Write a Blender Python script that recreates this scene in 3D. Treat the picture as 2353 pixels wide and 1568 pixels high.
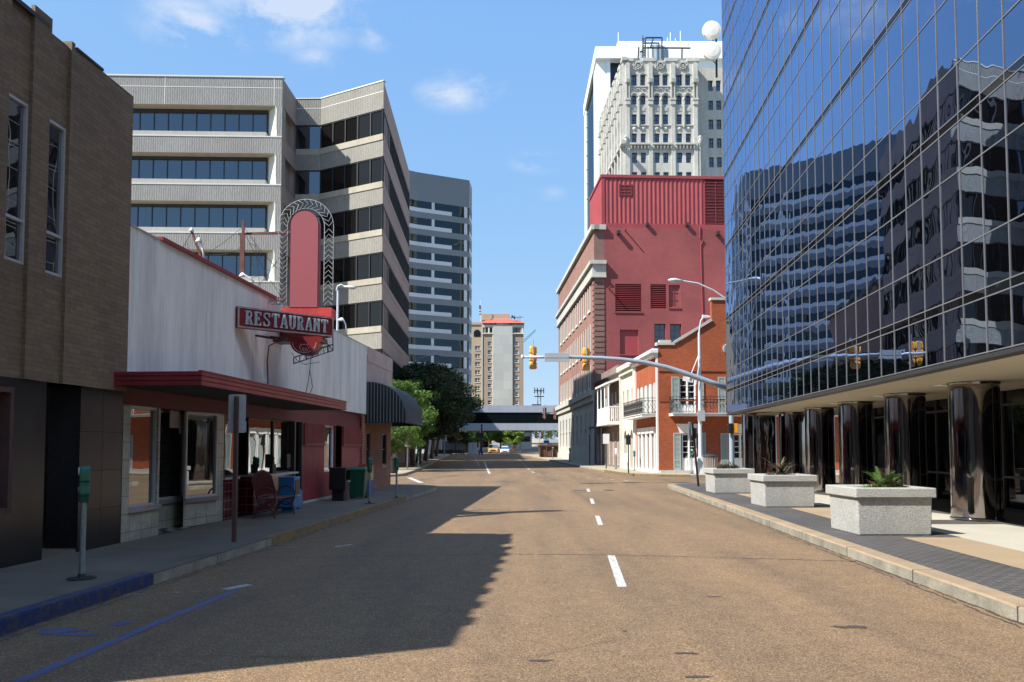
import bpy, math, random
from mathutils import Vector
R = math.radians
random.seed(7)
for o in list(bpy.data.objects): bpy.data.objects.remove(o)
sc = bpy.context.scene
C = sc.collection

# ------------------------------------------------------------------ camera
FPX, PITCH, HOR, EYE = 1830.0, R(2.8), 1030.0, 1.7       # measured on the photograph at 2353 x 1568
YC = HOR - FPX*math.tan(PITCH)
cam = bpy.data.cameras.new("camera"); camo = bpy.data.objects.new("camera", cam); C.objects.link(camo)
camo.location = (0, 0, EYE); camo.rotation_euler = (R(90)+PITCH, 0, 0)
cam.sensor_width = 36; cam.lens = FPX/2353*36; cam.shift_y = (YC-784)/2353
cam.clip_start = .1; cam.clip_end = 6000
sc.camera = camo

# ------------------------------------------------------------------ sun and sky
SUN = Vector((.84, .37, -1.0)).normalized()               # direction the light travels
sl = bpy.data.lights.new("sun", 'SUN'); so = bpy.data.objects.new("sun", sl); C.objects.link(so)
sl.energy = 5.0; sl.angle = R(.53); sl.color = (1, .95, .87)
so.rotation_euler = SUN.to_track_quat('-Z', 'Y').to_euler(); so.location = (-40, -20, 60)
EL = math.asin(-SUN.z); AZ = math.atan2(-SUN.x, -SUN.y)   # azimuth from +Y, clockwise
w = bpy.data.worlds.new("World"); sc.world = w; w.use_nodes = True
wn, wl = w.node_tree.nodes, w.node_tree.links
wn.clear()
def NN(t, **k):
    n = wn.new(t)
    for a, b in k.items(): setattr(n, a, b)
    return n
sky = NN('ShaderNodeTexSky', sky_type='NISHITA', sun_disc=False, sun_elevation=EL, sun_rotation=AZ,
         air_density=1.0, dust_density=.25, ozone_density=2.2, altitude=0)
bg = NN('ShaderNodeBackground'); bg.inputs[1].default_value = .082
out = NN('ShaderNodeOutputWorld')
tc = NN('ShaderNodeTexCoord')
def math_(op, a, b=None, c=None, clamp=False):
    n = NN('ShaderNodeMath', operation=op, use_clamp=clamp)
    for i, x in enumerate((a, b, c)):
        if x is None: continue
        if isinstance(x, (int, float)): n.inputs[i].default_value = x
        else: wl.new(x, n.inputs[i])
    return n.outputs[0]
def ray(x, y):
    cx = (x-1176.5)/FPX; cy = (YC-y)/FPX
    return Vector((cx, math.cos(PITCH)-cy*math.sin(PITCH), math.sin(PITCH)+cy*math.cos(PITCH)))
sep = NN('ShaderNodeSeparateXYZ'); wl.new(tc.outputs['Generated'], sep.inputs[0])
nz = NN('ShaderNodeTexNoise'); nz.inputs['Scale'].default_value = 11; nz.inputs['Detail'].default_value = 9
nz.inputs['Roughness'].default_value = .62; nz.inputs['Distortion'].default_value = .35
mp = NN('ShaderNodeMapping'); mp.inputs['Scale'].default_value = (1, 1, 1.9)
wl.new(tc.outputs['Generated'], mp.inputs[0]); wl.new(mp.outputs[0], nz.inputs['Vector'])
total = None
# cirrus tufts seen in the photo, given as directions on the sky: (x, y) there, half width, half height, strength
for (px, py, rx, ry, st) in ((440, 62, 105, 52, .9), (655, 8, 150, 72, 1.25), (860, 85, 42, 26, .55), (725, 135, 48, 24, .6),
                             (1045, 218, 78, 34, .8), (1110, 196, 45, 30, .7), (1232, 370, 60, 26, .5), (1268, 445, 34, 16, .22),
                             (1045, 168, 45, 20, .3), (945, 50, 40, 40, .2)):
    d = ray(px, py).normalized()
    vd = NN('ShaderNodeVectorMath', operation='DISTANCE')
    scl = NN('ShaderNodeVectorMath', operation='MULTIPLY'); k = ry/rx
    wl.new(tc.outputs['Generated'], scl.inputs[0]); scl.inputs[1].default_value = (1, 1, 1/k)
    wl.new(scl.outputs[0], vd.inputs[0]); vd.inputs[1].default_value = (d.x, d.y, d.z/k)
    t = math_('DIVIDE', vd.outputs['Value'], rx/FPX*1.25)
    t = math_('SUBTRACT', 1.0, t, clamp=True)
    t = math_('MULTIPLY', t, st*1.6)
    total = t if total is None else math_('MAXIMUM', total, t)
# broken tufts elsewhere round the sky
n2 = NN('ShaderNodeTexNoise'); n2.inputs['Scale'].default_value = 2.6; n2.inputs['Detail'].default_value = 3
wl.new(mp.outputs[0], n2.inputs['Vector'])
behind = math_('SUBTRACT', .25, sep.outputs['Y'], clamp=True)
o2 = math_('MULTIPLY', math_('SUBTRACT', n2.outputs[0], .60, clamp=True), 3.0)
o2 = math_('MULTIPLY', o2, math_('MULTIPLY', behind, 3.0, clamp=True))
total = math_('MAXIMUM', total, o2)
cl = math_('MULTIPLY', total, math_('MULTIPLY', math_('SUBTRACT', nz.outputs[0], .43, clamp=True), 5.0), clamp=True)
cl = math_('MULTIPLY', cl, .72)
# the camera's tone response on the clear sky: each channel compressed towards the horizon
ss = NN('ShaderNodeSeparateColor'); wl.new(sky.outputs[0], ss.inputs[0]); sj = NN('ShaderNodeCombineColor')
for ch_, (pw_, k_) in enumerate(((.49, 1.65), (.33, 2.75), (.08, 5.6))):
    lo_ = (1.60, 1.875, 1.93)[ch_]
    wl.new(math_('MINIMUM', math_('MULTIPLY', ss.outputs[ch_], lo_), math_('MULTIPLY', math_('POWER', ss.outputs[ch_], pw_), k_)), sj.inputs[ch_])
mixc = NN('ShaderNodeMixRGB'); wl.new(cl, mixc.inputs[0]); wl.new(sj.outputs[0], mixc.inputs[1])
mixc.inputs[2].default_value = (5.2, 5.7, 6.6, 1)
wl.new(mixc.outputs[0], bg.inputs[0]); wl.new(bg.outputs[0], out.inputs[0])
sc.view_settings.view_transform = 'Standard'; sc.view_settings.look = 'None'
sc.view_settings.exposure = .87; sc.view_settings.gamma = 1
sc.render.engine = 'CYCLES'
sc.cycles.max_bounces = 8; sc.cycles.diffuse_bounces = 3; sc.cycles.glossy_bounces = 5
sc.cycles.caustics_reflective = True; sc.cycles.blur_glossy = 0.18
sc.cycles.sample_clamp_indirect = 10

# ------------------------------------------------------------------ materials
MATS = {}
def nodes(name):
    m = bpy.data.materials.new(name); m.use_nodes = True
    nt = m.node_tree; b = nt.nodes['Principled BSDF']
    MATS[name] = m
    return m, nt, b
def N(nt, t, **k):
    n = nt.nodes.new(t)
    for a, b in k.items():
        if a in ('Scale', 'Detail', 'Roughness', 'Distortion', 'Strength', 'Distance'): n.inputs[a].default_value = b
        else: setattr(n, a, b)
    return n
def ramp(nt, fac, stops):
    r = nt.nodes.new('ShaderNodeValToRGB'); e = r.color_ramp.elements
    while len(e) < len(stops): e.new(.5)
    for i, (p, c) in enumerate(stops): e[i].position = p; e[i].color = (c[0], c[1], c[2], 1) if hasattr(c, '__len__') else (c, c, c, 1)
    nt.links.new(fac, r.inputs[0]); return r.outputs[0]
def mixrgb(nt, f, a, b, mode='MIX'):
    n = nt.nodes.new('ShaderNodeMixRGB'); n.blend_type = mode
    for i, x in enumerate((f, a, b)):
        if isinstance(x, (int, float)): n.inputs[i].default_value = x
        elif isinstance(x, tuple): n.inputs[i].default_value = (x[0], x[1], x[2], 1)
        else: nt.links.new(x, n.inputs[i])
    return n.outputs[0]
def coords(nt, kind='UV', scale=None):
    t = nt.nodes.new('ShaderNodeTexCoord'); o = t.outputs[kind]
    if scale:
        m = nt.nodes.new('ShaderNodeMapping'); m.inputs['Scale'].default_value = scale
        nt.links.new(o, m.inputs[0]); o = m.outputs[0]
    return o
def noise(nt, co, scale, detail=4, rough=.55, dist=0):
    n = N(nt, 'ShaderNodeTexNoise', Scale=scale, Detail=detail, Roughness=rough, Distortion=dist)
    nt.links.new(co, n.inputs['Vector']); return n.outputs[0]
def bump(nt, b, h, strength=.4, dist=.01):
    n = N(nt, 'ShaderNodeBump', Strength=strength, Distance=dist)
    nt.links.new(h, n.inputs['Height']); nt.links.new(n.outputs[0], b.inputs['Normal'])
def mat(name, col, rough=.8, metal=0, var=.18, vs=.7, grain=.1, gs=25, bmp=0, bs=40, stain=0, stretch=1.0, spec=None):
    m, nt, b = nodes(name)
    co = coords(nt, 'Object')
    st = coords(nt, 'Object', (1, 1, stretch)) if stretch != 1 else co
    n1 = noise(nt, st, vs, 5, .6); n2 = noise(nt, co, gs, 3, .6)
    f = ramp(nt, n1, [(.3, 1-var), (.7, 1+var*.6)])
    c = mixrgb(nt, 1.0, tuple(col), f, 'MULTIPLY')
    if grain:
        g = ramp(nt, n2, [(.3, 1-grain), (.7, 1+grain)]); c = mixrgb(nt, 1.0, c, g, 'MULTIPLY')
    if stain:
        s = noise(nt, coords(nt, 'Object', (1, 1, .12)), 1.6, 6, .7)
        c = mixrgb(nt, 1.0, c, ramp(nt, s, [(.45, 1.0), (.75, 1-stain)]), 'MULTIPLY')
    nt.links.new(c, b.inputs['Base Color'])
    b.inputs['Roughness'].default_value = rough; b.inputs['Metallic'].default_value = metal
    if spec is not None: b.inputs['Specular IOR Level'].default_value = spec
    if bmp: bump(nt, b, noise(nt, co, bs, 4, .6), bmp, .02)
    return m
def brick(name, c1, c2, mortar, bw=.22, bh=.075, msize=.012, var=.25, rough=.85, off=.5, spread=.0, bmp=.5, horizontal=False, vs=.5):
    m, nt, b = nodes(name); co = coords(nt, 'UV')
    t = N(nt, 'ShaderNodeTexBrick'); nt.links.new(co, t.inputs['Vector'])
    t.offset = off
    t.inputs['Scale'].default_value = 1; t.inputs['Brick Width'].default_value = bw; t.inputs['Row Height'].default_value = bh
    t.inputs['Mortar Size'].default_value = msize; t.inputs['Mortar Smooth'].default_value = .2; t.inputs['Bias'].default_value = spread
    t.inputs['Color1'].default_value = (*c1, 1); t.inputs['Color2'].default_value = (*c2, 1); t.inputs['Mortar'].default_value = (*mortar, 1)
    c = mixrgb(nt, 1.0, t.outputs['Color'], ramp(nt, noise(nt, coords(nt, 'Object'), vs, 6, .65), [(.3, 1-var), (.7, 1+var*.5)]), 'MULTIPLY')
    c = mixrgb(nt, 1.0, c, ramp(nt, noise(nt, co, 14, 3), [(.3, .85), (.7, 1.12)]), 'MULTIPLY')
    nt.links.new(c, b.inputs['Base Color']); b.inputs['Roughness'].default_value = rough
    if bmp: bump(nt, b, t.outputs['Fac'], -bmp, .01)
    return m
def gloss(name, tint, dark, fac, rough=.0, wav=0, wscale=1.0, wobj=True):
    """reflective glazing: a mirror-like coat over a dark room behind it"""
    m, nt, b = nodes(name); nt.nodes.remove(b)
    g = N(nt, 'ShaderNodeBsdfGlossy'); g.inputs['Color'].default_value = (*tint, 1); g.inputs['Roughness'].default_value = rough
    d = N(nt, 'ShaderNodeBsdfDiffuse'); d.inputs['Color'].default_value = (*dark, 1)
    mx = N(nt, 'ShaderNodeMixShader'); fr = N(nt, 'ShaderNodeLayerWeight'); fr.inputs[0].default_value = .35
    mr = N(nt, 'ShaderNodeMapRange'); nt.links.new(fr.outputs['Fresnel'], mr.inputs['Value'])
    if name == 'tower_glass': mr.inputs['From Min'].default_value = .03; mr.inputs['From Max'].default_value = .26
    mr.inputs['To Min'].default_value = fac; mr.inputs['To Max'].default_value = 1
    nt.links.new(mr.outputs[0], mx.inputs[0]); nt.links.new(d.outputs[0], mx.inputs[1]); nt.links.new(g.outputs[0], mx.inputs[2])
    nt.links.new(mx.outputs[0], nt.nodes['Material Output'].inputs[0])
    if wav:
        n = N(nt, 'ShaderNodeBump', Strength=1.0, Distance=wav)
        nt.links.new(noise(nt, coords(nt, 'Object'), wscale, 1, .3), n.inputs['Height']); nt.links.new(n.outputs[0], g.inputs['Normal'])
    return m

def road_mat():
    m, nt, b = nodes('asphalt'); co = coords(nt, 'Object')
    v = N(nt, 'ShaderNodeTexVoronoi', Scale=105.0); nt.links.new(co, v.inputs['Vector'])
    g = N(nt, 'ShaderNodeSeparateColor'); nt.links.new(v.outputs['Color'], g.inputs[0])
    c = ramp(nt, g.outputs[0], [(0, (.085, .054, .030)), (.3, (.142, .088, .045)), (.7, (.200, .130, .068)), (1, (.35, .265, .175))])
    big = noise(nt, coords(nt, 'Object', (1.6, .28, 1)), .5, 7, .6, .4)
    c = mixrgb(nt, 1.0, c, ramp(nt, big, [(.25, (.66, .66, .70)), (.42, (.90, .89, .89)), (.55, (1.02, 1.0, .96)), (.78, (1.20, 1.15, 1.05))]), 'MULTIPLY')
    mid = noise(nt, co, 3.0, 6, .7)
    c = mixrgb(nt, 1.0, c, ramp(nt, mid, [(.3, .84), (.7, 1.12)]), 'MULTIPLY')
    tr = noise(nt, coords(nt, 'Object', (1.0, .05, 1)), 1.1, 3, .5)      # wheel tracks along the street
    c = mixrgb(nt, 1.0, c, ramp(nt, tr, [(.35, (.86, .86, .88)), (.6, (1.05, 1.04, 1.02))]), 'MULTIPLY')
    wr = N(nt, 'ShaderNodeTexVoronoi', Scale=.55, feature='DISTANCE_TO_EDGE'); nt.links.new(mixrgb(nt, .12, co, noise(nt, co, 1.8, 5, .7)), wr.inputs['Vector'])
    ck = mixrgb(nt, 1.0, ramp(nt, wr.outputs['Distance'], [(.0, 1), (.010, 0)]), ramp(nt, noise(nt, co, .22, 2), [(.52, 0), (.60, .55)]), 'MULTIPLY')
    c = mixrgb(nt, ck, c, (.045, .033, .027))
    sp = noise(nt, co, .9, 3, .5, 1.0)
    c = mixrgb(nt, ramp(nt, sp, [(.70, 0), (.74, .55)]), c, (.10, .075, .06))
    nt.links.new(c, b.inputs['Base Color']); b.inputs['Roughness'].default_value = .88
    bump(nt, b, v.outputs['Distance'], .35, .004); return m
road_mat()
mat('far_asphalt', (.20, .19, .18), var=.15)
mat('ground_soil', (.20, .20, .13), var=.3, vs=.05)
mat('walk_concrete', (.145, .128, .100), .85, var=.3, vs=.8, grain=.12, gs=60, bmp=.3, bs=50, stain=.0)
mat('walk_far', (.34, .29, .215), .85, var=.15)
mat('kerb_tan', (.29, .215, .135), .85, var=.2, vs=1.5, grain=.18, gs=70, bmp=.4, bs=60)
mat('kerb_side', (.27, .25, .195), .85, var=.42, vs=2.2, grain=.15, gs=50, bmp=.5, bs=20)
mat('joint_dark', (.06, .055, .05))
def worn_paint(name, col, under, amount=.5, scale=7):
    m, nt, b = nodes(name); co = coords(nt, 'Object')
    n = noise(nt, co, scale, 8, .75)
    c = mixrgb(nt, ramp(nt, n, [(amount-.04, 0), (amount+.04, 1)]), tuple(col), tuple(under))
    nt.links.new(c, b.inputs['Base Color']); b.inputs['Roughness'].default_value = .75; return m
worn_paint('blue_paint', (.010, .026, .10), (.055, .052, .048), .53, 9)
worn_paint('yellow_paint', (.22, .135, .035), (.12, .105, .08), .50, 5)
worn_paint('white_marking', (.47, .475, .46), (.16, .105, .065), .565, 16)
worn_paint('faint_marking', (.36, .35, .33), (.15, .10, .062), .47, 10)
worn_paint('blue_marking', (.035, .07, .20), (.13, .085, .055), .53, 14)
brick('paver', (.040, .037, .037), (.060, .054, .052), (.17, .16, .145), .21, .105, .007, .25, .8, bmp=.3)
mat('panel_tan', (.30, .225, .14), .85, var=.12, grain=.16, gs=70)
mat('panel_light', (.40, .38, .315), .8, var=.1, grain=.06)
# ------------------------------------------------------------------ geometry helpers
OFF = {}
class Fr:
    """a vertical wall plane: s runs along it, o points outward (right-hand side of P0 -> P1), z up"""
    def __init__(s, p0, p1):
        s.p = Vector((p0[0], p0[1])); d = Vector((p1[0], p1[1]))-s.p; s.L = d.length; s.u = d/s.L; s.n = Vector((s.u.y, -s.u.x))
    def pt(s, a, o, z):
        q = s.p+s.u*a+s.n*o; return (q.x, q.y, z)
    def hit(s, x, y, o=0.0):
        r = ray(x, y); q = s.p+s.n*o; d = Vector((r.x, r.y))
        t = q.dot(s.n)/d.dot(s.n); h = d*t
        return (h-s.p).dot(s.u), EYE+t*r.z
    def s_(s, x, y=900, o=0.0): return s.hit(x, y, o)[0]
def gnd(x, y, z=0.0):
    r = ray(x, y); t = (z-EYE)/r.z; return (r.x*t, r.y*t, z)
def at(x, y, Y):
    r = ray(x, y); t = Y/r.y; return (r.x*t, Y, EYE+r.z*t)
class MB:
    def __init__(s): s.v = []; s.f = []; s.m = []
    def add(s, vs, fs, mi=0):
        n = len(s.v); s.v += [tuple(p) for p in vs]
        for f in fs: s.f.append([i+n for i in f]); s.m.append(mi)
    def quad(s, a, b, c, d, mi=0): s.add((a, b, c, d), ((0, 1, 2, 3),), mi); return s
    def poly(s, pts, mi=0): s.add(pts, (tuple(range(len(pts))),), mi); return s
    def hexa(s, p, mi=0):   # p: 4 bottom, 4 top
        s.add(p, ((3, 2, 1, 0), (4, 5, 6, 7), (0, 1, 5, 4), (1, 2, 6, 5), (2, 3, 7, 6), (3, 0, 4, 7)), mi); return s
    def box(s, x0, x1, y0, y1, z0, z1, mi=0):
        return s.hexa([(x0, y0, z0), (x1, y0, z0), (x1, y1, z0), (x0, y1, z0), (x0, y0, z1), (x1, y0, z1), (x1, y1, z1), (x0, y1, z1)], mi)
    def fbox(s, fr, a, b, o0, o1, z0, z1, mi=0):
        P = fr.pt
        return s.hexa([P(a, o1, z0), P(b, o1, z0), P(b, o0, z0), P(a, o0, z0), P(a, o1, z1), P(b, o1, z1), P(b, o0, z1), P(a, o0, z1)], mi)
    def prism(s, pts, z0, z1, mi=0, top=None):
        n = len(pts); f0 = z0 if callable(z0) else (lambda x, y: z0); f1 = z1 if callable(z1) else (lambda x, y: z1)
        v = [(p[0], p[1], f0(*p)) for p in pts]+[(p[0], p[1], f1(*p)) for p in pts]
        s.add(v, [tuple(range(n-1, -1, -1))]+[(i, (i+1) % n, n+(i+1) % n, n+i) for i in range(n)], mi)
        s.add(v[n:], (tuple(range(n)),), mi if top is None else top); return s
    def fprism(s, fr, pts, o0, o1, mi=0):   # outline in (s, z), extruded along o
        n = len(pts); v = [fr.pt(a, o0, z) for a, z in pts]+[fr.pt(a, o1, z) for a, z in pts]
        s.add(v, [tuple(range(n-1, -1, -1)), tuple(range(n, 2*n))]+[(i, (i+1) % n, n+(i+1) % n, n+i) for i in range(n)], mi); return s
    def tube(s, pts, r, n=8, mi=0, cap=True):
        pts = [Vector(p) for p in pts]; rs = r if isinstance(r, (list, tuple)) else [r]*len(pts)
        rings = []; prev = None
        for i, p in enumerate(pts):
            d = (pts[min(i+1, len(pts)-1)]-pts[max(i-1, 0)]).normalized()
            a = Vector((0, 0, 1)) if abs(d.z) < .9 else Vector((1, 0, 0))
            if prev is not None: a = prev
            e1 = (a-d*a.dot(d)).normalized(); e2 = d.cross(e1); prev = e1
            rings.append([p+(e1*math.cos(2*math.pi*k/n)+e2*math.sin(2*math.pi*k/n))*rs[i] for k in range(n)])
        v = [q for rg in rings for q in rg]; f = []
        for i in range(len(rings)-1):
            for k in range(n): f.append((i*n+k, i*n+(k+1) % n, (i+1)*n+(k+1) % n, (i+1)*n+k))
        if cap: f.append(tuple(range(n-1, -1, -1))); f.append(tuple((len(rings)-1)*n+k for k in range(n)))
        s.add(v, f, mi); return s
    def bar(s, a, b, w, h=None, mi=0):
        a = Vector(a); b = Vector(b); d = (b-a).normalized(); h = h or w
        up = Vector((0, 0, 1)) if abs(d.z) < .95 else Vector((0, 1, 0))
        e1 = d.cross(up).normalized()*w/2; e2 = e1.cross(d).normalized()*h/2
        return s.hexa([a-e1-e2, a+e1-e2, a+e1+e2, a-e1+e2, b-e1-e2, b+e1-e2, b+e1+e2, b-e1+e2], mi)
    def lathe(s, c, prof, n=16, mi=0, ax='z'):
        v = []; f = []
        for r, z in prof:
            for k in range(n):
                a = 2*math.pi*k/n; x, y = r*math.cos(a), r*math.sin(a)
                v.append((c[0]+x, c[1]+y, c[2]+z) if ax == 'z' else (c[0]+x, c[1]-z, c[2]+y) if ax == 'y' else (c[0]+z, c[1]+x, c[2]+y))
        for i in range(len(prof)-1):
            for k in range(n): f.append((i*n+k, i*n+(k+1) % n, (i+1)*n+(k+1) % n, (i+1)*n+k))
        f.append(tuple(range(n-1, -1, -1))); f.append(tuple((len(prof)-1)*n+k for k in range(n)))
        s.add(v, f, mi); return s
    def wall(s, fr, s0, s1, z0, z1, ops=(), dep=.15, o=0.0, mi=0, ri=None):
        S = sorted({s0, s1, *[max(s0, min(s1, q)) for a in ops for q in a[:2]]}); Z = sorted({z0, z1, *[max(z0, min(z1, q)) for a in ops for q in a[2:4]]})
        for i in range(len(S)-1):
            for j in range(len(Z)-1):
                cs, cz = (S[i]+S[i+1])/2, (Z[j]+Z[j+1])/2
                if any(a[0] < cs < a[1] and a[2] < cz < a[3] for a in ops): continue
                s.quad(fr.pt(S[i], o, Z[j]), fr.pt(S[i+1], o, Z[j]), fr.pt(S[i+1], o, Z[j+1]), fr.pt(S[i], o, Z[j+1]), mi)
        ri = mi if ri is None else ri
        for a in ops:
            a0, a1, b0, b1 = a[:4]; q = [(a0, b0), (a1, b0), (a1, b1), (a0, b1)]
            for k in range(4):
                (e, g), (e2, g2) = q[k], q[(k+1) % 4]
                s.quad(fr.pt(e, o, g), fr.pt(e2, o, g2), fr.pt(e2, o-dep, g2), fr.pt(e, o-dep, g), ri)
        return s
    def build(s, name, mats, parent=None, smooth=False, bevel=0, kind=None, label=None):
        off = Vector(OFF.get(parent.name, (0, 0, 0))) if parent else Vector((0, 0, 0))
        me = bpy.data.meshes.new(name)
        me.from_pydata([(p[0]-off.x, p[1]-off.y, p[2]-off.z) for p in s.v], [], s.f)
        mats = [mats] if isinstance(mats, str) else mats
        for q in mats: me.materials.append(MATS[q])
        me.polygons.foreach_set('material_index', s.m)
        if smooth: me.polygons.foreach_set('use_smooth', [True]*len(s.f))
        uv = me.uv_layers.new(name='UV'); me.update(); k = 0; d = uv.data
        for pl in me.polygons:
            n = pl.normal
            if abs(n.z) > .7: tx, ty, tz = None, None, None
            else:
                l = math.hypot(n.x, n.y) or 1; tx, ty = -n.y/l, n.x/l
                if (abs(tx) > abs(ty) and tx < 0) or (abs(ty) >= abs(tx) and ty < 0): tx, ty = -tx, -ty
            for li in pl.loop_indices:
                c = s.v[me.loops[li].vertex_index]
                d[li].uv = (c[0], c[1]) if tx is None else (c[0]*tx+c[1]*ty, c[2])
        o = bpy.data.objects.new(name, me); C.objects.link(o)
        if parent: o.parent = parent
        OFF[o.name] = tuple(off)
        if bevel:
            b = o.modifiers.new('bevel', 'BEVEL'); b.width = bevel; b.segments = 2; b.limit_method = 'ANGLE'
        if kind: o['kind'] = kind
        if label: o['label'] = label
        return o
def thing(name, label, cat, loc=(0, 0, 0), group=None, rz=0):
    o = bpy.data.objects.new(name, None); C.objects.link(o); o.empty_display_size = .3
    o.location = loc; o.rotation_euler = (0, 0, rz); OFF[o.name] = tuple(loc)
    o['label'] = label; o['category'] = cat
    if group: o['group'] = group
    return o
def tag(o, label, cat, group=None):
    o['label'] = label; o['category'] = cat
    if group: o['group'] = group
    return o
def local(name, label, cat, group=None):      # a thing modelled about its own base, moved into place afterwards
    return thing(name, label, cat, (0, 0, 0), group)
def place(o, loc, rz=0, s=1):
    o.location = loc; o.rotation_euler = (0, 0, rz); o.scale = (s, s, s); return o
def dup(o, loc, rz=0, label=None, s=1):
    r = o.copy(); C.objects.link(r); place(r, loc, rz, s)
    if label: r['label'] = label
    def kids(a, b):
        for ch in list(a.children):
            c = ch.copy(); C.objects.link(c); c.parent = b; kids(ch, c)
    kids(o, r); return r
def pane(fr, a, b, z0, z1, o, mt, parent, name='pane'):
    return MB().quad(fr.pt(a, o, z0), fr.pt(b, o, z0), fr.pt(b, o, z1), fr.pt(a, o, z1)).build(name, mt, parent)
def window(fr, a, b, z0, z1, o, parent, frame='white_paint', glass='dark_glass', nx=1, ny=2, fw=.06, dp=.06, sill=0, muntin=.03, name='window', withpane=True):
    m = MB()
    m.fbox(fr, a, a+fw, o, o+dp, z0, z1); m.fbox(fr, b-fw, b, o, o+dp, z0, z1)
    m.fbox(fr, a+fw, b-fw, o, o+dp, z0, z0+fw); m.fbox(fr, a+fw, b-fw, o, o+dp, z1-fw, z1)
    for i in range(1, nx):
        c = a+(b-a)*i/nx; m.fbox(fr, c-muntin/2, c+muntin/2, o+.004, o+dp*.7, z0+fw, z1-fw)
    for j in range(1, ny):
        c = z0+(z1-z0)*j/ny; m.fbox(fr, a+fw, b-fw, o+.006, o+dp*.6, c-muntin/2, c+muntin/2)
    if sill: m.fbox(fr, a-.06, b+.06, o+dp, o+dp+sill, z0-.12, z0-.003)
    wo = m.build(name, frame, parent)
    if withpane: pane(fr, a+.01, b-.01, z0+.01, z1-.01, o+.01, glass, wo)
    return wo

# more materials
mat('white_paint', (.78, .78, .76), .5, var=.06, grain=.03)
mat('cream_wall', (.62, .60, .50), .8, var=.08, stain=.12)
mat('grey_shutter', (.32, .375, .36), .6, var=.08)
mat('black_iron', (.015, .015, .017), .5, var=.1)
mat('steel_pole', (.36, .43, .50), .45, .3, var=.08)
mat('white_pole', (.62, .68, .72), .45, .1, var=.06)
mat('galvanised', (.45, .47, .48), .5, .5, var=.12)
mat('dark_metal', (.04, .04, .042), .5, .2)
mat('rust_metal', (.16, .06, .045), .8, var=.4, vs=6)
mat('brown_post', (.075, .038, .032), .7, var=.3, vs=5)
mat('signal_yellow', (.80, .34, .02), .5, var=.2, vs=3)
mat('sign_grey', (.42, .45, .46), .5, .2, var=.08)
mat('meter_green', (.02, .115, .075), .35, var=.15)
mat('meter_post', (.22, .25, .24), .6, .3, var=.2)
mat('black_paint', (.012, .012, .013), .5)
mat('blue_box', (.02, .14, .30), .45, var=.1)
mat('bin_green', (.008, .075, .042), .45, var=.1)
mat('maroon_metal', (.10, .018, .022), .45, var=.2, vs=4)
mat('tile_marble', (.42, .43, .37), .35, var=.25, vs=3, grain=.3, gs=18)
mat('red_fascia', (.23, .026, .032), .45, var=.25, vs=2, stain=.2)
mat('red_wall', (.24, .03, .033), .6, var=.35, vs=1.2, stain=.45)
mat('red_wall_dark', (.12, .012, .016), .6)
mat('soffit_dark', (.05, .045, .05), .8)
mat('granite_black', (.016, .016, .018), .22, var=.3, grain=.15, gs=40)
mat('void_black', (.006, .006, .007), .6)
mat('roof_dark', (.10, .10, .10), .9)
brick('brick_tan', (.205, .148, .086), (.15, .106, .064), (.11, .085, .06), .30, .072, .006, .28, .7, bmp=.25, vs=.35)
brick('brick_red', (.30, .10, .05), (.22, .065, .035), (.28, .20, .15), .22, .072, .01, .3)
brick('brick_orange', (.43, .085, .020), (.31, .058, .016), (.27, .13, .075), .215, .072, .008, .2)
brick('brick_brown', (.235, .105, .085), (.17, .075, .062), (.25, .20, .18), .23, .08, .012, .2)
brick('brick_front', (.34, .155, .115), (.26, .11, .085), (.28, .22, .19), .23, .08, .012, .2)
brick('brick_grey', (.24, .17, .14), (.17, .12, .10), (.25, .22, .2), .22, .075, .012, .3)
brick('tile_maroon', (.075, .008, .012), (.055, .006, .010), (.26, .12, .12), .19, .19, .006, .1, .18, off=0, bmp=.2)
brick('tile_wall', (.34, .35, .29), (.30, .31, .255), (.10, .10, .085), .36, .30, .007, .3, .3, off=0, bmp=.2, vs=4)
brick('painted_red', (.37, .092, .090), (.32, .078, .079), (.245, .062, .064), .30, .10, .014, .30, .8, bmp=.5, vs=.16)
mat('corrugated_red', (.33, .055, .06), .5, var=.12, vs=.5, stain=.15)
mat('louver_red', (.20, .035, .04), .6)
mat('stone_grey', (.50, .50, .455), .8, var=.12, vs=.3, stain=.2)
mat('stone_white', (.66, .655, .60), .8, var=.1, vs=.3)
mat('stone_deco', (.50, .495, .455), .85, var=.16, vs=.12, grain=.1, gs=2, stain=.22)
mat('white_panel', (.84, .87, .88), .6, var=.05, vs=.05)
mat('concrete_smooth', (.46, .445, .41), .8, var=.1, vs=.4, stain=.12)
mat('concrete_cream', (.42, .38, .30), .8, var=.12, vs=.5, stain=.2)
mat('concrete_brown', (.36, .285, .245), .85, var=.12, vs=.2, stain=.1)
mat('band_grey', (.17, .195, .225), .55, var=.1, vs=.06)
mat('band_white', (.55, .60, .66), .5, var=.1, vs=.06)
mat('stucco_tan', (.44, .34, .24), .85, var=.1, vs=.08)
mat('stucco_brown', (.36, .275, .21), .85, var=.1, vs=.08)
mat('tile_roof_red', (.55, .12, .09), .8, var=.25, vs=1.5)
mat('hotel_panel', (.47, .48, .45), .8, var=.05, vs=.1)
mat('skyway_panel', (.38, .42, .50), .5, .2, var=.06, vs=.2)
mat('planter_concrete', (.37, .37, .345), .9, var=.12, vs=2, grain=.3, gs=42, bmp=.8, bs=45)
mat('mullion', (.24, .24, .25), .4, .4)
mat('window_metal', (.05, .05, .055), .45, .3)
mat('soil', (.05, .035, .025))
mat('soffit_tan', (.50, .43, .32), .85, var=.06, vs=.3)
mat('dish_white', (.80, .77, .70), .7)
mat('tank_metal', (.40, .46, .52), .5, .3, var=.1)
mat('dumpster', (.12, .06, .035), .8, var=.35, vs=1.2, stain=.3)
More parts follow.
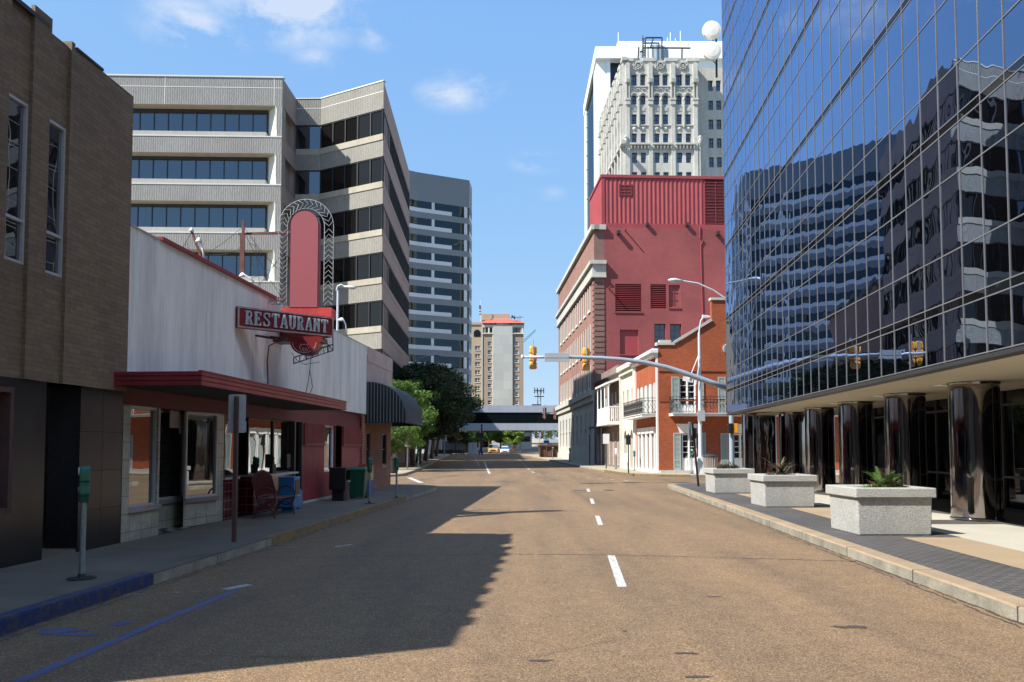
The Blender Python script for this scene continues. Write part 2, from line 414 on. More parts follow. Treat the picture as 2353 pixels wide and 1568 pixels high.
mat('car_white', (.80, .80, .80), .25, var=.02); mat('car_tan', (.45, .28, .12), .4, var=.05); mat('car_dark', (.03, .05, .06), .3)
mat('tyre', (.015, .015, .015), .8); mat('lamp_glass', (.8, .8, .8), .2)
mat('bark', (.13, .10, .075), .9, var=.3, vs=6, bmp=.6, bs=25); mat('bark_pale', (.25, .22, .18), .9, var=.3, vs=5)
def leafmat(name, c1, c2, tr=.35):
    m, nt, b = nodes(name)
    n = noise(nt, coords(nt, 'Object'), 1.4, 4, .7)
    c = mixrgb(nt, ramp(nt, n, [(.35, 0), (.65, 1)]), tuple(c1), tuple(c2))
    nt.links.new(c, b.inputs['Base Color']); b.inputs['Roughness'].default_value = .6
    t = N(nt, 'ShaderNodeBsdfTranslucent'); nt.links.new(c, t.inputs[0])
    mx = N(nt, 'ShaderNodeMixShader'); mx.inputs[0].default_value = tr
    nt.links.new(b.outputs[0], mx.inputs[1]); nt.links.new(t.outputs[0], mx.inputs[2]); nt.links.new(mx.outputs[0], nt.nodes['Material Output'].inputs[0])
leafmat('leaf_bright', (.07, .15, .025), (.15, .25, .045)); leafmat('leaf_dark', (.025, .045, .014), (.04, .065, .022), .2)
leafmat('leaf_mid', (.05, .12, .03), (.10, .20, .05)); leafmat('leaf_lime', (.14, .24, .03), (.22, .33, .05)); leafmat('leaf_far', (.05, .08, .045), (.08, .12, .06))
leafmat('plant_green', (.08, .16, .03), (.14, .25, .05)); leafmat('plant_red', (.09, .025, .03), (.12, .06, .04)); leafmat('plant_grey', (.10, .12, .07), (.17, .16, .09))
def ribbed(name, col, pitch=.09):
    m, nt, b = nodes(name); co = coords(nt, 'UV')
    wv = N(nt, 'ShaderNodeTexWave', Scale=1/pitch/6.283*1.0, Distortion=3.5, Detail=3); wv.inputs['Detail Scale'].default_value = 2.2
    wv.bands_direction = 'X'; nt.links.new(co, wv.inputs['Vector'])
    g = noise(nt, coords(nt, 'UV', (9, 2.2, 1)), 1.0, 5, .75)
    c = mixrgb(nt, 1.0, tuple(col), ramp(nt, wv.outputs['Fac'], [(0, .80), (.6, 1.08)]), 'MULTIPLY')
    c = mixrgb(nt, 1.0, c, ramp(nt, g, [(.3, .82), (.7, 1.16)]), 'MULTIPLY')
    st = noise(nt, coords(nt, 'UV', (1, .35, 1)), .5, 5, .7)
    c = mixrgb(nt, 1.0, c, ramp(nt, st, [(.35, .88), (.65, 1.06)]), 'MULTIPLY')
    nt.links.new(c, b.inputs['Base Color']); b.inputs['Roughness'].default_value = .9
    bump(nt, b, wv.outputs['Fac'], .5, .02); return m
ribbed('ribbed_grey', (.30, .295, .275)); ribbed('ribbed_tan', (.28, .268, .235))
def hotelmat():
    m, nt, b = nodes('stone_checker'); co = coords(nt, 'UV')
    t = N(nt, 'ShaderNodeTexBrick'); nt.links.new(co, t.inputs['Vector']); t.offset = .35; t.offset_frequency = 3
    t.inputs['Scale'].default_value = 1; t.inputs['Brick Width'].default_value = 3.3; t.inputs['Row Height'].default_value = 3.4; t.inputs['Mortar Size'].default_value = .05
    t.inputs['Color1'].default_value = (.50, .51, .48, 1); t.inputs['Color2'].default_value = (.40, .41, .40, 1); t.inputs['Mortar'].default_value = (.40, .41, .39, 1)
    nt.links.new(t.outputs['Color'], b.inputs['Base Color']); b.inputs['Roughness'].default_value = .8
hotelmat()
def whitemetal():
    m, nt, b = nodes('white_metal'); co = coords(nt, 'Object')
    n = noise(nt, coords(nt, 'Object', (1, 1, .10)), 2.2, 6, .7)
    c = mixrgb(nt, 1.0, (.87, .855, .79), ramp(nt, n, [(.30, 1.06), (.5, .92), (.72, .62)]), 'MULTIPLY')
    s = noise(nt, co, 5.5, 4, .6)
    c = mixrgb(nt, ramp(nt, s, [(.755, 0), (.775, .8)]), c, (.09, .05, .035))
    nt.links.new(c, b.inputs['Base Color']); b.inputs['Roughness'].default_value = .42; b.inputs['Metallic'].default_value = .1
whitemetal()
gloss('dark_glass', (.75, .8, .85), (.008, .009, .010), .10)
gloss('shop_glass', (.85, .88, .9), (.012, .013, .013), .30, wav=.0022, wscale=1.3)
gloss('office_glass', (.42, .50, .60), (.010, .012, .016), .26, wav=.003, wscale=.7)
gloss('office_glass_side', (.35, .30, .27), (.008, .008, .008), .12, wav=.003, wscale=.7)
gloss('band_glass', (.35, .42, .46), (.004, .008, .010), .08, wav=.01, wscale=.3)
gloss('tower_glass', (.375, .47, .66), (.004, .004, .005), .40, wav=.003, wscale=1.5)
gloss('spandrel_glass', (.16, .18, .20), (.012, .012, .013), .5, wav=.004, wscale=1.5)
gloss('lobby_glass', (.35, .36, .38), (.004, .004, .004), .10, wav=.002, wscale=1)
m, nt, b = nodes('chrome'); b.inputs['Metallic'].default_value = 1; b.inputs['Base Color'].default_value = (.31, .285, .275, 1); b.inputs['Roughness'].default_value = .06
bump(nt, b, noise(nt, coords(nt, 'Object', (1, 1, .22)), 2.2, 3, .5), .5, .035)
m, nt, b = nodes('neon_tube'); b.inputs['Base Color'].default_value = (.66, .68, .68, 1); b.inputs['Roughness'].default_value = .2
mat('panel_rose', (.34, .08, .09), .55, var=.02, grain=0)
mat('sign_red', (.20, .014, .018), .4, var=.35, vs=3, stain=.3)
mat('sign_red_bright', (.55, .05, .05), .5, var=.35, vs=4)
mat('sign_edge', (.50, .36, .34), .6, var=.35, vs=9)
mat('letter_steel', (.52, .56, .58), .4, .3, var=.3, vs=12)
mat('letter_dark', (.05, .055, .07), .4)
mat('awning_rib', (.22, .225, .24), .6)
mat('awning_dark', (.020, .020, .023), .75, var=.3, vs=3)
mat('pink_metal', (.42, .33, .32), .6, var=.2, vs=2, stain=.35)
mat('paper_cream', (.42, .36, .33), .8)

# ------------------------------------------------------------------ ground profile
XL = lambda Y: -5.108+.0648*Y
XR = lambda Y: 4.464+.0637*Y
WL = lambda Y: -7.26+.0643*Y
GL = lambda Y: 6.50+.0828*Y
FLX = lambda Y: -6.9-.05*(Y-57)
FRX = lambda Y: 6.9-.055*(Y-51)
RB = lambda Y: 11.7-.05*Y
def gz(Y):
    if Y < 62: return 0.0
    if Y < 160: return .0052*(Y-62)*min(1, (Y-62)/20)
    if Y < 185: return .51+.006*(Y-160)
    return .66+5.6*min(1, (Y-185)/230)**1.25
def strip(m, Ys, lf, rf, dz, mi=0):
    for a, b in zip(Ys[:-1], Ys[1:]):
        m.quad((lf(a), a, gz(a)+dz), (rf(a), a, gz(a)+dz), (rf(b), b, gz(b)+dz), (lf(b), b, gz(b)+dz), mi)
FAR = [62, 66, 70, 76, 82, 90, 100, 115, 130, 145, 160, 175, 185]
HILL = [185, 200, 220, 245, 275, 310, 350, 415]
m = MB(); strip(m, [-60, 20, 62]+FAR[1:]+HILL[1:]+[460, 700, 3000], lambda Y: -1500, lambda Y: 1500, -.03)
m.build('ground', 'ground_soil', kind='structure')
m = MB()
strip(m, [-25, 0, 10, 20, 34.4], lambda Y: XL(Y)-.3, lambda Y: XR(Y)+.5, 0)
strip(m, [34.4, 46.2], lambda Y: -70, lambda Y: 70, 0)
strip(m, [46.2, 50, 57, 62]+FAR[1:-2], lambda Y: FLX(Y)-2, lambda Y: FRX(Y)+(2.2 if Y > 47 else 9), 0)
strip(m, [160, 175, 188], lambda Y: -60, lambda Y: 70, 0)
m.build('road', 'asphalt', kind='structure')
m = MB(); strip(m, [188]+HILL[1:], lambda Y: 2+(Y-188)*.07, lambda Y: 19+(Y-188)*.10, .05)
m.build('far_road', 'far_asphalt', kind='structure')
m = MB(); strip(m, [188]+HILL[1:], lambda Y: -6+(Y-188)*.05, lambda Y: 1.8+(Y-188)*.07, .03); strip(m, [188]+HILL[1:], lambda Y: 19.2+(Y-188)*.1, lambda Y: 24+(Y-188)*.1, .03)
m.build('hill_apron', 'walk_far', kind='structure')

def arc(cx, cy, r, a0, a1, n=8): return [(cx+r*math.cos(R(a0+(a1-a0)*i/n)), cy+r*math.sin(R(a0+(a1-a0)*i/n))) for i in range(n+1)]
def inset(pts, d):   # shift an open curb line to its left-hand side
    out_ = []
    for i, p in enumerate(pts):
        a = Vector(pts[max(i-1, 0)]); b = Vector(pts[min(i+1, len(pts)-1)]); t = (b-a).normalized()
        out_.append((p[0]-t.y*d, p[1]+t.x*d))
    return out_
def kerb(line, name, top='walk_concrete', side='kerb_side', h=.15, wd=.16, extra=None):
    """line runs with the pavement on its left"""
    m = MB(); inn = inset(line, wd); ch = .02
    for i in range(len(line)-1):
        a, b, c, d = line[i], line[i+1], inn[i+1], inn[i]; ga, gb = gz(a[1]), gz(b[1])
        a2, b2 = inset([a, b], ch)
        mi = extra(a, b) if extra else None
        m.quad((*a, ga-.02), (*b, gb-.02), (*b, gb+h-ch), (*a, ga+h-ch), 1 if mi is None else mi)
        m.quad((*a, ga+h-ch), (*b, gb+h-ch), (*b2, gb+h), (*a2, ga+h), 0 if mi is None else mi)
        m.quad((*a2, ga+h), (*b2, gb+h), (*c, gb+h), (*d, ga+h), 0 if mi is None else mi)
    o = m.build(name, [top, side, 'blue_paint', 'yellow_paint', 'joint_dark'], kind='structure'); return inn
# left pavement of the near block
L1 = [(XL(y), y) for y in [i*.5-14 for i in range(0, 93)]]+arc(XL(32.2)-1.9, 32.3, 1.9, 0, 88)+[(-20, 34.25), (-70, 34.3)]
def lcol(a, b):
    y = (a[1]+b[1])/2
    if a[0] < -3.4 and y > 33: return None
    if y < 9.85: return 2
    if 14.0 < y < 25.9: return 3
    return None
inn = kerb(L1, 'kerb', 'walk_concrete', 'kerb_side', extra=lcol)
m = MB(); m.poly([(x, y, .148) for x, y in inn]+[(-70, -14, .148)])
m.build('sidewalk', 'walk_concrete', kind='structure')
m = MB()
for y in [i*1.52+.9 for i in range(-8, 22)]:
    m.quad((WL(y)-.2, y, .152), (XL(y)-.02, y+.02, .152), (XL(y)-.02, y+.035, .152), (WL(y)-.2, y+.015, .152))
for y0 in range(-12, 32, 1):
    m.quad((XL(y0)-.18, y0, .1521), (XL(y0)-.165, y0, .1521), (XL(y0+1)-.165, y0+1, .1521), (XL(y0+1)-.18, y0+1, .1521))
m.build('sidewalk_joint', 'joint_dark', kind='structure')
# right pavement of the near block
R1 = [(70, 35.9), (12, 35.9)]+arc(XR(34.2)+2.0, 33.9, 2.0, 90, 180)+[(XR(y), y) for y in [33.5-i*1.25 for i in range(0, 40)]]
inn = kerb(R1, 'kerb', 'kerb_tan', 'kerb_side', wd=.28)
m = MB(); m.poly([(x, y, .148) for x, y in inn]+[(70, -14, .148)])
m.build('brick_sidewalk', 'paver', kind='structure')
m = MB()
for i in range(14):
    y = 3.2+i*2.35; m.quad((XR(y)-.003, y, 0), (XR(y)-.003, y+.02, 0), (XR(y)-.003, y+.02, .15), (XR(y)-.003, y, .15)); m.quad((XR(y)-.003, y, .151), (XR(y)+.28, y, .151), (XR(y)+.28, y+.014, .151), (XR(y)-.003, y+.014, .151))
    y = 4.1+i*1.93; m.quad((XL(y)+.003, y, 0), (XL(y)+.003, y+.02, 0), (XL(y)+.003, y+.02, .15), (XL(y)+.003, y, .15)); m.quad((XL(y)+.003, y, .1515), (XL(y)-.16, y, .1515), (XL(y)-.16, y+.014, .1515), (XL(y)+.003, y+.014, .1515))
m.build('kerb_joint', 'joint_dark', kind='structure')
m = MB()
for (y0, y1, yl) in ((-8, 6.2, 6.2), (7.2, 13.9, 16.3), (17.3, 20.75, 20.75), (21.6, 27.2, 27.2), (28.2, 33.4, 33.4)):
    e = lambda Y, d: XR(Y)+1.42+d
    m.quad((e(y0, 0), y0, .152), (e(y0, 1.02), y0, .152), (e(y1, 1.02), y1, .152), (e(y1, 0), y1, .152), 0)
    a0 = y0+.0; m.quad((e(a0, 1.04), a0, .152), (e(a0, 3.5), a0, .152), (e(yl, 3.1 if yl < 17 else 2.6), yl, .152), (e(yl, 1.04), yl, .152), 1)
    m.quad((e(y0, 1.0), y0-.01, .153), (e(y0, 1.06), y0, .153), (e(y1, 1.06), y1, .153), (e(y1, 1.0), y1, .153), 1)
m.build('sidewalk_panel', ['panel_tan', 'panel_light'], kind='structure')
# far left and far right pavements
L2 = [(-70, 45.4), (-11.5, 45.4)]+arc(-10.3, 49.2, 3.7, -88, -6)+[(-6.75, 53), (FLX(57), 57)]+[(FLX(y), y) for y in FAR[:-2]]+[(FLX(160)-6, 161)]
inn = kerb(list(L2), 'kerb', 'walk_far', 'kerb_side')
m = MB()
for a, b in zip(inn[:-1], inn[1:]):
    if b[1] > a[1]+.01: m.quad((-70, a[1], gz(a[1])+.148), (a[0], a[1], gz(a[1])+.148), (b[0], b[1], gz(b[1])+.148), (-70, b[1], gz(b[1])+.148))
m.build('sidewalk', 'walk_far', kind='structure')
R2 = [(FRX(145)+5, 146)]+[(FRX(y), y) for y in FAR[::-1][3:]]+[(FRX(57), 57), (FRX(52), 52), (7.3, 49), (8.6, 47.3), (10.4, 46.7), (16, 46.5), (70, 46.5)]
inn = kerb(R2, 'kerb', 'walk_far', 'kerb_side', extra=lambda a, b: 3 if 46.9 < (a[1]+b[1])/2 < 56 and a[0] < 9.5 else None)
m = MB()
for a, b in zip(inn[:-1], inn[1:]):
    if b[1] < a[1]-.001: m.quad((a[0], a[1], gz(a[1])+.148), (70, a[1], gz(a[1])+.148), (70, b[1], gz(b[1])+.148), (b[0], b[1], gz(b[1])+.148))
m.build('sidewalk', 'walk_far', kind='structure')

# road markings, cracks
m = MB(); n_ = 0
def mk(pts, mi, dz=.004):
    m.poly([(*gnd(x, y)[:2], gz(gnd(x, y)[1])+dz) for x, y in pts], mi)
def seg(a, b, wd, mi, dz=.004, k=6):
    a, b = Vector(a), Vector(b); t = (b-a).normalized(); q = Vector((-t.y, t.x))*wd/2
    for i in range(k):
        p0 = a+(b-a)*i/k; p1 = a+(b-a)*(i+1)/k
        m.quad(*[(p.x, p.y, gz(p.y)+dz) for p in (p0-q, p0+q, p1+q, p1-q)], mi)
for (y0, y1) in ((9.85, 12.7), (17.7, 20.1), (24.4, 26.9), (31.0, 33.4)):
    seg((.589+.0772*y0, y0), (.589+.0772*y1, y1), .115, 0)
seg(gnd(1125, 1089)[:2], gnd(1113, 1064)[:2], .16, 0, k=8)
for i in range(12):
    y = 75+i*6.5; x = -2.1-.055*(y-57); seg((x, y), (x-.15, y+2.6), .14, 0, k=2)
for i in range(11):
    y = 55+i*8.6; x = 1.52-.012*(y-55); seg((x, y), (x-.1, y+2.6), .13, 0, k=2)
for i in range(9): seg((1.7+i*.52, 52.6-i*1.35), (1.83+i*.52, 52.2-i*1.35), .16, 0, k=1)
seg(gnd(1010, 1113)[:2], gnd(1140, 1116)[:2], .25, 1); seg(gnd(940, 1098)[:2], gnd(968, 1110)[:2], .28, 0)
seg(gnd(1440, 1117)[:2], gnd(1560, 1118.5)[:2], .14, 1); seg(gnd(1430, 1097)[:2], gnd(1500, 1098)[:2], .12, 1)
seg(gnd(270, 1369)[:2], gnd(520, 1356)[:2], .05, 1); seg(gnd(516, 1355)[:2], gnd(574, 1344)[:2], .13, 0)
seg(gnd(40, 1568)[:2], gnd(545, 1355)[:2], .11, 2, k=12)
seg(gnd(595, 1261)[:2], gnd(800, 1254)[:2], .045, 1); seg(gnd(770, 1257)[:2], gnd(808, 1252)[:2], .10, 0)
seg(gnd(1060, 1131)[:2], gnd(1090, 1130)[:2], .06, 1); seg(gnd(985, 1150)[:2], gnd(1050, 1146)[:2], .05, 1)
def blob(px, py, rx, ry, mi, sd):
    rn = random.Random(sd); c = gnd(px, py); n = 22; r0 = [1+rn.uniform(-.35, .3) for _ in range(n)]
    m.poly([(c[0]+rx*r0[i]*math.cos(2*math.pi*i/n), c[1]+ry*r0[i]*math.sin(2*math.pi*i/n), .004) for i in range(n)], mi)
blob(275, 1434, .10, .09, 2, 1)
blob(135, 1451, .20, .11, 2, 2); blob(178, 1459, .22, .06, 2, 3)
def crack(pts, wd, sd, mi=3):
    rn = random.Random(sd); P = []
    for a, b in zip(pts[:-1], pts[1:]):
        k = 40
        for i in range(k): P.append((a[0]+(b[0]-a[0])*i/k+rn.uniform(-.02, .02), a[1]+(b[1]-a[1])*i/k+rn.uniform(-.025, .025)))
    for i in range(len(P)-1):
        if rn.random() < .10: continue
        w_ = wd*rn.uniform(.35, 1.3); (x0, y0), (x1, y1) = P[i], P[i+1]
        if abs(x1-x0) > abs(y1-y0): m.quad((x0, y0-w_/2, .003), (x1, y1-w_/2, .003), (x1, y1+w_/2, .003), (x0, y0+w_/2, .003), mi)
        else: m.quad((x0-w_/2, y0, .003), (x0+w_/2, y0, .003), (x1+w_/2, y1, .003), (x1-w_/2, y1, .003), mi)
g2 = lambda x, y: gnd(x, y)[:2]
crack([g2(600, 1283), g2(1180, 1274), g2(1450, 1276), g2(2010, 1292)], .042, 3)
crack([g2(1060, 1131), g2(1500, 1132), g2(1560, 1136)], .06, 8); crack([g2(1230, 1340), g2(1390, 1318)], .012, 4)
crack([g2(1100, 1082), g2(1420, 1085)], .22, 12); crack([g2(1130, 1107), g2(1320, 1104)], .18, 13); crack([g2(1330, 1112), g2(1420, 1110)], .9, 14)
crack([g2(960, 1104), g2(1060, 1092)], .16, 15); crack([g2(1480, 1103), g2(1620, 1104)], .25, 16); crack([g2(1000, 1094), g2(1090, 1092)], .2, 17)
crack([g2(180, 1508), g2(900, 1511)], .012, 5)
for (px, py, a, b_, sd) in ((1952, 1442, .16, .06, 5), (1435, 1451, .02, .02, 6), (1398, 1127, .25, .5, 7), (1575, 1502, .10, .035, 9), (1640, 1372, .10, .02, 10), (1240, 1519, .10, .03, 11), (1330, 1128, .3, .35, 21), (1605, 1556, .1, .03, 22)):
    blob(px, py, a, b_, 3, sd)
mat('tar', (.05, .038, .032), .8)
for sgn_, fx in ((1, XR), (-1, XL)):
    crack([(fx(y)-sgn_*.03, y) for y in (3, 8, 14, 20, 26, 32)], .05, 31+sgn_); crack([(fx(y)-sgn_*.13, y) for y in (4, 9, 15, 22, 30)], .035, 41+sgn_)
rn_ = random.Random(99)
for i in range(60):      # crumbs of grit lying along the gutters
    y = rn_.uniform(4, 30); s_ = 1 if i % 3 else -1; x = (XR(y) if s_ > 0 else XL(y))-s_*abs(rn_.gauss(0, .22)); r_ = rn_.uniform(.008, .022)
    m.poly([(x+r_*math.cos(a), y+r_*1.3*math.sin(a), .0045) for a in (0, 1.1, 2.2, 3.3, 4.4, 5.4)], rn_.choice((1, 3)))
m.build('road_marking', ['white_marking', 'faint_marking', 'blue_marking', 'tar'], kind='structure')
# ================================================================== LEFT: tan brick building
def lf(y): return (WL(y), y)
def Yx(x): return 7.26/(.0643+(1176.5-x)/FPX)
A = thing('brick_building', 'tan brick building with tall narrow windows over a black granite ground floor', 'building', (-7, 8.6, 0))
f = Fr(lf(4.1), lf(13.12)); u0 = lambda Y: (Y-4.1)*math.hypot(1, .0643)
TOP, SOF = 7.6, 2.63
wtop = f.hit(130, 284)[1]; wbot = f.hit(124, 633)[1]; wmid = f.hit(128, 541)[1]
m = MB(); wins = []
k = 0
while 11.44-.82*k > 4.6:
    y = 11.44-.82*k; a = u0(y)
    b = f.L if k == 0 else a+.37
    m.fbox(f, a, b, 0, .055, SOF, TOP+(.0 if k == 0 else .16))
    if k == 0: m.fbox(f, a, a+.08, -.3, .055, TOP, TOP+.08)
    wins.append((a-.45+.02, a-.01, wbot, wtop)); k += 1
m.fbox(f, 0, u0(11.44-.82*(k-1))-.45, 0, .055, SOF, TOP)
m.wall(f, 0, u0(11.44), SOF, TOP, wins, .06)
m.quad(f.pt(0, 0, SOF), f.pt(f.L, 0, SOF), f.pt(f.L, -.6, SOF), f.pt(0, -.6, SOF))
m.prism([f.pt(0, -.25, 0)[:2], f.pt(0, -9, 0)[:2], f.pt(f.L, -9, 0)[:2], f.pt(f.L, -.25, 0)[:2]], SOF, TOP)
m.build('wall', 'brick_tan', A)
m = MB(); m.fbox(f, 0, u0(11.44)-.5, -.35, .06, TOP, TOP+.06); m.fbox(f, u0(11.44)+.1, f.L-.9, -.3, .075, TOP+.003, TOP+.04); m.build('coping', 'dark_metal', A)
for a, b, z0, z1 in wins:
    wo = window(f, a, b, z0, z1, -.045, A, 'galvanised', 'shop_glass', 1, 1, fw=.035, dp=.05)
    MB().fbox(f, a+.035, b-.035, -.043, .0, wmid-.02, wmid+.02).build('transom', 'galvanised', wo)
door = (u0(11.17), u0(11.97), .0, SOF); shop = (u0(8.9), u0(10.52), f.hit(40, 1178)[1], 2.5)
m = MB(); m.wall(f, 0, f.L, .0, SOF, [door, shop], .5, 0); m.fprism(f, [(f.L-.001, 0), (f.L, 0), (f.L, SOF), (f.L-.001, SOF)], -.5, 0)
m.build('granite_base', 'granite_black', A)
m = MB()
for z in (.75, 1.35, 1.95):
    m.fbox(f, door[1], f.L, 0, .0015, z, z+.008)
m.fbox(f, u0(12.55), u0(12.555), 0, .0015, .15, SOF); m.build('granite_joint', 'void_black', A)
MB().fbox(f, door[0]-.05, door[1]+.05, -1.5, -1.4, 0, SOF).build('door', 'void_black', A)
MB().fbox(f, door[0], door[1], -1.4, -.02, .0, .2).build('step', 'walk_concrete', A)
wo = window(f, shop[0]+.002, shop[1]-.002, shop[2], shop[3], -.3, A, 'brown_post', 'shop_glass', 1, 1, fw=.07, dp=.3)
for dz in (): pass

# ================================================================== LEFT: restaurant
B = thing('restaurant', 'restaurant with a white corrugated metal upper front, red canopy and tiled shop windows', 'building', (-6.5, 21, 0))
f = Fr(lf(13.14), lf(29.2)); u0 = lambda Y: (Y-13.14)*math.hypot(1, .0643)
ZM0, ZM1 = 2.93, 5.42
def corrug(fr, s0, s1, z0f, z1f, o, amp, pitch, mt, parent, name):
    m = MB(); n = int((s1-s0)/pitch*6); pr = None
    for i in range(n+1):
        s = s0+(s1-s0)*i/n; oo = o+amp*(1+math.sin(s/pitch*2*math.pi)); z0 = z0f(s) if callable(z0f) else z0f; z1 = z1f(s) if callable(z1f) else z1f
        c = (fr.pt(s, oo, z0), fr.pt(s, oo, z1))
        if pr: m.quad(pr[0], c[0], c[1], pr[1])
        pr = c
    return m.build(name, mt, parent, smooth=True)
corrug(f, 0, f.L, ZM0, ZM1, .02, .016, .115, 'white_metal', B, 'metal_siding')
m = MB(); sc0 = f.s_(363, 545); sc1 = f.s_(632, 690)
m.fbox(f, sc0, sc1, -.12, .10, ZM1+.002, ZM1+.07); m.build('roof_edge', 'red_fascia', B)
m = MB(); m.fbox(f, 0, sc0, -.1, .06, ZM1, ZM1+.02); m.fbox(f, sc1, f.L, -.1, .06, ZM1, ZM1+.02); m.build('roof_edge', 'galvanised', B)
m = MB(); m.prism([f.pt(0, 0, 0)[:2], f.pt(f.L, 0, 0)[:2], f.pt(f.L, -12, 0)[:2], f.pt(0, -12, 0)[:2]], ZM0, ZM1-.15); m.build('roof', 'roof_dark', B)
# canopy
cf = Fr(lf(12.78), lf(21.2)); cL = cf.L
m = MB(); z0, z1 = 2.70, 2.93
m.fbox(cf, 0, cL, .0, 1.46, z0+.03, z1-.01)
for j in range(3):
    a = z0+(z1-z0)*j/3; m.fbox(cf, -.012, cL+.012, 1.46, 1.50, a+.006, a+(z1-z0)/3-.006); m.fbox(cf, -.045, .0, .0, 1.5, a+.006, a+(z1-z0)/3-.006); m.fbox(cf, cL, cL+.03, .0, 1.5, a+.006, a+(z1-z0)/3-.006)
m.fbox(cf, -.05, cL+.035, 1.45, 1.515, z1-.008, z1+.012)
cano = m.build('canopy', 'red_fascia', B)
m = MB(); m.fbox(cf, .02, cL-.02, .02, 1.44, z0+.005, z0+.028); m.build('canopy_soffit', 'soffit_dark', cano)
# shop front below the canopy
PZ = f.hit(340, 1163)[1]; HZ = 2.42
q = lambda x, y=1100: f.s_(x, y)
w1 = (q(297), q(362)); rec = (q(363), q(418)); w3 = (q(424), q(497)); tile_end = q(514)
m = MB()
m.wall(f, 0, w1[1]+.06, .15, HZ, [(w1[0], w1[1], PZ, HZ)], .12)
m.wall(f, w1[1]+.06, w3[1]+.0, .15, PZ, [], 0, -.0) if False else None
# recessed middle and angled return
rs1 = f.s_(421, 1100, -.46); rf = Fr(f.pt(w1[1]+.06, -.46, 0)[:2], f.pt(rs1, -.46, 0)[:2]); af = Fr(f.pt(f.s_(423, 1100, -.17), -.17, 0)[:2], f.pt(w3[1]+.03, -.01, 0)[:2])
m.wall(rf, 0, rf.L, .15, PZ, [], 0); m.wall(af, 0, af.L, .15, PZ, [], 0); m.quad((*rf.pt(rf.L, 0, 0)[:2], .15), (*af.pt(0, 0, 0)[:2], .15), (*af.pt(0, 0, 0)[:2], HZ), (*rf.pt(rf.L, 0, 0)[:2], HZ))
m.quad(f.pt(w1[1]+.06, 0, .15), f.pt(w1[1]+.06, -.46, .15), f.pt(w1[1]+.06, -.46, HZ), f.pt(w1[1]+.06, 0, HZ))
m.wall(f, w3[1]+.03, tile_end, .15, HZ, [], 0, -.01)
m.build('tile_wall', 'tile_wall', B)
def shopwin(fr, a, b, z0, z1, o, fm='galvanised', gl='shop_glass', fw=.045):
    return window(fr, a, b, z0, z1, o, B, fm, gl, 1, 1, fw=fw, dp=.05)
shopwin(f, w1[0], w1[1], PZ, HZ, -.09); shopwin(rf, .03, rf.L-.0, PZ+.02, HZ, -.02); shopwin(af, .0, af.L-.02, PZ+.02, HZ, -.02)
m = MB(); m.fbox(f, w1[0]-.02, w1[1]+.05, -.04, .06, PZ-.07, PZ+.01); m.fbox(rf, .03, rf.L, -.02, .06, PZ-.06, PZ+.018); m.fbox(af, .02, af.L, -.02, .06, PZ-.06, PZ+.018); m.build('window_sill', 'paper_cream', B)
m = MB()
for i in range(5):
    for j in range(3):
        a = w1[1]+.08+i*.26; o = -.02-j*.15
        if (i+j) % 2 == 0: m.quad(f.pt(a, o, .156), f.pt(a+.26, o, .156), f.pt(a+.26, o-.15, .156), f.pt(a, o-.15, .156), 0)
        else: m.quad(f.pt(a, o, .156), f.pt(a+.26, o, .156), f.pt(a+.26, o-.15, .156), f.pt(a, o-.15, .156), 1)
m.build('threshold_tiles', ['panel_light', 'void_black'], B)
# head beam over all windows, canopy shade put into its darker red
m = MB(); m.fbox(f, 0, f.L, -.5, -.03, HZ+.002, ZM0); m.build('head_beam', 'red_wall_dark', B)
m = MB(); m.fbox(f, 0, f.s_(840), -7, -1.2, .15, ZM0-.01); m.quad(f.pt(0, 0, .151), f.pt(f.L, 0, .151), f.pt(f.L, -2, .151), f.pt(0, -2, .151)); m.build('dim_interior', 'void_black', B)
# poster hanging in the window
m = MB(); a = f.s_(392), f.s_(417)
pf = Fr(f.pt(f.s_(390, 950, -.3), -.30, 0)[:2], f.pt(f.s_(420, 950, -.3), -.30, 0)[:2])
m.fbox(pf, 0, pf.L*.72, 0, .01, f.hit(400, 982)[1], f.hit(400, 917)[1]); m.fprism(pf, [(pf.L*.72, 1.98), (pf.L, 2.02), (pf.L*1.02, 2.40), (pf.L*.72, 2.36)], .0, .015)
tag(m.build('paper_sheet', 'paper_cream'), 'pale blank sheet hanging in the middle restaurant window', 'poster')
# glass beside the entrance, door recess, counter window
g0, g1 = q(518), q(547); d1 = q(583); c1 = q(676); CZ = 1.02
m = MB()
m.wall(f, tile_end, g1, .15, CZ, [], 0, 0); m.wall(f, d1, c1, .15, CZ, [], 0, .0)
m.quad(f.pt(d1, 0, .15), f.pt(d1, -.9, .15), f.pt(d1, -.9, CZ), f.pt(d1, 0, CZ)); m.quad(f.pt(g1, 0, .15), f.pt(g1, -.9, .15), f.pt(g1, -.9, CZ), f.pt(g1, 0, CZ))
m.build('counter_tiles', 'tile_maroon', B)
m = MB(); m.fbox(f, tile_end, g1, -.1, .05, CZ, CZ+.05); m.fbox(f, d1-.02, c1, -.35, .12, CZ, CZ+.05); m.build('counter_ledge', 'galvanised', B)
shopwin(f, tile_end+.02, g1, CZ+.05, HZ, -.06, 'dark_metal'); 
shopwin(f, d1+.02, (d1+c1)/2+.25, CZ+.05, HZ, -.2, 'window_metal', fw=.03); shopwin(f, (d1+c1)/2+.25, c1-.04, CZ+.05, HZ, -.2, 'window_metal', fw=.03)
m = MB(); m.fbox(f, g1+.05, d1-.05, -1.1, -1.05, .15, HZ); m.build('door', 'dark_metal', B)
s0_, s1_ = c1, q(695)
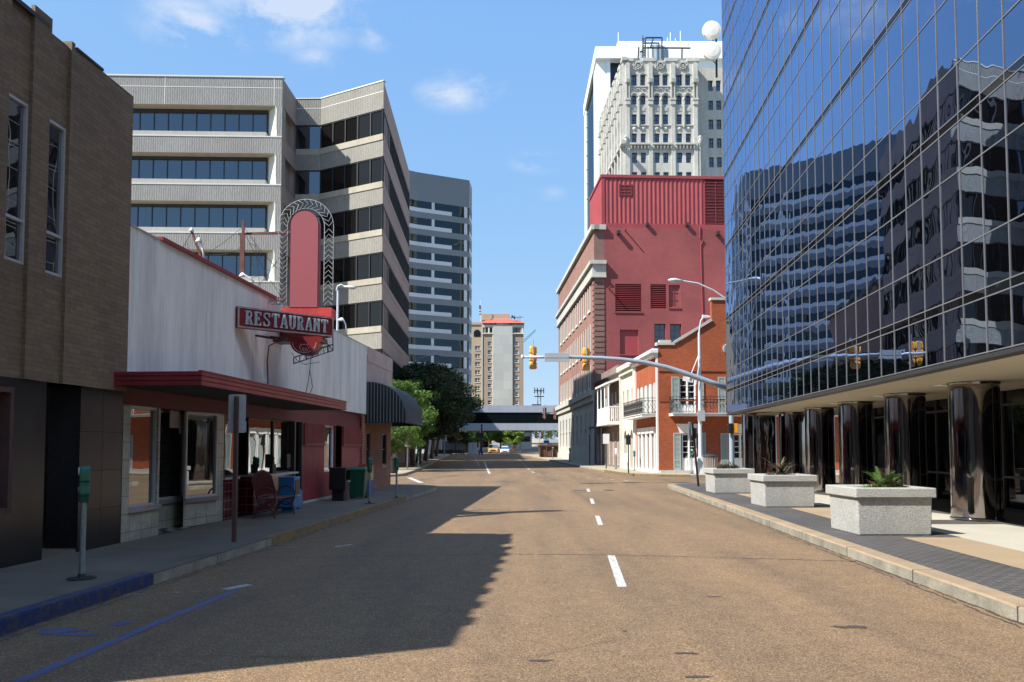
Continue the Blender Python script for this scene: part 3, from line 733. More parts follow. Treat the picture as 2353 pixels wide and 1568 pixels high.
m = MB(); m.fbox(f, s0_, s0_+.10, -.15, .0, .15, HZ); m.fbox(f, s1_-.1, s1_, -.15, .0, .15, HZ); m.fbox(f, s0_+.1, s1_-.1, -.1, -.05, .15, .3); ent = m.build('entrance_frame', 'dark_metal', B)
pane(f, s0_+.1, s1_-.1, .3, HZ, -.09, 'lobby_glass', ent)
# red walls with slatted vents, window and door
r1 = q(745, 1050); r2 = q(771, 1050); r3 = q(785, 1050); r4 = q(829, 1050)
wz0 = f.hit(747, 1085)[1]; wz1 = HZ-.02
m = MB(); m.wall(f, s1_, r2, .15, HZ, [(r1, r2-.01, wz0, wz1)], .2); m.wall(f, r3, r4, .15, HZ, [], 0)
m.build('wall', 'red_wall', B)
m = MB(); m.fbox(f, s1_, r2, -.0, .02, .15, .22); m.build('wall_base', 'tile_marble', B)
shopwin(f, r1+.02, r2-.03, wz0, wz1, -.12, 'white_paint', fw=.05)
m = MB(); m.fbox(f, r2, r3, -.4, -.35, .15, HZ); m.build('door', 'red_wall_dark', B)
for a, b in ((s1_+.05, r1-.05), (r3+.05, r4-.08)):
    m = MB(); za, zb = 1.83, HZ-.02; n = int((b-a)/.085)
    for i in range(n): m.fbox(f, a+i*.085, a+i*.085+.045, .0, .05, za, zb)
    m.fbox(f, a-.02, b+.01, 0, .06, za-.05, za); m.build('slatted_vent', 'red_wall', B)
m = MB(); m.wall(f, r4, f.L, .0, ZM0, [], 0, .0); m.fbox(f, r4, r4+.25, 0, .05, .15, 2.85); m.build('brick_pier', 'brick_red', B)

# counter condiments seen against the glass
for (x, y0_, y1_, wd, lab, shape) in ((632, 1062, 1018, .16, 'black sign holder with a finial on the restaurant counter', 1), (664, 1075, 1044, .20, 'black box hanging beside the restaurant entrance', 0)):
    s, z0_ = f.hit(x, y0_, .1); _, z1_ = f.hit(x, y1_, .1); m = MB()
    if shape: m.fbox(f, s-.12, s+.12, .0, .09, CZ+.05, CZ+.28); m.fbox(f, s-.06, s+.06, .02, .07, CZ+.28, CZ+.36); m.lathe(f.pt(s, .045, CZ+.36), [(.01, 0), (.04, .03), (.045, .07), (.02, .11), (.005, .14)], 10)
    else: m.fbox(f, s-.16, s+.10, -.04, .10, z0_, z1_); m.fbox(f, s-.13, s+.07, .10, .104, z0_+.03, z1_-.03)
    tag(m.build('counter_box', 'black_paint'), lab, 'holder')

# ================================================================== LEFT: small brick shop at the corner
S_ = thing('brick_shop', 'small red brick corner shop with pinkish metal siding above its awning', 'building', (-5.2, 31.4, 0))
f = Fr(lf(29.24), lf(33.55)); u0 = lambda Y: (Y-29.24)*1.00207
sw = []
for xa, xb in ((f.s_(843), f.s_(852)), (f.s_(878), f.s_(889))): sw.append((xa, xb, 1.02, 2.28))
m = MB(); m.wall(f, 0, f.L, .0, 2.9, sw, .12)
sf = Fr(f.pt(f.L, 0, 0)[:2], f.pt(f.L, -14, 0)[:2]); m.wall(sf, 0, 14, 0, 5.4, [], 0)
m.build('wall', 'brick_red', S_)
for a in sw: window(f, a[0], a[1], a[2], a[3], -.09, S_, 'window_metal', 'shop_glass', 1, 2, fw=.05, dp=.05, sill=.06)
m = MB()
for i in range(22):
    m.fbox(f, i*.2+.01, i*.2+.185, 0, .035, 2.9, 4.9+.0*i)
m.fbox(f, 0, f.L, -.02, .0, 2.9, 5.44); m.fbox(f, 0, f.L+.02, 0, .05, 4.9, 5.46); m.fbox(f, f.L, f.L+.04, -.6, .05, 4.6, 5.46)
m.build('metal_siding', 'pink_metal', S_)
m = MB(); m.prism([f.pt(0, -.3, 0)[:2], f.pt(f.L-.2, -.3, 0)[:2], f.pt(f.L-.2, -14, 0)[:2], f.pt(0, -14, 0)[:2]], 0, 5.2); m.build('roof', 'roof_dark', S_)
# awning
AW = MB(); rib = MB(); aO, az0, az1 = 1.5, 2.82, 4.12; a0, a1 = -.06, f.L+.1
def acs(t): return aO*math.sin(t)**.85, az0+(az1-az0)*math.cos(t)
T = [i*math.pi/2/10 for i in range(11)]
def rnd(s):    # rounded far end
    d = (a1-s)/1.2
    return 1 if d >= 1 else math.sqrt(max(.0, 1-(1-d)**2))*.75+.25
SS = [a0+(a1-a0)*i/40 for i in range(41)]
for i in range(40):
    for j in range(10):
        def P_(s, t): o, z = acs(t); return f.pt(s, o*rnd(s), z)
        AW.quad(P_(SS[i], T[j]), P_(SS[i+1], T[j]), P_(SS[i+1], T[j+1]), P_(SS[i], T[j+1]))
    o, z = acs(math.pi/2); AW.quad(f.pt(SS[i], o*rnd(SS[i]), az0), f.pt(SS[i+1], o*rnd(SS[i+1]), az0), f.pt(SS[i+1], o*rnd(SS[i+1])-.02, az0-.2), f.pt(SS[i], o*rnd(SS[i])-.02, az0-.2))
AW.poly([f.pt(a0, 0, az0-.2), f.pt(a0, aO-.02, az0-.2)]+[f.pt(a0, *acs(t)) for t in T[::-1]])
AW.poly([f.pt(a1, 0, az0-.2), f.pt(a1, aO*.25-.02, az0-.2)]+[f.pt(a1, acs(t)[0]*.25, acs(t)[1]) for t in T[::-1]])
aw = AW.build('awning', 'awning_dark', S_)
for i in range(26):
    s = a0+.03+(a1-a0-.06)*i/25; rib.tube([f.pt(s, acs(t)[0]*rnd(s)+.012, acs(t)[1]+.012) for t in T]+[f.pt(s, aO*rnd(s), az0-.17)], .013, 5)
for i in range(12):
    o = .1+i*.118; t = math.asin(min(1, (o/aO)**(1/.85))); rib.tube([f.pt(a0-.015, o, az0-.18), f.pt(a0-.015, o, acs(t)[1])], .014, 5)
rib.build('awning_rib', 'awning_rib', aw)

# ================================================================== restaurant sign
Z = lambda x, y, Y: at(x, y, Y)[2]
SG = thing('restaurant_sign', 'tall red neon sign reading RESTAURANT, with an arched rose panel in a wire chevron frame', 'sign', (-5.4, 18.2, ZM0), )
pL = Vector((-6.02, 17.35)); pR = Vector(at(766, 750, 18.9)[:2])
nf = Fr(pL, pR)
zl1, zl0 = nf.hit(552, 706)[1], nf.hit(552, 752)[1]; zr1, zr0 = nf.hit(760, 728)[1], nf.hit(760, 775)[1]
zt = (zl1+zr1)/2; zb = (zl0+zr0)/2
m = MB(); back = Fr(pR, (WL(20.4), 20.4))
m.hexa([nf.pt(0, 0, zb), nf.pt(nf.L, 0, zb), nf.pt(nf.L+.0, -.16, zb), nf.pt(0, -.16, zb), nf.pt(0, 0, zt), nf.pt(nf.L, 0, zt), nf.pt(nf.L, -.16, zt), nf.pt(0, -.16, zt)])
m.fbox(back, .03, back.L, -.15, 0, zb, zt); m.build('sign_box', 'sign_red', SG)
m = MB(); e = .035
for a, b, c, d in ((0, nf.L, zt-e, zt), (0, nf.L, zb, zb+e), (0, e, zb+e, zt-e), (nf.L-e, nf.L, zb+e, zt-e)): m.fbox(nf, a, b, .001, .02, c, d)
m.build('sign_border', 'sign_edge', SG)
# lettering built as slab-serif strokes: each stroke a bar in a 1 x 1.4 cell
H = 1.4
GL_ = {'R': [(0, 0, .42, 0), (.2, 0, .2, H), (0, H, .6, H), (.6, H, .78, 1.2), (.78, 1.2, .78, .95), (.78, .95, .6, .75), (.6, .75, .2, .75), (.5, .75, .8, 0), (.68, 0, .98, 0)],
 'E': [(0, 0, .85, 0), (.2, 0, .2, H), (0, H, .85, H), (.2, .72, .62, .72), (.85, 0, .85, .28), (.85, H, .85, 1.12), (.62, .58, .62, .86)],
 'S': [(.85, 1.0, .85, H), (.85, 1.15, .65, H-.02), (.65, H, .3, H), (.3, H, .12, 1.18), (.12, 1.18, .12, 1.0), (.12, 1.0, .35, .8), (.35, .8, .65, .62), (.65, .62, .85, .4), (.85, .4, .85, .22), (.85, .22, .65, 0), (.65, 0, .3, 0), (.3, 0, .1, .25), (.1, 0, .1, .4)],
 'T': [(.5, 0, .5, H), (.04, H, .96, H), (.04, H, .04, 1.08), (.96, H, .96, 1.08), (.28, 0, .72, 0)],
 'A': [(.12, 0, .48, H), (.48, H, .56, H), (.56, H, .9, 0), (.25, .45, .76, .45), (0, 0, .32, 0), (.7, 0, 1.05, 0)],
 'U': [(.2, H, .2, .3), (.2, .3, .38, 0), (.38, 0, .66, 0), (.66, 0, .82, .3), (.82, .3, .82, H), (.02, H, .4, H), (.64, H, 1.0, H)],
 'N': [(.2, 0, .2, H), (.2, H, .8, 0), (.8, 0, .8, H), (0, 0, .38, 0), (0, H, .26, H), (.62, H, 1.0, H)]}
lh = (zt-zb)*.60; sx = lh/H; adv = (nf.L-.30)/10.0; x0 = .17
for i, chh in enumerate('RESTAURANT'):
    a0_ = x0+adv*i; cw = adv*.80; m = MB(); m2 = MB()
    for (xa, ya, xb, yb) in GL_[chh]:
        pa = Vector(nf.pt(a0_+xa*cw, .03, zb+(zt-zb)*.2+ya*sx)); pb = Vector(nf.pt(a0_+xb*cw, .03, zb+(zt-zb)*.2+yb*sx))
        thick = .052 if abs(ya-yb) > .5 and not (chh == 'A' and xa < .2) else .026
        d = (pb-pa).normalized()*thick*.3
        m.bar(pa-d, pb+d, .035 if abs(pa.z-pb.z) < .03 else thick, thick if abs(pa.z-pb.z) < .03 else .035)
        nn = Vector((nf.n.x, nf.n.y, 0))*.03
        if thick > .04:
            off = Vector((nf.u.x, nf.u.y, 0))*.014
            m2.tube([pa+nn-off, pb+nn-off], .005, 5); m2.tube([pa+nn+off, pb+nn+off], .005, 5)
        else: m2.tube([pa+nn, pb+nn], .005, 5)
    le = m.build('letter', 'letter_steel', SG); m2.build('neon_tube', 'neon_tube', le)
# rose panel facing the street end
YP = 19.0; PF = Fr(at(600, 700, YP)[:2], at(800, 700, YP)[:2])
xa, xb = PF.s_(667, 600), PF.s_(732, 600); zt2 = Z(700, 485, YP); zb2 = Z(700, 707, YP); cx_ = (xa+xb)/2; rr = (xb-xa)/2
def archpts(r, top, bot, n=18): return [(cx_-r, bot)]+[(cx_-r*math.cos(math.pi*i/n), top-rr*0-r+r*math.sin(math.pi*i/n)) for i in range(n+1)]+[(cx_+r, bot)]
MB().fprism(PF, archpts(rr, zt2, zb2), -.20, .015).build('side_panel', 'sign_red', SG)
MB().fprism(PF, archpts(rr-.012, zt2-.01, zb2+.003), .016, .03).build('face_panel', 'panel_rose', SG)
ro, ri = (PF.s_(766, 620)-PF.s_(639, 620))/2, (PF.s_(766, 620)-PF.s_(639, 620))/2-.22
cxx = (PF.s_(766, 620)+PF.s_(639, 620))/2; ztop = Z(700, 459, YP)
m = MB()
def rail(r, bl, br):
    c = ztop-ro; p = [PF.pt(cxx-r, .02, bl)]+[PF.pt(cxx-r*math.cos(math.pi*i/20), .02, c+r*math.sin(math.pi*i/20)) for i in range(21)]+[PF.pt(cxx+r, .02, br)]
    m.tube(p, .009, 6)
rail(ro, Z(640, 690, YP), Z(760, 690, YP)); rail(ri, Z(660, 700, YP), Z(745, 695, YP))
m.build('wire_frame', 'galvanised', SG)
m = MB(); zc = ztop-ro
def chev(c, ang, inv):
    e1 = Vector((math.cos(ang), math.sin(ang))); e2 = Vector((-e1.y, e1.x)); w_ = (ro-ri)/2-.012
    pts = []
    for (a, b) in ((-w_, -.05), (0, .05), (w_, -.05)):
        qv = Vector(c)+e1*a+e2*b*inv; pts.append(PF.pt(qv.x, .035, qv.y))
    m.tube(pts, .0055, 5)
rn = random.Random(3)
for sgn in (-1, 1):
    for i in range(15):
        z_ = zb2+.1+i*(zc-zb2-.1)/15
        chev((cxx+sgn*(ro+ri)/2, z_+rn.uniform(-.015, .015)), rn.uniform(-.08, .08), 1 if sgn > 0 else -1)
for i in range(15):
    t = math.pi*(i+.5)/15; chev((cxx-math.cos(t)*(ro+ri)/2, zc+math.sin(t)*(ro+ri)/2), -t+math.pi, -1)
m.build('neon_chevron', 'neon_tube', SG)
# red block above and below the name box, keystone disc, wiring
m = MB(); m.fbox(PF, PF.s_(648, 715), PF.s_(762, 715), -.5, .02, Z(700, 729, YP), zb2-.002); m.build('sign_block', 'sign_red_bright', SG)
m = MB(); m.fbox(PF, PF.s_(628, 775), PF.s_(742, 775), -.5, .05, Z(700, 786, YP), zb+.02); m.build('sign_block', 'sign_red', SG)
dz_ = Z(700, 786, YP); dr = (PF.s_(733, 790)-PF.s_(667, 790))/2; dc = PF.s_(701, 790)
m = MB(); m.fprism(PF, [(dc-dr*math.cos(math.pi*i/20), dz_-dr*.9*math.sin(math.pi*i/20)) for i in range(21)], -.35, .05); disc = m.build('half_disc', 'sign_red', SG)
m = MB(); m.tube([PF.pt(dc-dr*.82*math.cos(math.pi*i/20), .07, dz_-.02-dr*.72*math.sin(math.pi*i/20)) for i in range(15)], .006, 5); m.tube([PF.pt(dc-dr*.82*math.cos(math.pi*i/20), .07, dz_-.02-dr*.72*math.sin(math.pi*i/20)) for i in range(16, 21)], .006, 5)
ks = [(-.30, -.12), (-.26, -.20), (.26, -.20), (.30, -.12)]
K = lambda a, b: PF.pt(dc+a*dr, .07, dz_-.02+b*dr)
for line in ([(-.28, -.14), (.28, -.14), (.22, -.3), (.36, -.3), (.2, -.62), (0, -.42), (-.2, -.62), (-.36, -.3), (-.22, -.3), (-.28, -.14)], [(-.12, -.36), (.02, -.72), (.16, -.36)]): m.tube([K(a, b) for a, b in line], .006, 5)
m.build('neon_emblem', 'neon_tube', disc)
m = MB(); YT = 19.0
A1, A2 = at(675, 836, YT-.1), at(765, 806, YT-.1); B1, B2 = at(675, 822, YT-.1), at(765, 792, YT-.1)
for a, b in ((A1, A2), (B1, B2), (A1, B1), (A2, at(765, 775, YT-.1)), (at(740, 775, YT-.1), A2), (at(735, 800, YT-.1), B2)): m.bar(a, b, .022)
for i, t in enumerate((.15, .32, .48, .62, .76, .87)):
    a = Vector(A1).lerp(Vector(A2), t); b = Vector(B1).lerp(Vector(B2), t); m.bar(a, b, .03 if i % 2 else .014)
for i in range(9):
    t = .04+i*.105; a = Vector(A1).lerp(Vector(A2), t); b = Vector(B1).lerp(Vector(B2), t+.05); m.tube([a, b], .004, 4)
m.build('neon_rack', 'dark_metal', SG)
m = MB()
m.bar(at(620, 775, 18.2), at(660, 780, 18.2), .06); m.bar((WL(18.6)-.02, 18.6, 4.35), at(660, 783, 18.3), .05)
m.tube([at(618, 940, 18.3), at(614, 830, 18.3), at(618, 795, 18.2), at(640, 785, 18.1), at(655, 783, 18.2)], .014, 6)
m.tube([at(716, 808, 18.8), at(712, 850, 18.9), at(718, 890, 19.2), at(709, 912, 19.6)], .007, 5); m.tube([at(712, 850, 18.9), at(708, 880, 19.2), at(700, 915, 19.6)], .007, 5)
m.tube([at(670, 810, 18.6), at(680, 826, 18.7), at(700, 838, 18.8), at(735, 832, 18.8)], .006, 5)
rn = random.Random(5)
for i in range(5):
    p = [at(640+rn.uniform(-25, 15), 690+rn.uniform(-10, 12), 18.2) for _ in range(5)]; m.tube(p, .004, 4)
m.build('cable', 'dark_metal', SG)
# roof gear behind the sign
GP = thing('sign_brace', 'rusty steel posts and beam bracing the neon sign from the roof', 'frame', at(557, 600, 19.5))
m = MB(); m.bar(at(554, 630, 19.4), at(554, 537, 19.4), .05, .05); m.bar(at(559, 636, 19.4), at(559, 508, 19.4), .055, .055); m.build('post', 'rust_metal', GP)
m = MB(); m.bar(at(548, 538, 19.5), at(668, 534, 19.4), .05); m.build('beam', 'rust_metal', GP)
m = MB(); rn = random.Random(9)
for a, b in (((443, 600), (557, 522)), ((559, 530), (645, 680)), ((562, 525), (660, 640)), ((575, 640), (640, 600)), ((590, 660), (655, 570)), ((559, 560), (520, 580)), ((480, 585), (557, 570)), ((585, 545), (600, 680)), ((512, 575), (545, 600))):
    pa, pb = Vector(at(*a, 19.5)), Vector(at(*b, 19.4)); mid = (pa+pb)/2-Vector((0, 0, .07)); m.tube([pa, pa.lerp(mid, .5)-Vector((0, 0, .02)), mid, pb.lerp(mid, .5)-Vector((0, 0, .02)), pb], .006, 4)
m.tube([at(559+28*math.sin(i*.4)*.9+14, 590+30*math.cos(i*.4), 18.9) for i in range(9)], .006, 4)
m.build('guy_wire', 'dark_metal', GP)
for (x0_, y0_, x1_, y1_, Y_, lab, c) in ((455, 585, 440, 530, 17.5, 'leaning rusty cable mast with a white cap on the metal roof', 'rust_metal'),):
    o = thing('roof_mast', lab, 'mast', at(x0_, y0_, Y_)); MB().bar(at(x0_+8, y0_+10, Y_), at(x1_, y1_, Y_), .045).build('pole', c, o)
    m = MB(); m.lathe(at(x1_, y1_, Y_), [(.05, -.03), (.055, 0), (.03, .05), (.005, .07)], 10); m.build('cap', 'white_pole', o)
    m = MB()
    for i in range(5): m.tube([at(x1_, y1_+4, Y_), at(x1_-12-i*3, y1_+25+i*5, Y_), at(x1_-5-i*5, y1_+45+i*3, Y_)], .005, 4)
    m.build('cable', 'dark_metal', o)
def gooseneck(pts, head, Y_, lab, r=.02, hr=.07):
    o = thing('gooseneck_lamp', lab, 'lamp', at(*pts[0], Y_), 'gooseneck lamps along the restaurant roof')
    MB().tube([at(*p, Y_) for p in pts], r, 8).build('neck', 'white_paint', o, smooth=True)
    m = MB(); m.lathe(at(*head, Y_), [(.02, .05), (.035, .03), (hr, -.03), (hr*1.02, -.045), (.01, -.045)], 14); m.build('lamp_shade', 'white_paint', o, smooth=True)
gooseneck([(469, 600), (466, 575), (461, 553)], (457, 552), 16.5, 'white gooseneck lamp beside the leaning mast on the roof')
gooseneck([(583, 648), (575, 640), (562, 632), (557, 628)], (556, 632), 19.3, 'small white gooseneck lamp at the foot of the rusty sign brace')
gooseneck([(797, 764), (794, 745), (789, 735), (785, 731)], (783, 734), 26.0, 'white gooseneck lamp on the roof right of the neon sign', .024, .10)
# ================================================================== LEFT FAR: precast office block
O = thing('office_building', 'grey ribbed concrete office block with ribbon windows and a notched street corner', 'building', (-20, 68, 0))
YB = 61.7
Bc = at(643, 640, YB)[:2]; Bc = (Bc[0], YB)
zz = lambda y, Y=YB, x=643: at(x, y, Y)[2]
ZT = zz(180); zfas = zz(243.4); pitchz = (zz(243.4)-zz(575))/3
b0 = Fr((Bc[0]-17, YB-.55), Bc); nb = Fr(Bc, (Bc[0]+.05, 65.5)); bb = Fr((Bc[0]+.05, 65.5), (at(733, 640, 65.5)[0], 65.45)); ang = Fr(bb.pt(bb.L, 0, 0)[:2], (at(878, 640, 62.2)[0], 62.2)); st = Fr(ang.pt(ang.L, 0, 0)[:2], (at(940, 640, 83.6)[0], 83.6))
fl = [zfas-pitchz*k for k in range(8)]          # underside of each spandrel = head of window
wh = zz(249)-zz(303); sillh = zz(303)-zz(315)
sp0 = sillh
# main bay: projecting spandrel bands, recessed windows, end pier with splayed jamb
m = MB(); m.fbox(b0, 0, b0.L, -1.1, 0, zfas, ZT); m.build('spandrel', 'ribbed_grey', O); m = MB()
ms = MB(); jl = MB(); pr_ = b0.s_(606, 300); pe = b0.s_(636, 300)
for k in range(7):
    zh = fl[k]; zw = zh-.14; zs = zw-wh; z1 = zs-sillh; z2 = fl[k+1]
    MB().fbox(b0, 0, b0.L-.001*k, -1.1, 0, z2, z1).build('spandrel', 'ribbed_grey', O)
    MB().fbox(b0, 0, pr_+.1, -1.1, -.25, z1, zs).build('sill_band', 'concrete_smooth', O)
    MB().hexa([b0.pt(pr_+.05, -1.1, z1), b0.pt(b0.L, -1.1, z1), b0.pt(b0.L, 0, z1), b0.pt(pe, 0, z1), b0.pt(pr_+.05, -1.1, zh), b0.pt(b0.L, -1.1, zh), b0.pt(b0.L, 0, zh), b0.pt(pe, 0, zh)]).build('corner_pier', 'ribbed_grey', O)
    jl.quad(b0.pt(pr_+.03, -1.08, z1+.01), b0.pt(pe-.02, .0, z1+.01), b0.pt(pe-.02, .0, zh-.01), b0.pt(pr_+.03, -1.08, zh-.01))
    ww = MB(); a = 0; n = 14; pw = (pr_)/n
    for i in range(n+1): ww.fbox(b0, i*pw-.03, i*pw+.03, -.92, -.84, zs, zw)
    ww.fbox(b0, 0, pr_, -.92, -.85, zs, zs+.05); ww.fbox(b0, 0, pr_, -.92, -.85, zw-.12, zh)
    wo = ww.build('ribbon_window', 'window_metal', O); pane(b0, 0, pr_, zs, zw, -.91, 'office_glass', wo)
jl.build('splayed_jamb', 'stone_white', O)
m = MB()
for k in range(7): m.fbox(b0, 0, pe, -1.1, -.02, fl[k]-.012, fl[k]-.002)
m.build('soffit', 'concrete_cream', O)
zj = zz(203)
m = MB(); m.fbox(b0, 0, b0.L, 0, .012, zj-.03, zj+.03); m.fbox(b0, 0, b0.L+.1, -.3, .05, ZT, ZT+.12)
for x in (364, 620):
    s = b0.s_(x); m.fbox(b0, s-.03, s+.03, 0, .011, zfas, ZT)
for k in range(7):
    z1 = fl[k]-.14-wh-sillh; m.fbox(b0, 0, b0.L, .0, .03, z1-.1, z1)
for k in range(8): m.fbox(b0, b0.s_(623), b0.s_(625), 0, .012, fl[k]-pitchz+2 if k < 7 else 0, fl[k])
m.fbox(bb, 0, bb.L, 0, .012, zj-.03, zj+.03); m.fbox(ang, 0, ang.L, 0, .012, zj-.03, zj+.03)
for fr in (bb, ang): m.fbox(fr, 0, fr.L, -.3, .04, ZT, ZT+.1)
m.build('smooth_band', 'stone_white', O)
# notch wall, back wall, angled wall, street wall
def flush(fr, mt, sillm, name_glass, nmul, sillproud, ribs=True, skip=0, mw=.04):
    m = MB(); m.wall(fr, 0, fr.L, zfas, ZT, [], 0); m.build('spandrel', mt, O)
    for k in range(7):
        zh = fl[k]; zw = zh; zs = zh-wh-.14; z1 = zs-sillh*1.15; z2 = fl[k+1]
        ms = MB(); MB().wall(fr, 0, fr.L, z2, z1, [], 0).build('spandrel', mt, O); ms.wall(fr, 0, fr.L, z1, zs, [], 0, sillproud)
        ms.quad(fr.pt(0, -.1, zs), fr.pt(fr.L, -.1, zs), fr.pt(fr.L, sillproud, zs), fr.pt(0, sillproud, zs)); ms.quad(fr.pt(0, sillproud, z1), fr.pt(fr.L, sillproud, z1), fr.pt(fr.L, -.02, z1), fr.pt(0, -.02, z1))
        ms.build('sill_band', sillm, O)
        ww = MB()
        for i in range(nmul+1): ww.fbox(fr, max(0, fr.L*i/nmul-mw), min(fr.L, fr.L*i/nmul+mw), -.12, -.03, zs, zw)
        ww.fbox(fr, 0, fr.L, -.12, -.04, zw-.08, zw-.001)
        wo = ww.build('ribbon_window', 'window_metal', O); pane(fr, 0, fr.L, zs, zw, -.11, name_glass, wo)
flush(bb, 'ribbed_tan', 'concrete_cream', 'office_glass', 2, .0)
flush(ang, 'ribbed_tan', 'concrete_cream', 'office_glass_side', 5, .06)
flush(st, 'concrete_brown', 'concrete_brown', 'office_glass_side', 22, .02)
MB().wall(nb, 0, nb.L, zfas, ZT, [], 0).build('spandrel', 'concrete_brown', O)
for k in range(7): MB().wall(nb, 0, nb.L, fl[k+1], fl[k]-.14-wh-sillh, [], 0).build('spandrel', 'concrete_brown', O)
core = [b0.pt(0, -1.12, 0)[:2], b0.pt(b0.L-.5, -1.12, 0)[:2], nb.pt(nb.L, -.5, 0)[:2], bb.pt(0.0, -.3, 0)[:2], bb.pt(bb.L, -.3, 0)[:2], ang.pt(ang.L-.3, -.4, 0)[:2], st.pt(st.L, -.3, 0)[:2], (st.pt(st.L, 0, 0)[0]-24, 84.5)]
m = MB(); m.prism(core, 0, ZT-.3); m.build('rear_block', 'concrete_brown', O)
m = MB(); hi = Fr(b0.pt(0, -.5, 0)[:2], b0.pt(0, -24, 0)[:2]); m.fbox(Fr(b0.pt(0, -24, 0)[:2], b0.pt(0, -1.1, 0)[:2]), 0, 22.9, -.3, 0, 0, ZT); m.build('end_wall', 'ribbed_grey', O)
m = MB()
e3 = Fr(st.pt(st.L, 0, 0)[:2], (st.pt(st.L, 0, 0)[0]-24, 84.5)); m.wall(e3, 0, e3.L, 0, ZT, [], 0); m.build('rear_wall', 'concrete_brown', O)

# ================================================================== LEFT FAR: grey banded tower
T_ = thing('banded_tower', 'tall blue-grey office tower with pale horizontal bands and a rounded left side', 'building', (-24, 190, 0))
Pc = at(1078, 600, 188); Pd = at(1084, 600, 194); 
pts = [(-60, 166), (-48, 167.5), (-38, 170), (-30, 176.5), (-22, 182.3), (Pc[0], 188), (Pd[0], 194), (Pd[0]-2.6, 240), (-70, 240)]
ZT2 = at(1000, 405, 185)[2]; p2 = (at(1060, 500, 187)[2]-at(1060, 576.5, 187)[2])/2; zf = at(960, 463, 183)[2]
m = MB(); mwh = MB(); gg = []
segs = [Fr(pts[i], pts[i+1]) for i in range(0, 7)]
for fr in segs: m.wall(fr, 0, fr.L, zf, ZT2, [], 0)
nfl = int(zf/p2)
for k in range(nfl):
    z = zf-k*p2; wz = z-p2*.42; bz = wz-p2*.23; z3 = z-p2 if k < nfl-1 else 0
    for j, fr in enumerate(segs):
        m.wall(fr, 0, fr.L, max(z3, 0), bz, [], 0)
        if j == 4:
            sA = fr.L*.30; sB = fr.L*.66; sC = fr.L*.93
            mwh.wall(fr, 0, sB, bz, wz, [], 0, .02); mwh.fbox(fr, sA-.35, sA+.35, -.1, .03, wz, z); mwh.fbox(fr, sC-.4, sC+.4, -.1, .03, bz, z)
        elif j == 5 or j == 6: mwh.wall(fr, 0, fr.L, bz, wz, [], 0, .02)
        else: mwh.wall(fr, 0, fr.L, bz, wz, [], 0, .02)
    ww = MB()
    for j, fr in enumerate(segs):
        lo = wz if j != 4 else bz
        ww.quad(fr.pt(0, -.05, lo), fr.pt(fr.L, -.05, lo), fr.pt(fr.L, -.05, z), fr.pt(0, -.05, z))
    ww.build('ribbon_window', 'band_glass', T_)
m.build('wall', 'band_grey', T_); mwh.build('pale_band', 'band_white', T_)
MB().prism([(x*.98-.4, y+.7) for x, y in pts], 0, ZT2-.5).build('rear_block', 'band_grey', T_)
MB().poly([(x, y, ZT2) for x, y in pts]).build('roof', 'roof_dark', T_)

# ================================================================== CENTRE: hotel tower
H_ = thing('hotel_tower', 'tan brick hotel tower with a red tiled roof and a pale stone centre strip', 'building', (0, 305, 5.6))
YH = 300; HF = Fr((at(1060, 800, YH)[0], YH), (at(1204, 800, YH)[0], YH)); hz = lambda y, x=1150: HF.hit(x, y)[1]; hs = lambda x: HF.s_(x, 800)
zG = 3.0
zi = lambda y: (750+y/7.84)*.9191     # rows read off the enlarged crop
xi = lambda x: (1180+x/7.84)*.9191
sL, sM, sR = hs(xi(200)), hs(xi(205)), hs(xi(1010))
row0 = [(900, 985), (1060, 1145), (1215, 1300), (1375, 1455)]
wl1 = []; wl2 = []; wl3 = []
zr = lambda k: zi(900+k*158); zr2 = lambda k: zi(820+k*164.5)
for k in range(12):
    a, b = hz(zi(985+k*158)), hz(zi(900+k*158))
    if a > zG+1: wl1.append((hs(xi(58)), hs(xi(160)), a, b)); wl1.append((hs(xi(58))-9, hs(xi(160))-9, a, b)) if hs(xi(58)) > 10 else None
    a, b = hz(zi(905+k*164.5)), hz(zi(820+k*164.5))
    if a > zG+1: wl2.append((hs(xi(308)), hs(xi(380)), a, b)); wl3.append((hs(xi(835)), hs(xi(912)), a, b))
zt1 = hz(zi(440)); ztm = hz(zi(460)); ztb = hz(zi(243))
m = MB(); m.wall(HF, 0, sL, zG, zt1, wl1+[(hs(xi(66)), hs(xi(138)), hz(zi(722)), hz(zi(610)))], .35, -.3)
m.fbox(HF, 0, sL, -.3, .0, zt1-.9, zt1); m.build('wall', 'stucco_tan', H_)
m = MB(); m.wall(HF, sL, sR, zG, ztm, wl2+wl3, .35, .0)
sd = Fr(HF.pt(sR, 0, 0)[:2], HF.pt(sR-.3, -16, 0)[:2]); m.wall(sd, 0, 16, zG, ztm, [], 0)
m.build('wall', 'stucco_brown', H_)
m = MB(); m.fbox(HF, 0, sL, -16, -.8, zG, zt1-.2); m.fbox(HF, sL, sR-.4, -15.6, -.8, zG, ztm-.2); m.build('rear_block', 'stucco_brown', H_)
m = MB(); m.fbox(HF, hs(xi(190)), hs(xi(742)), -12, -4, zG, ztb); m.fbox(HF, hs(xi(190))-.2, hs(xi(742))+.2, -12.2, -3.8, ztb-2.4, ztb-1.9); m.build('penthouse', 'stucco_tan', H_)
m = MB(); m.wall(HF, hs(xi(412)), hs(xi(795)), zG, hz(zi(490)), [], 0, .5)
m.wall(HF, hs(xi(480)), hs(xi(725)), hz(zi(490)), hz(zi(455)), [], 0, .5)
for x in (412, 795): m.quad(HF.pt(hs(xi(x)), 0, zG), HF.pt(hs(xi(x)), .5, zG), HF.pt(hs(xi(x)), .5, hz(zi(490))), HF.pt(hs(xi(x)), 0, hz(zi(490))))
m.build('stone_strip', 'stone_checker', H_)
m = MB()
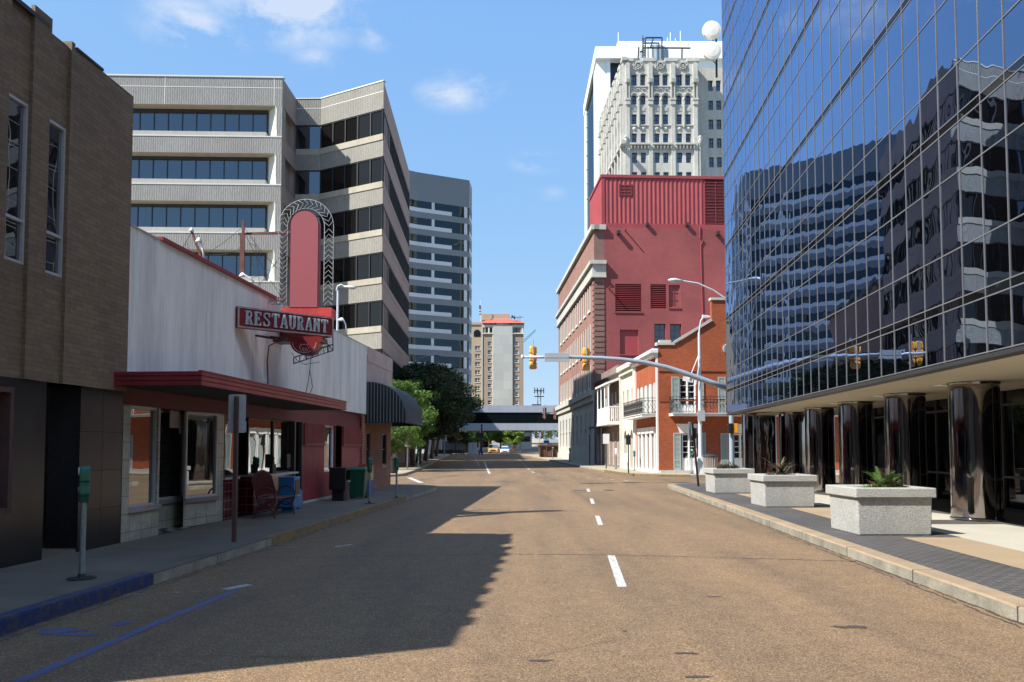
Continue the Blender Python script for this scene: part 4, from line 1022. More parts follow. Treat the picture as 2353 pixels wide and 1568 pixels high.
for a in (sL, hs(xi(408))): m.fbox(HF, a-.15, a+.15, 0, .25, zG, hz(zi(500)))
m.fbox(HF, sL, sR+.2, 0, .45, hz(zi(670)), hz(zi(655))); m.fbox(HF, sL-.2, sR+.2, 0, .2, hz(zi(540)), hz(zi(490)))
for x in (330, 990): m.fbox(HF, hs(xi(x))-.3, hs(xi(x))+.3, 0, .22, hz(zi(655)), hz(zi(540)))
m.build('stone_trim', 'stone_white', H_)
e0, e1 = hs(xi(215)), hs(xi(1005)); zr1, zr2_ = ztm, hz(zi(395))
m = MB(); c0, c1_ = hs(xi(270)), hs(xi(940))
m.hexa([HF.pt(e0-.4, .9, zr1), HF.pt(e1+.4, .9, zr1), HF.pt(e1+.4, -15, zr1), HF.pt(e0-.4, -15, zr1), HF.pt(c0, -1.0, zr2_), HF.pt(c1_, -1.0, zr2_), HF.pt(c1_, -13, zr2_), HF.pt(c0, -13, zr2_)])
t0, t1 = hs(xi(370)), hs(xi(830)); zr3 = hz(zi(385)); zr4 = hz(zi(290))
m.hexa([HF.pt(t0, -2, zr3), HF.pt(t1, -2, zr3), HF.pt(t1, -12, zr3), HF.pt(t0, -12, zr3), HF.pt(hs(xi(555)), -6, zr4), HF.pt(hs(xi(650)), -6, zr4), HF.pt(hs(xi(650)), -8, zr4), HF.pt(hs(xi(555)), -8, zr4)])
m.build('roof', 'tile_roof_red', H_)
for a in wl1+wl2+wl3:
    o = -.6 if a in wl1 else -.3
    window(HF, a[0], a[1], a[2], a[3], o, H_, 'white_paint', 'office_glass', 2 if a in wl1 else 1, 2, fw=.14, dp=.12, sill=.35, muntin=.14)
for xc in (305, 375, 835, 900):
    a = hs(xi(xc)); m = MB(); zb_ = hz(zi(640)); zt_ = hz(zi(560)); r_ = .75
    m.poly([HF.pt(a-r_, .03, zb_), HF.pt(a+r_, .03, zb_)]+[HF.pt(a+r_*math.cos(math.pi*i/8), .03, zt_+r_*math.sin(math.pi*i/8)) for i in range(9)]); m.build('arched_opening', 'dark_glass', H_)
a = hs(xi(100)); m = MB(); zb_, zt_ = hz(zi(722)), hz(zi(650)); m.poly([HF.pt(a-1.3, -.2, zb_), HF.pt(a+1.3, -.2, zb_)]+[HF.pt(a+1.3*math.cos(math.pi*i/8), -.2, zt_+1.3*math.sin(math.pi*i/8)) for i in range(9)]); m.build('arched_window', 'office_glass', H_)
fp = thing('flagpole', 'flagpole with a limp flag on top of the tan hotel tower', 'flagpole', at(1105, 745, 302))
m = MB(); m.tube([at(1105, 760, 302), at(1105, 690, 302)], .12, 6); m.build('pole', 'white_pole', fp)
m = MB(); 
for i in range(7): m.fbox(Fr(at(1101, 700, 301.9)[:2], at(1105, 700, 301.9)[:2]), .0, .7-.02*i, 0, .05, at(1103, 724-i*3.2, 301.9)[2], at(1103, 721-i*3.2, 301.9)[2], i % 2 if i < 4 else 2)
mat('flag_red', (.4, .03, .04)); mat('flag_blue', (.03, .05, .2)); m.build('flag', ['flag_red', 'stone_white', 'flag_blue'], fp)
an = thing('rooftop_antenna', 'thin rooftop antenna array over the red tiled hotel roof', 'antenna', at(1190, 735, 300))
m = MB(); 
for x in (1176, 1182, 1190, 1195): m.tube([at(x, 735, 300), at(x, 724+(x % 3)*2, 300)], .09, 5)
m.tube([at(1172, 730, 300), at(1203, 729, 300)], .1, 5); m.tube([at(1176, 726, 300), at(1184, 733, 300)], .3, 5); m.build('mast', 'dark_metal', an)
an = thing('boom', 'thin lattice boom poking out from the side of the hotel tower', 'boom', at(1205, 770, 305))
m = MB(); m.tube([at(1203, 787, 305), at(1231, 760, 305)], .1, 5); m.tube([at(1203, 782, 305), at(1231, 757, 305)], .08, 5); m.build('strut', 'dark_metal', an)
tw = thing('radio_tower', 'distant lattice radio tower with antennas above the skyway', 'tower', (at(1239, 950, 420)[0], 420, 5.6))
m = MB(); zt = at(1239, 895, 420)[2]; X0 = at(1239, 950, 420)[0]
for sx_ in (-1, 1):
    m.tube([(X0+sx_*1.2, 420, 5), (X0+sx_*.7, 420, zt)], .18, 5)
for i in range(14):
    z = 8+(zt-8)*i/14; z_ = z+(zt-8)/14; s_g = 1 if i % 2 else -1; m.tube([(X0+s_g*1.1, 420, z), (X0-s_g*1.0, 420, z_)], .1, 4)
for z in (zt-1, zt-4): m.box(X0-2.6, X0+2.6, 419.8, 420.2, z, z+.5)
for dx in (-2.4, -1, 1, 2.4): m.box(X0+dx-.25, X0+dx+.25, 419.6, 420.4, zt-2.2, zt+.8)
m.build('mast', 'dark_metal', tw)

# ================================================================== skyway over the street
K_ = thing('skyway', 'enclosed pedestrian skyway with a dark glass band crossing high over the street', 'bridge', (3, 157, 0))
YS = 155; zs = lambda y: at(1200, y, YS)[2]; xs0 = -17; xs1 = 19
zA, zB_, zC_, zD = zs(989), zs(973), zs(948), zs(932)
m = MB(); m.box(xs0, xs1, YS, YS+4, zA, zB_); m.box(xs0, xs1, YS, YS+4, zC_, zD)
for i in range(21):
    x = xs0+i*1.8; m.box(x-.02, x+.02, YS-.02, YS, zA, zB_); m.box(x*1.0-.02, x+.02, YS-.02, YS, zC_, zD)
m.build('wall', 'skyway_panel', K_)
MB().box(xs0, xs1, YS+.15, YS+3.85, zB_, zC_).build('window_band', 'band_glass', K_)
for x in (-14.5, 16): MB().box(x-.6, x+.6, YS+1, YS+3, gz(157), zA).build('pier', 'concrete_smooth', K_)
vb = thing('roof_vent', 'low dark rooftop unit showing above the skyway', 'vent', at(1232, 932, 162)); m = MB(); p = at(1218, 933, 162); q_ = at(1246, 933, 162); m.hexa([(p[0], 162, p[2]-2), (q_[0], 162, p[2]-2), (q_[0], 166, p[2]-2), (p[0], 166, p[2]-2), (p[0]+.4, 162.3, p[2]+.35), (q_[0]-.3, 162.3, p[2]+.35), (q_[0]-.3, 165.5, p[2]+.35), (p[0]+.4, 165.5, p[2]+.35)]); m.build('housing', 'dark_metal', vb)

# ================================================================== RIGHT: red painted brick building
RBb = thing('red_brick_building', 'tall brick building with a red painted front wall and corrugated red rooftop housing', 'building', (14, 90, 0))
P0 = (RB(75.9), 75.9); rf_ = Fr(P0, (P0[0]+26, 77.2)); rs = Fr((RB(107.6), 107.6), P0)
rz = lambda y, x=1450: rf_.hit(x, y)[1]; rx = lambda x, y=700: rf_.s_(x, y)
ZR = rz(523, 1370); 
ops = [(rx(1414), rx(1474), rz(717), rz(653)), (rx(1495), rx(1531), rz(709), rz(653)), (rx(1537), rx(1563), rz(706), rz(654)),
       (rx(1503), rx(1529), rz(803), rz(744)), (rx(1539), rx(1565), rz(803), rz(744)), (rx(1424), rx(1466), rz(815), rz(758)), (rx(1432), rx(1450), rz(858), rz(837))]
sp = rx(1389)
m = MB(); m.wall(rf_, sp, rf_.L, 0, ZR, ops, .28); m.build('wall', 'painted_red', RBb)
for a in ops[:2]:
    m = MB(); n = int((a[3]-a[2])/.17)
    for i in range(n):
        z = a[2]+.02+i*(a[3]-a[2])/n; m.hexa([rf_.pt(a[0], -.2, z+.07), rf_.pt(a[1], -.2, z+.07), rf_.pt(a[1], -.02, z), rf_.pt(a[0], -.02, z), rf_.pt(a[0], -.2, z+.1), rf_.pt(a[1], -.2, z+.1), rf_.pt(a[1], -.02, z+.03), rf_.pt(a[0], -.02, z+.03)])
    lo = m.build('louver', 'corrugated_red', RBb); pane(rf_, a[0], a[1], a[2], a[3], -.24, 'red_wall_dark', lo, 'backing')
window(rf_, *ops[2], -.2, RBb, 'painted_red', 'painted_red', 2, 3, fw=.12, dp=.08, sill=.2)
for a in ops[3:5]: window(rf_, *a, -.24, RBb, 'maroon_metal', 'dark_glass', 2, 4, fw=.08, dp=.08, sill=0)
for a in ops[5:]: m = MB(); m.fbox(rf_, a[0], a[1], -.26, -.2, a[2], a[3]); m.build('panel_door', 'corrugated_red', RBb)
m = MB(); m.fbox(rf_, ops[0][0]-.1, ops[0][1]+.1, 0, .08, ops[0][2]-.12, ops[0][2]-.002); m.fbox(rf_, ops[3][0]-.1, ops[3][1]+.1, 0, .08, ops[3][2]-.12, ops[3][2]-.002); m.fbox(rf_, ops[5][0]-.1, ops[5][1]+.1, 0, .08, ops[5][2]-.1, ops[5][2]-.002); m.build('window_sill', 'painted_red', RBb)
# brick corner pier with rusticated quoins
m = MB(); m.wall(rf_, 0, sp, 0, ZR, [], 0, .0)
zq = rz(885, 1375); zt_ = rz(630, 1375); n = int((zt_-zq)/.52)
for i in range(n): m.fbox(rf_, .0, sp-.02, .0, .07, zq+i*.52, zq+i*.52+.40)
m.build('corner_pier', 'brick_brown', RBb)
# street side
tz = [(664.4, 718.6), (752, 808), (843, 894)]
g = lambda y, x=1352: rs.hit(x, y)[1]
wops = []; cen = [rs.L-(3.1+i*3.12) for i in range(9)]
for (ya, yb) in tz:
    for c in cen: wops.append((c-.62, c+.62, g(yb), g(ya)))
zbase = g(908, 1366); zc0, zc1 = g(640, 1362), g(605, 1362)
m = MB(); m.wall(rs, 0, rs.L, zbase, ZR, wops, .25)
for i in range(int((zc0-zbase)/.52)): m.fbox(rs, rs.L-1.0, rs.L, 0, .07, zbase+.3+i*.52, zbase+.3+i*.52+.4)
m.build('wall', 'brick_front', RBb)
for a in wops: window(rs, *a, -.22, RBb, 'paper_cream', 'dark_glass', 1, 2, fw=.10, dp=.1, sill=0); 
for a in wops: m = MB(); m.fbox(rs, a[0]-.12, a[1]+.12, .0, .12, a[2]-.22, a[2]-.002); m.fbox(rs, a[0]-.1, a[0], 0, .10, a[2], a[3]); m.fbox(rs, a[1], a[1]+.1, 0, .10, a[2], a[3]); m.build('window_surround', 'stone_white', RBb)
# cornices
m = MB()
for fr, a, b in ((rs, -.3, rs.L+.0), (rf_, 0, sp+.15)):
    m.fbox(fr, a, b+(.45 if fr is rs else 0), 0, .45, zc1-.35, zc1); m.fbox(fr, a, b+(.2 if fr is rs else 0), 0, .2, zc0, zc1-.35); m.fbox(fr, a, b+(.32 if fr is rs else 0), 0, .32, zc0-.15, zc0)
    m.fbox(fr, a, b+(.3 if fr is rs else 0), -.5, .3, ZR-.25, ZR+.22)
m.build('cornice', 'stone_grey', RBb)
# stone base
bops = []
for i in range(9):
    c = rs.L-(2.6+i*3.3); bops.append((c-.55, c+.55, 1.9, 5.2)) if c > 1 else None
m = MB(); m.wall(rs, 0, rs.L, 0, zbase, bops, .3, .06); m.fbox(rs, -.2, rs.L+.3, 0, .5, zbase-.05, zbase+.45); m.fbox(rs, -.1, rs.L+.2, 0, .3, zbase-.6, zbase-.05); m.fbox(rs, 0, rs.L, .06, .18, 0, 1.1)
for a in bops: m.fbox(rs, a[0]-.15, a[1]+.15, .06, .14, 3.6, 3.75)
m.build('stone_base', 'stone_grey', RBb)
for a in bops: pane(rs, a[0], a[1], a[2], a[3], -.2, 'dark_glass', RBb, 'window')
m = MB(); m.prism([rs.pt(0, -.5, 0)[:2], rs.pt(rs.L-.5, -.5, 0)[:2], rf_.pt(rf_.L, -.5, 0)[:2], (rf_.pt(rf_.L, 0, 0)[0], 108)], 0, ZR-.6); m.build('rear_block', 'brick_front', RBb)
m = MB(); m.quad(rs.pt(0, 0, 0), rs.pt(0, -26, 0), rs.pt(0, -26, ZR), rs.pt(0, 0, ZR)); m.build('rear_wall', 'brick_front', RBb)
# rooftop housing
pf = Fr(rf_.pt(rx(1384, 500), -.12, 0)[:2], rf_.pt(rf_.L, -.12, 0)[:2]); zh0, zh1 = pf.hit(1500, 515)[1], pf.hit(1500, 404)[1]; corn = Vector(pf.pt(0, 0, 0)[:2])
sdw = Fr((RB(83)+.75, 83.5), corn)
PH = RBb
corrug(pf, .25, pf.s_(1618, 460), zh0, zh1-.25, .0, .03, .42, 'corrugated_red', PH, 'rooftop_siding')
corrug(sdw, 0, sdw.L-.25, zh0, lambda s: zh1-.25-(sdw.L-s)*.02, .0, .03, .3, 'corrugated_red', PH, 'rooftop_siding')
m = MB(); m.fbox(pf, -.1, pf.L, 0, .14, zh1-.28, zh1); m.fbox(pf, -.05, .25, -.2, .09, zh0, zh1-.28); m.fbox(sdw, 0, sdw.L+.1, 0, .14, zh1-.28, zh1); m.fbox(pf, 0, pf.L, -.1, .1, ZR-.05, zh0)
m.prism([corn, pf.pt(pf.L, 0, 0)[:2], pf.pt(pf.L, -7, 0)[:2], sdw.pt(0, 0, 0)[:2]], zh1-.1, zh1-.02); m.build('rooftop_trim', 'corrugated_red', PH)
m = MB(); m.fbox(pf, 0, pf.L, -6.8, -.08, ZR-.5, zh1-.12); m.build('rooftop_core', 'red_wall_dark', PH)
for (a, b, c, d) in ((pf.s_(1424, 435), pf.s_(1449, 435), pf.hit(1436, 450)[1], pf.hit(1436, 424)[1]), (pf.s_(1620, 460), pf.s_(1668, 460), pf.hit(1640, 515)[1], pf.hit(1640, 418)[1])):
    m = MB(); n = int((d-c)/.15)
    for i in range(n): z = c+i*(d-c)/n; m.fbox(pf, a, b, -.02, .10 if i % 2 == 0 else .06, z, z+.085)
    m.fbox(pf, a-.08, a, -.02, .12, c-.05, d+.05); m.fbox(pf, b, b+.08, -.02, .12, c-.05, d+.05); m.fbox(pf, (a+b)/2-.03, (a+b)/2+.03, .0, .12, c, d) if b-a > 1.5 else None
    m.build('louver', 'louver_red', PH)
m = MB()
for x, y in ((1420, 536), (1648, 538)): s, z = rf_.hit(x, y); m.fbox(rf_, s-.16, s+.16, 0, .5, z-.16, z+.16, 0)
for x, y in ((1436, 530), (1399, 663), (1671, 528)): s, z = rf_.hit(x, y); m.tube([rf_.pt(s, 0, z), rf_.pt(s, .7, z+.02)], .07, 8, 1)
for x in (1487, 1578): s, z = rf_.hit(x, 517); m.fbox(rf_, s-.15, s+.15, 0, .3, z-.15, z+.15, 0)
s, z1_ = rf_.hit(1608, 520); m.tube([rf_.pt(s, .05, z1_), rf_.pt(s-.02, .05, z1_-1.2), rf_.pt(s+.3, .06, z1_-1.4), rf_.pt(s+.05, .05, z1_-1.9), rf_.pt(s+.1, .05, z1_-5), rf_.pt(s+.25, .05, z1_-12)], .05, 6, 1)
m.build('wall_pipe', ['dark_metal', 'corrugated_red'], RBb)
# ================================================================== art deco tower
D_ = thing('deco_tower', 'ornate pale stone tower with pilasters, rosettes and corbelled balconies', 'building', (32, 170, 0))
YD = 156; dP = (at(1432, 300, YD)[0], YD); df = Fr(dP, (dP[0]+40, YD)); dl = Fr((at(1381, 300, 184)[0], 184), dP)
cx2 = lambda x: (1380+x/3.1356)*.9191; cy2 = lambda y: (50+y/3.136)*.9191
ds = lambda x: df.s_(cx2(x), 300); dz = lambda y: df.hit(cx2(850), cy2(y))[1]
DT = dz(318); cols = [(625, 665), (695, 735), (802, 843), (870, 912), (978, 1020), (1048, 1090)]; wcols = [(1228, 1265), (1290, 1328), (1352, 1390)]
rows = [(430, 515), (590, 665), (740, 820), (890, 968), (1040, 1122), (1193, 1272), (1345, 1425)]
wz = [(dz(b), dz(a)) for a, b in rows]; ops = [(ds(a), ds(b), c, d) for c, d in wz for a, b in cols]
sw_ = ds(1152)
m = MB(); m.wall(df, 0, sw_, 0, DT, ops, .5)
wop2 = [(df.s_(cx2(a), 300, -2.5), df.s_(cx2(b), 300, -2.5), c, d) for c, d in wz for a, b in wcols]
zW = dz(330); m.wall(df, sw_, 38, 0, zW, wop2, .4, -2.5); m.quad(df.pt(sw_, 0, 0), df.pt(sw_, -2.5, 0), df.pt(sw_, -2.5, DT), df.pt(sw_, 0, DT))
lrow = []; nL = 8
for c, d in wz:
    for i in range(nL): a = 1.2+i*(dl.L-2)/nL; lrow.append((a, a+1.3, c, d))
m.wall(dl, 0, dl.L, 0, DT, lrow, .5)
m.build('wall', 'stone_deco', D_)
for a in ops: window(df, *a, -.45, D_, 'window_metal', 'office_glass', 2, 2, fw=.12, dp=.1, muntin=.1)
for a in wop2: window(df, *a, -2.9, D_, 'window_metal', 'office_glass', 2, 2, fw=.12, dp=.1, muntin=.1)
for a in lrow[:40]: pane(dl, *a, -.45, 'dark_glass', D_, 'window')
m = MB()
for a, b in ((578, 612), (755, 791), (930, 968), (1106, 1144)):
    p0_, p1_ = ds(a), ds(b); zt_ = dz(352); e_ = .06
    m.fbox(df, p0_, p1_, 0, .55, dz(462), zt_); m.fbox(df, p0_+e_, p1_-e_, .55, .65, dz(462), zt_-.2); m.fbox(df, p0_-.05, p1_+.05, 0, .65, dz(500), dz(462)); m.fbox(df, p0_+.05, p0_+.28, 0, .42, dz(620), dz(500)); m.fbox(df, p1_-.28, p1_-.05, 0, .42, dz(620), dz(500)); m.fbox(df, p0_-.1, p1_+.1, 0, .6, dz(636), dz(620)); m.fbox(df, p0_, p1_, 0, .5, dz(670), dz(636)); m.fbox(df, p0_+.08, p1_-.08, 0, .3, 0, dz(670))
    m.fprism(df, [(p0_, zt_), (p1_, zt_), ((p0_+p1_)/2, zt_+.3)], 0, .55)
    for i in range(5): m.box(*[q for q in (df.pt(p0_+.15+i*.13, 0, 0)[0], df.pt(p0_+.22+i*.13, 0, 0)[0])], YD-.72, YD-.6, dz(498)+.1*(i % 2), dz(466))
for a, b in ((575, 645), (715, 820), (890, 990), (1065, 1160)): m.fbox(df, ds(a), ds(b), -.8, .2, DT-.2, dz(300))
for i in range(9):
    a = i*(dl.L-1)/8; m.fbox(dl, a, a+.8, 0, .5, 0, dz(352)); m.fbox(dl, a-.2, a+1.7, -.8, .25, DT-.2, dz(302)); m.fbox(dl, a-.1, a+.9, 0, .7, dz(500), dz(462)); m.fbox(dl, a-.1, a+.9, 0, .7, dz(660), dz(622)); m.fbox(dl, a+.8, a+3, 0, .8, dz(1000), dz(972))
def ringband(cx_, cz_, r0, r1, o1, a0=0, a1=math.pi, n=12):
    for i in range(n):
        t0, t1 = a0+(a1-a0)*i/n, a0+(a1-a0)*(i+1)/n
        m.fprism(df, [(cx_+r0*math.cos(t0), cz_+r0*math.sin(t0)), (cx_+r1*math.cos(t0), cz_+r1*math.sin(t0)), (cx_+r1*math.cos(t1), cz_+r1*math.sin(t1)), (cx_+r0*math.cos(t1), cz_+r0*math.sin(t1))], 0, o1)
for gi, (sB, sE) in enumerate(((608, 760), (785, 940), (962, 1118))):
    m.fbox(df, ds(sB), ds(sE), 0, .7, dz(986), dz(972))
    for i in range(6):
        a = ds(sB)+.12+i*(ds(sE)-ds(sB)-.5)/5.0; m.fbox(df, a, a+.32, 0, .55, dz(1006), dz(986)); m.fprism(df, [(a, dz(1006)), (a+.16, dz(1018)), (a+.32, dz(1006))], 0, .5)
    m.fbox(df, ds(sB)+.1, ds(sE)-.1, 0, .22, dz(832), dz(826)); m.fbox(df, ds(sB)+.1, ds(sE)-.1, 0, .22, dz(528), dz(521))
    pr2 = cols[2*gi:2*gi+2]; mid = (ds(pr2[0][1])+ds(pr2[1][0]))/2; m.fbox(df, mid-.14, mid+.14, 0, .35, dz(825), dz(590)); m.lathe(df.pt(mid, .2, dz(640)), [(.12, 0), (.26, .2), (.26, .5), (.1, .8)], 8); m.lathe(df.pt(mid, .2, dz(850)), [(.1, 0), (.24, .2), (.24, .4), (.3, .55)], 8)
    for (ca, cb) in pr2:
        c = (ds(ca)+ds(cb))/2; hw_ = (ds(cb)-ds(ca))/2
        ringband(c, dz(600), hw_+.04, hw_+.22, .3); m.fprism(df, [(c-hw_, dz(590)), (c-hw_, dz(606)), (c-hw_*.55, dz(592)), (c, dz(588)), (c, dz(586)), (c-hw_, dz(586))], -.3, .02); m.fprism(df, [(c+hw_, dz(590)), (c+hw_, dz(606)), (c+hw_*.55, dz(592)), (c, dz(588)), (c, dz(586)), (c+hw_, dz(586))], -.3, .02)
        m.lathe(df.pt(c, 0, dz(855)), [(.42, 0), (.36, .12), (.15, .22)], 12, ax='y'); m.fbox(df, c-hw_, c+hw_, 0, .05, dz(720), dz(686)); m.fbox(df, c-hw_*.55, c+hw_*.55, .05, .10, dz(714), dz(692)); m.fprism(df, [(c-hw_-.05, dz(428)), (c, dz(420)), (c+hw_+.05, dz(428)), (c+hw_+.05, dz(424)), (c, dz(415)), (c-hw_-.05, dz(424))], 0, .15)
    for k in range(3): ringband(ds(pr2[0][0])+.2+k*1.15, dz(552), .25, .38, .2, 0, math.pi, 6)
for xc in (678, 853, 1030):
    cs_ = ds(xc); cz_ = dz(362)
    for i in range(8):
        t = i*math.pi/4; ringband(cs_+.52*math.cos(t), cz_+.52*math.sin(t), .10, .26, .3, t-2, t+2, 6)
    ringband(cs_, cz_, .12, .28, .22, 0, 2*math.pi, 12)
    for (p, q) in ((-.95, -.85), (.85, .95)): m.fbox(df, cs_+p, cs_+q, 0, .12, dz(392), dz(332))
    m.fbox(df, cs_-.95, cs_+.95, 0, .12, dz(394), dz(390)); m.fbox(df, cs_-.95, cs_+.95, 0, .12, dz(334), dz(330))
for x in (575, 1156): s = ds(x); m.lathe(df.pt(s, .35, dz(995)), [(.05, 0), (.35, .6), (.42, 1.1), (.3, 1.5), (.38, 1.8), (.2, 2.1)], 9); m.fbox(df, s-.45, s+.45, 0, .55, dz(940), dz(925)); m.fbox(df, s-.12, s+.12, 0, .25, 0, dz(1000))
m.build('stone_ornament', 'stone_deco', D_)
m = MB(); m.prism([dl.pt(0, -1, 0)[:2], dl.pt(dl.L-3.6, -1, 0)[:2], df.pt(1, -3.6, 0)[:2], df.pt(38, -3.6, 0)[:2], (df.pt(38, 0, 0)[0], 184)], 0, DT-1.5); m.build('rear_block', 'stone_deco', D_)
wt = thing('water_tank', 'grey metal rooftop tank with ladder and pipe frames on the ornate tower', 'tank', at(cx2(800), cy2(300), 162))
c = Vector(at(cx2(800), cy2(300), 164)); Rr = (at(cx2(905), 300, 164)[0]-at(cx2(690), 300, 164)[0])/2; zt_ = at(cx2(800), cy2(250), 164)[2]
m = MB(); m.lathe((c.x, c.y, DT-1), [(Rr, 0), (Rr, zt_-DT+1), (Rr*.5, zt_-DT+1.9), (.3, zt_-DT+2.2)], 20)
for i in range(20): t = i*math.pi/10; m.box(c.x+Rr*math.cos(t)-.12, c.x+Rr*math.cos(t)+.12, c.y+Rr*math.sin(t)-.12, c.y+Rr*math.sin(t)+.12, DT-1, zt_)
m.build('tank', 'tank_metal', wt)
m = MB(); b_ = lambda x, y, Y=159: at(cx2(x), cy2(y), Y)
for pa in ([(712, 300), (712, 140)], [(730, 300), (733, 140)], [(860, 300), (862, 140)], [(712, 182), (840, 182)], [(838, 182), (838, 220)], [(840, 220), (1085, 222)], [(1020, 222), (1018, 300)], [(733, 140), (862, 140)], [(712, 220), (860, 220)], [(792, 150), (772, 215)], [(772, 215), (790, 222)], [(680, 215), (676, 300)], [(690, 250), (712, 250)]):
    m.tube([b_(*p) for p in pa], .16, 5)
for i in range(8): m.tube([b_(712, 150+i*18), b_(730, 150+i*18)], .1, 4)
m.tube([b_(712, 140), b_(712, 122)], .1, 4); m.build('pipe_frame', 'dark_metal', wt)
for (x, y, lab) in ((1253, 78, 'upper white round dish antenna above the ornate tower'), (1256, 240, 'lower white round dish antenna on the ornate tower roof')):
    o = thing('dish_antenna', lab, 'antenna', at(cx2(x), cy2(y), 154), 'round dish antennas on the tower roof')
    c = at(cx2(x), cy2(y), 154); r_ = (at(cx2(x+72), 100, 154)[0]-at(cx2(x), 100, 154)[0]); m = MB(); m.lathe((c[0], c[1]+.9, c[2]), [(r_*.85, 0), (r_, .35), (r_, 1.0), (r_*.7, 1.12), (.1, 1.2)], 32, ax='y'); m.build('dish', 'dish_white', o, smooth=False)
    m = MB(); m.tube([(c[0]+.6, c[1]+1, c[2]), (c[0]+1.6, c[1]+3, c[2]-.5)], .15, 6); m.tube([(c[0]+1.6, c[1]+3, c[2]+.5), (c[0]+1.6, c[1]+3, DT-3)], .22, 6); m.tube([(c[0], c[1]+1, c[2]-r_*.6), (c[0]+1.6, c[1]+3, c[2]-1.4)], .1, 5); m.build('mount', 'dark_metal', o)

# ================================================================== white slab tower behind
W_ = thing('white_tower', 'plain white concrete tower with an overhanging flat roof slab behind the ornate tower', 'building', (45, 215, 0))
YW = 200; wf = Fr((at(cx2(340), 100, YW)[0], YW), (at(cx2(1500), 100, YW)[0]+8, YW)); wz_ = lambda y, x=500: wf.hit(cx2(x), cy2(y))[1]
zT, zB2 = wz_(207), wz_(300); back = 236; ll = Fr((at(cx2(247), 300, back)[0], back), (wf.p.x, wf.p.y))
zTb = zT
m = MB(); m.prism([wf.pt(0, 0, 0)[:2], wf.pt(wf.L, 0, 0)[:2], (wf.pt(wf.L, 0, 0)[0], back), (ll.p.x, back)], zB2, zT)
m.prism([(at(cx2(515), 100, 206)[0], 206), (wf.pt(wf.L, 0, 0)[0], 206), (wf.pt(wf.L, 0, 0)[0], back), (at(cx2(515), 100, 206)[0], back)], zT, at(cx2(600), cy2(168), 206)[2]); m.build('roof', 'white_panel', W_)
m = MB(); s0_, s1_ = wf.s_(cx2(350), 200, -1.5), wf.s_(cx2(456), 200, -1.5)
m.fbox(wf, s0_, s1_, -9, -1.5, 0, zB2); m.fbox(wf, wf.s_(cx2(430), 200, -1.3), s1_+.01, -1.52, -1.2, 0, zB2); m.fbox(wf, s1_+9.5, wf.L, -9, -1.2, 0, zB2)
xa_ = at(cx2(272), 700, 231)[0]; xb_ = at(cx2(330), 700, 231)[0]
m.box(xa_, xb_, 231, back, 0, zB2)
for y in (735, 840, 950, 1060, 1170, 1280, 1400): z = at(cx2(300), cy2(y), 231)[2]; m.box(xa_-.02, xb_+.02, 230.9, 231.0, z-.15, z+.15)
m.build('wall', 'white_panel', W_)
m = MB(); m.fbox(wf, s0_+.3, wf.L-1, -35, -2.6, 0, zB2); m.build('glass_wall', 'band_glass', W_)
for (x, y0_, y1_) in ((520, 170, 100), (928, 165, 100), (1007, 165, 88), (968, 200, 145), (905, 200, 140)): MB().tube([at(cx2(x), cy2(y0_), 205), at(cx2(x), cy2(y1_), 205)], .13, 5).build('antenna', 'white_pole', W_)

# ================================================================== RIGHT: corner gallery building
G_ = thing('gallery_building', 'orange brick corner building with grey shutters, french doors and iron balconies', 'building', (14, 54, 0))
GP0 = (9.2, 50.0); gf = Fr(GP0, (26, 50.75)); gs_ = Fr((RB(56.8), 56.8), GP0)
gx = lambda x, y=950: gf.s_(x, y); gy = lambda y, x=1560: gf.hit(x, y)[1]
cX = lambda x: (1300+x/3.4091)*.9191; cY = lambda y: (800+y/3.4087)*.9191
z1_, z2_, z3_, z4_ = gf.hit(1514, 793)[1], gf.hit(1550, 789)[1], gf.hit(1634, 738)[1], gf.hit(1637, 690)[1]
X0_, X1_, X2_ = 0.0, gx(1550, 790), gx(1635, 720)
up = [(gx(cX(1360)), gx(cX(1500)), gy(cY(797)), gy(cY(492))), (gx(cX(1805)), gx(cX(1940)), gy(cY(797)), gy(cY(492))), ]
lo = [(gx(cX(1378)), gx(cX(1502)), .17, gy(cY(972))), (gx(cX(1808)), gx(cX(1945)), .17, gy(cY(972))), (gx(cX(2330)), gx(cX(2470)), .17, gy(cY(972))), (gx(cX(2330)), gx(cX(2470)), gy(cY(797)), gy(cY(492)))]
zE = z1_
m = MB(); m.wall(gf, 0, gf.L, 0, zE-.0, up+lo, .2)
m.fprism(gf, [(0, zE), (X1_, zE), (X2_, z3_), (X2_, z4_), (gf.L-3, z4_), (gf.L-3, zE), ][:6], -.3, 0)
m.wall(gf, 0, gf.L, gy(922)-.0, gy(919), [], 0, .04); zc_ = gf.hit(1600, 920)[1]
m.fbox(gf, 0, gf.L, 0, .05, gf.hit(1600, 915)[1]-.0, gf.hit(1600, 911)[1]) if False else None
zc_ = gf.hit(1600, cY(430))[1]; m.fbox(gf, 0, gf.L, 0, .05, zc_-.07, zc_+.07)
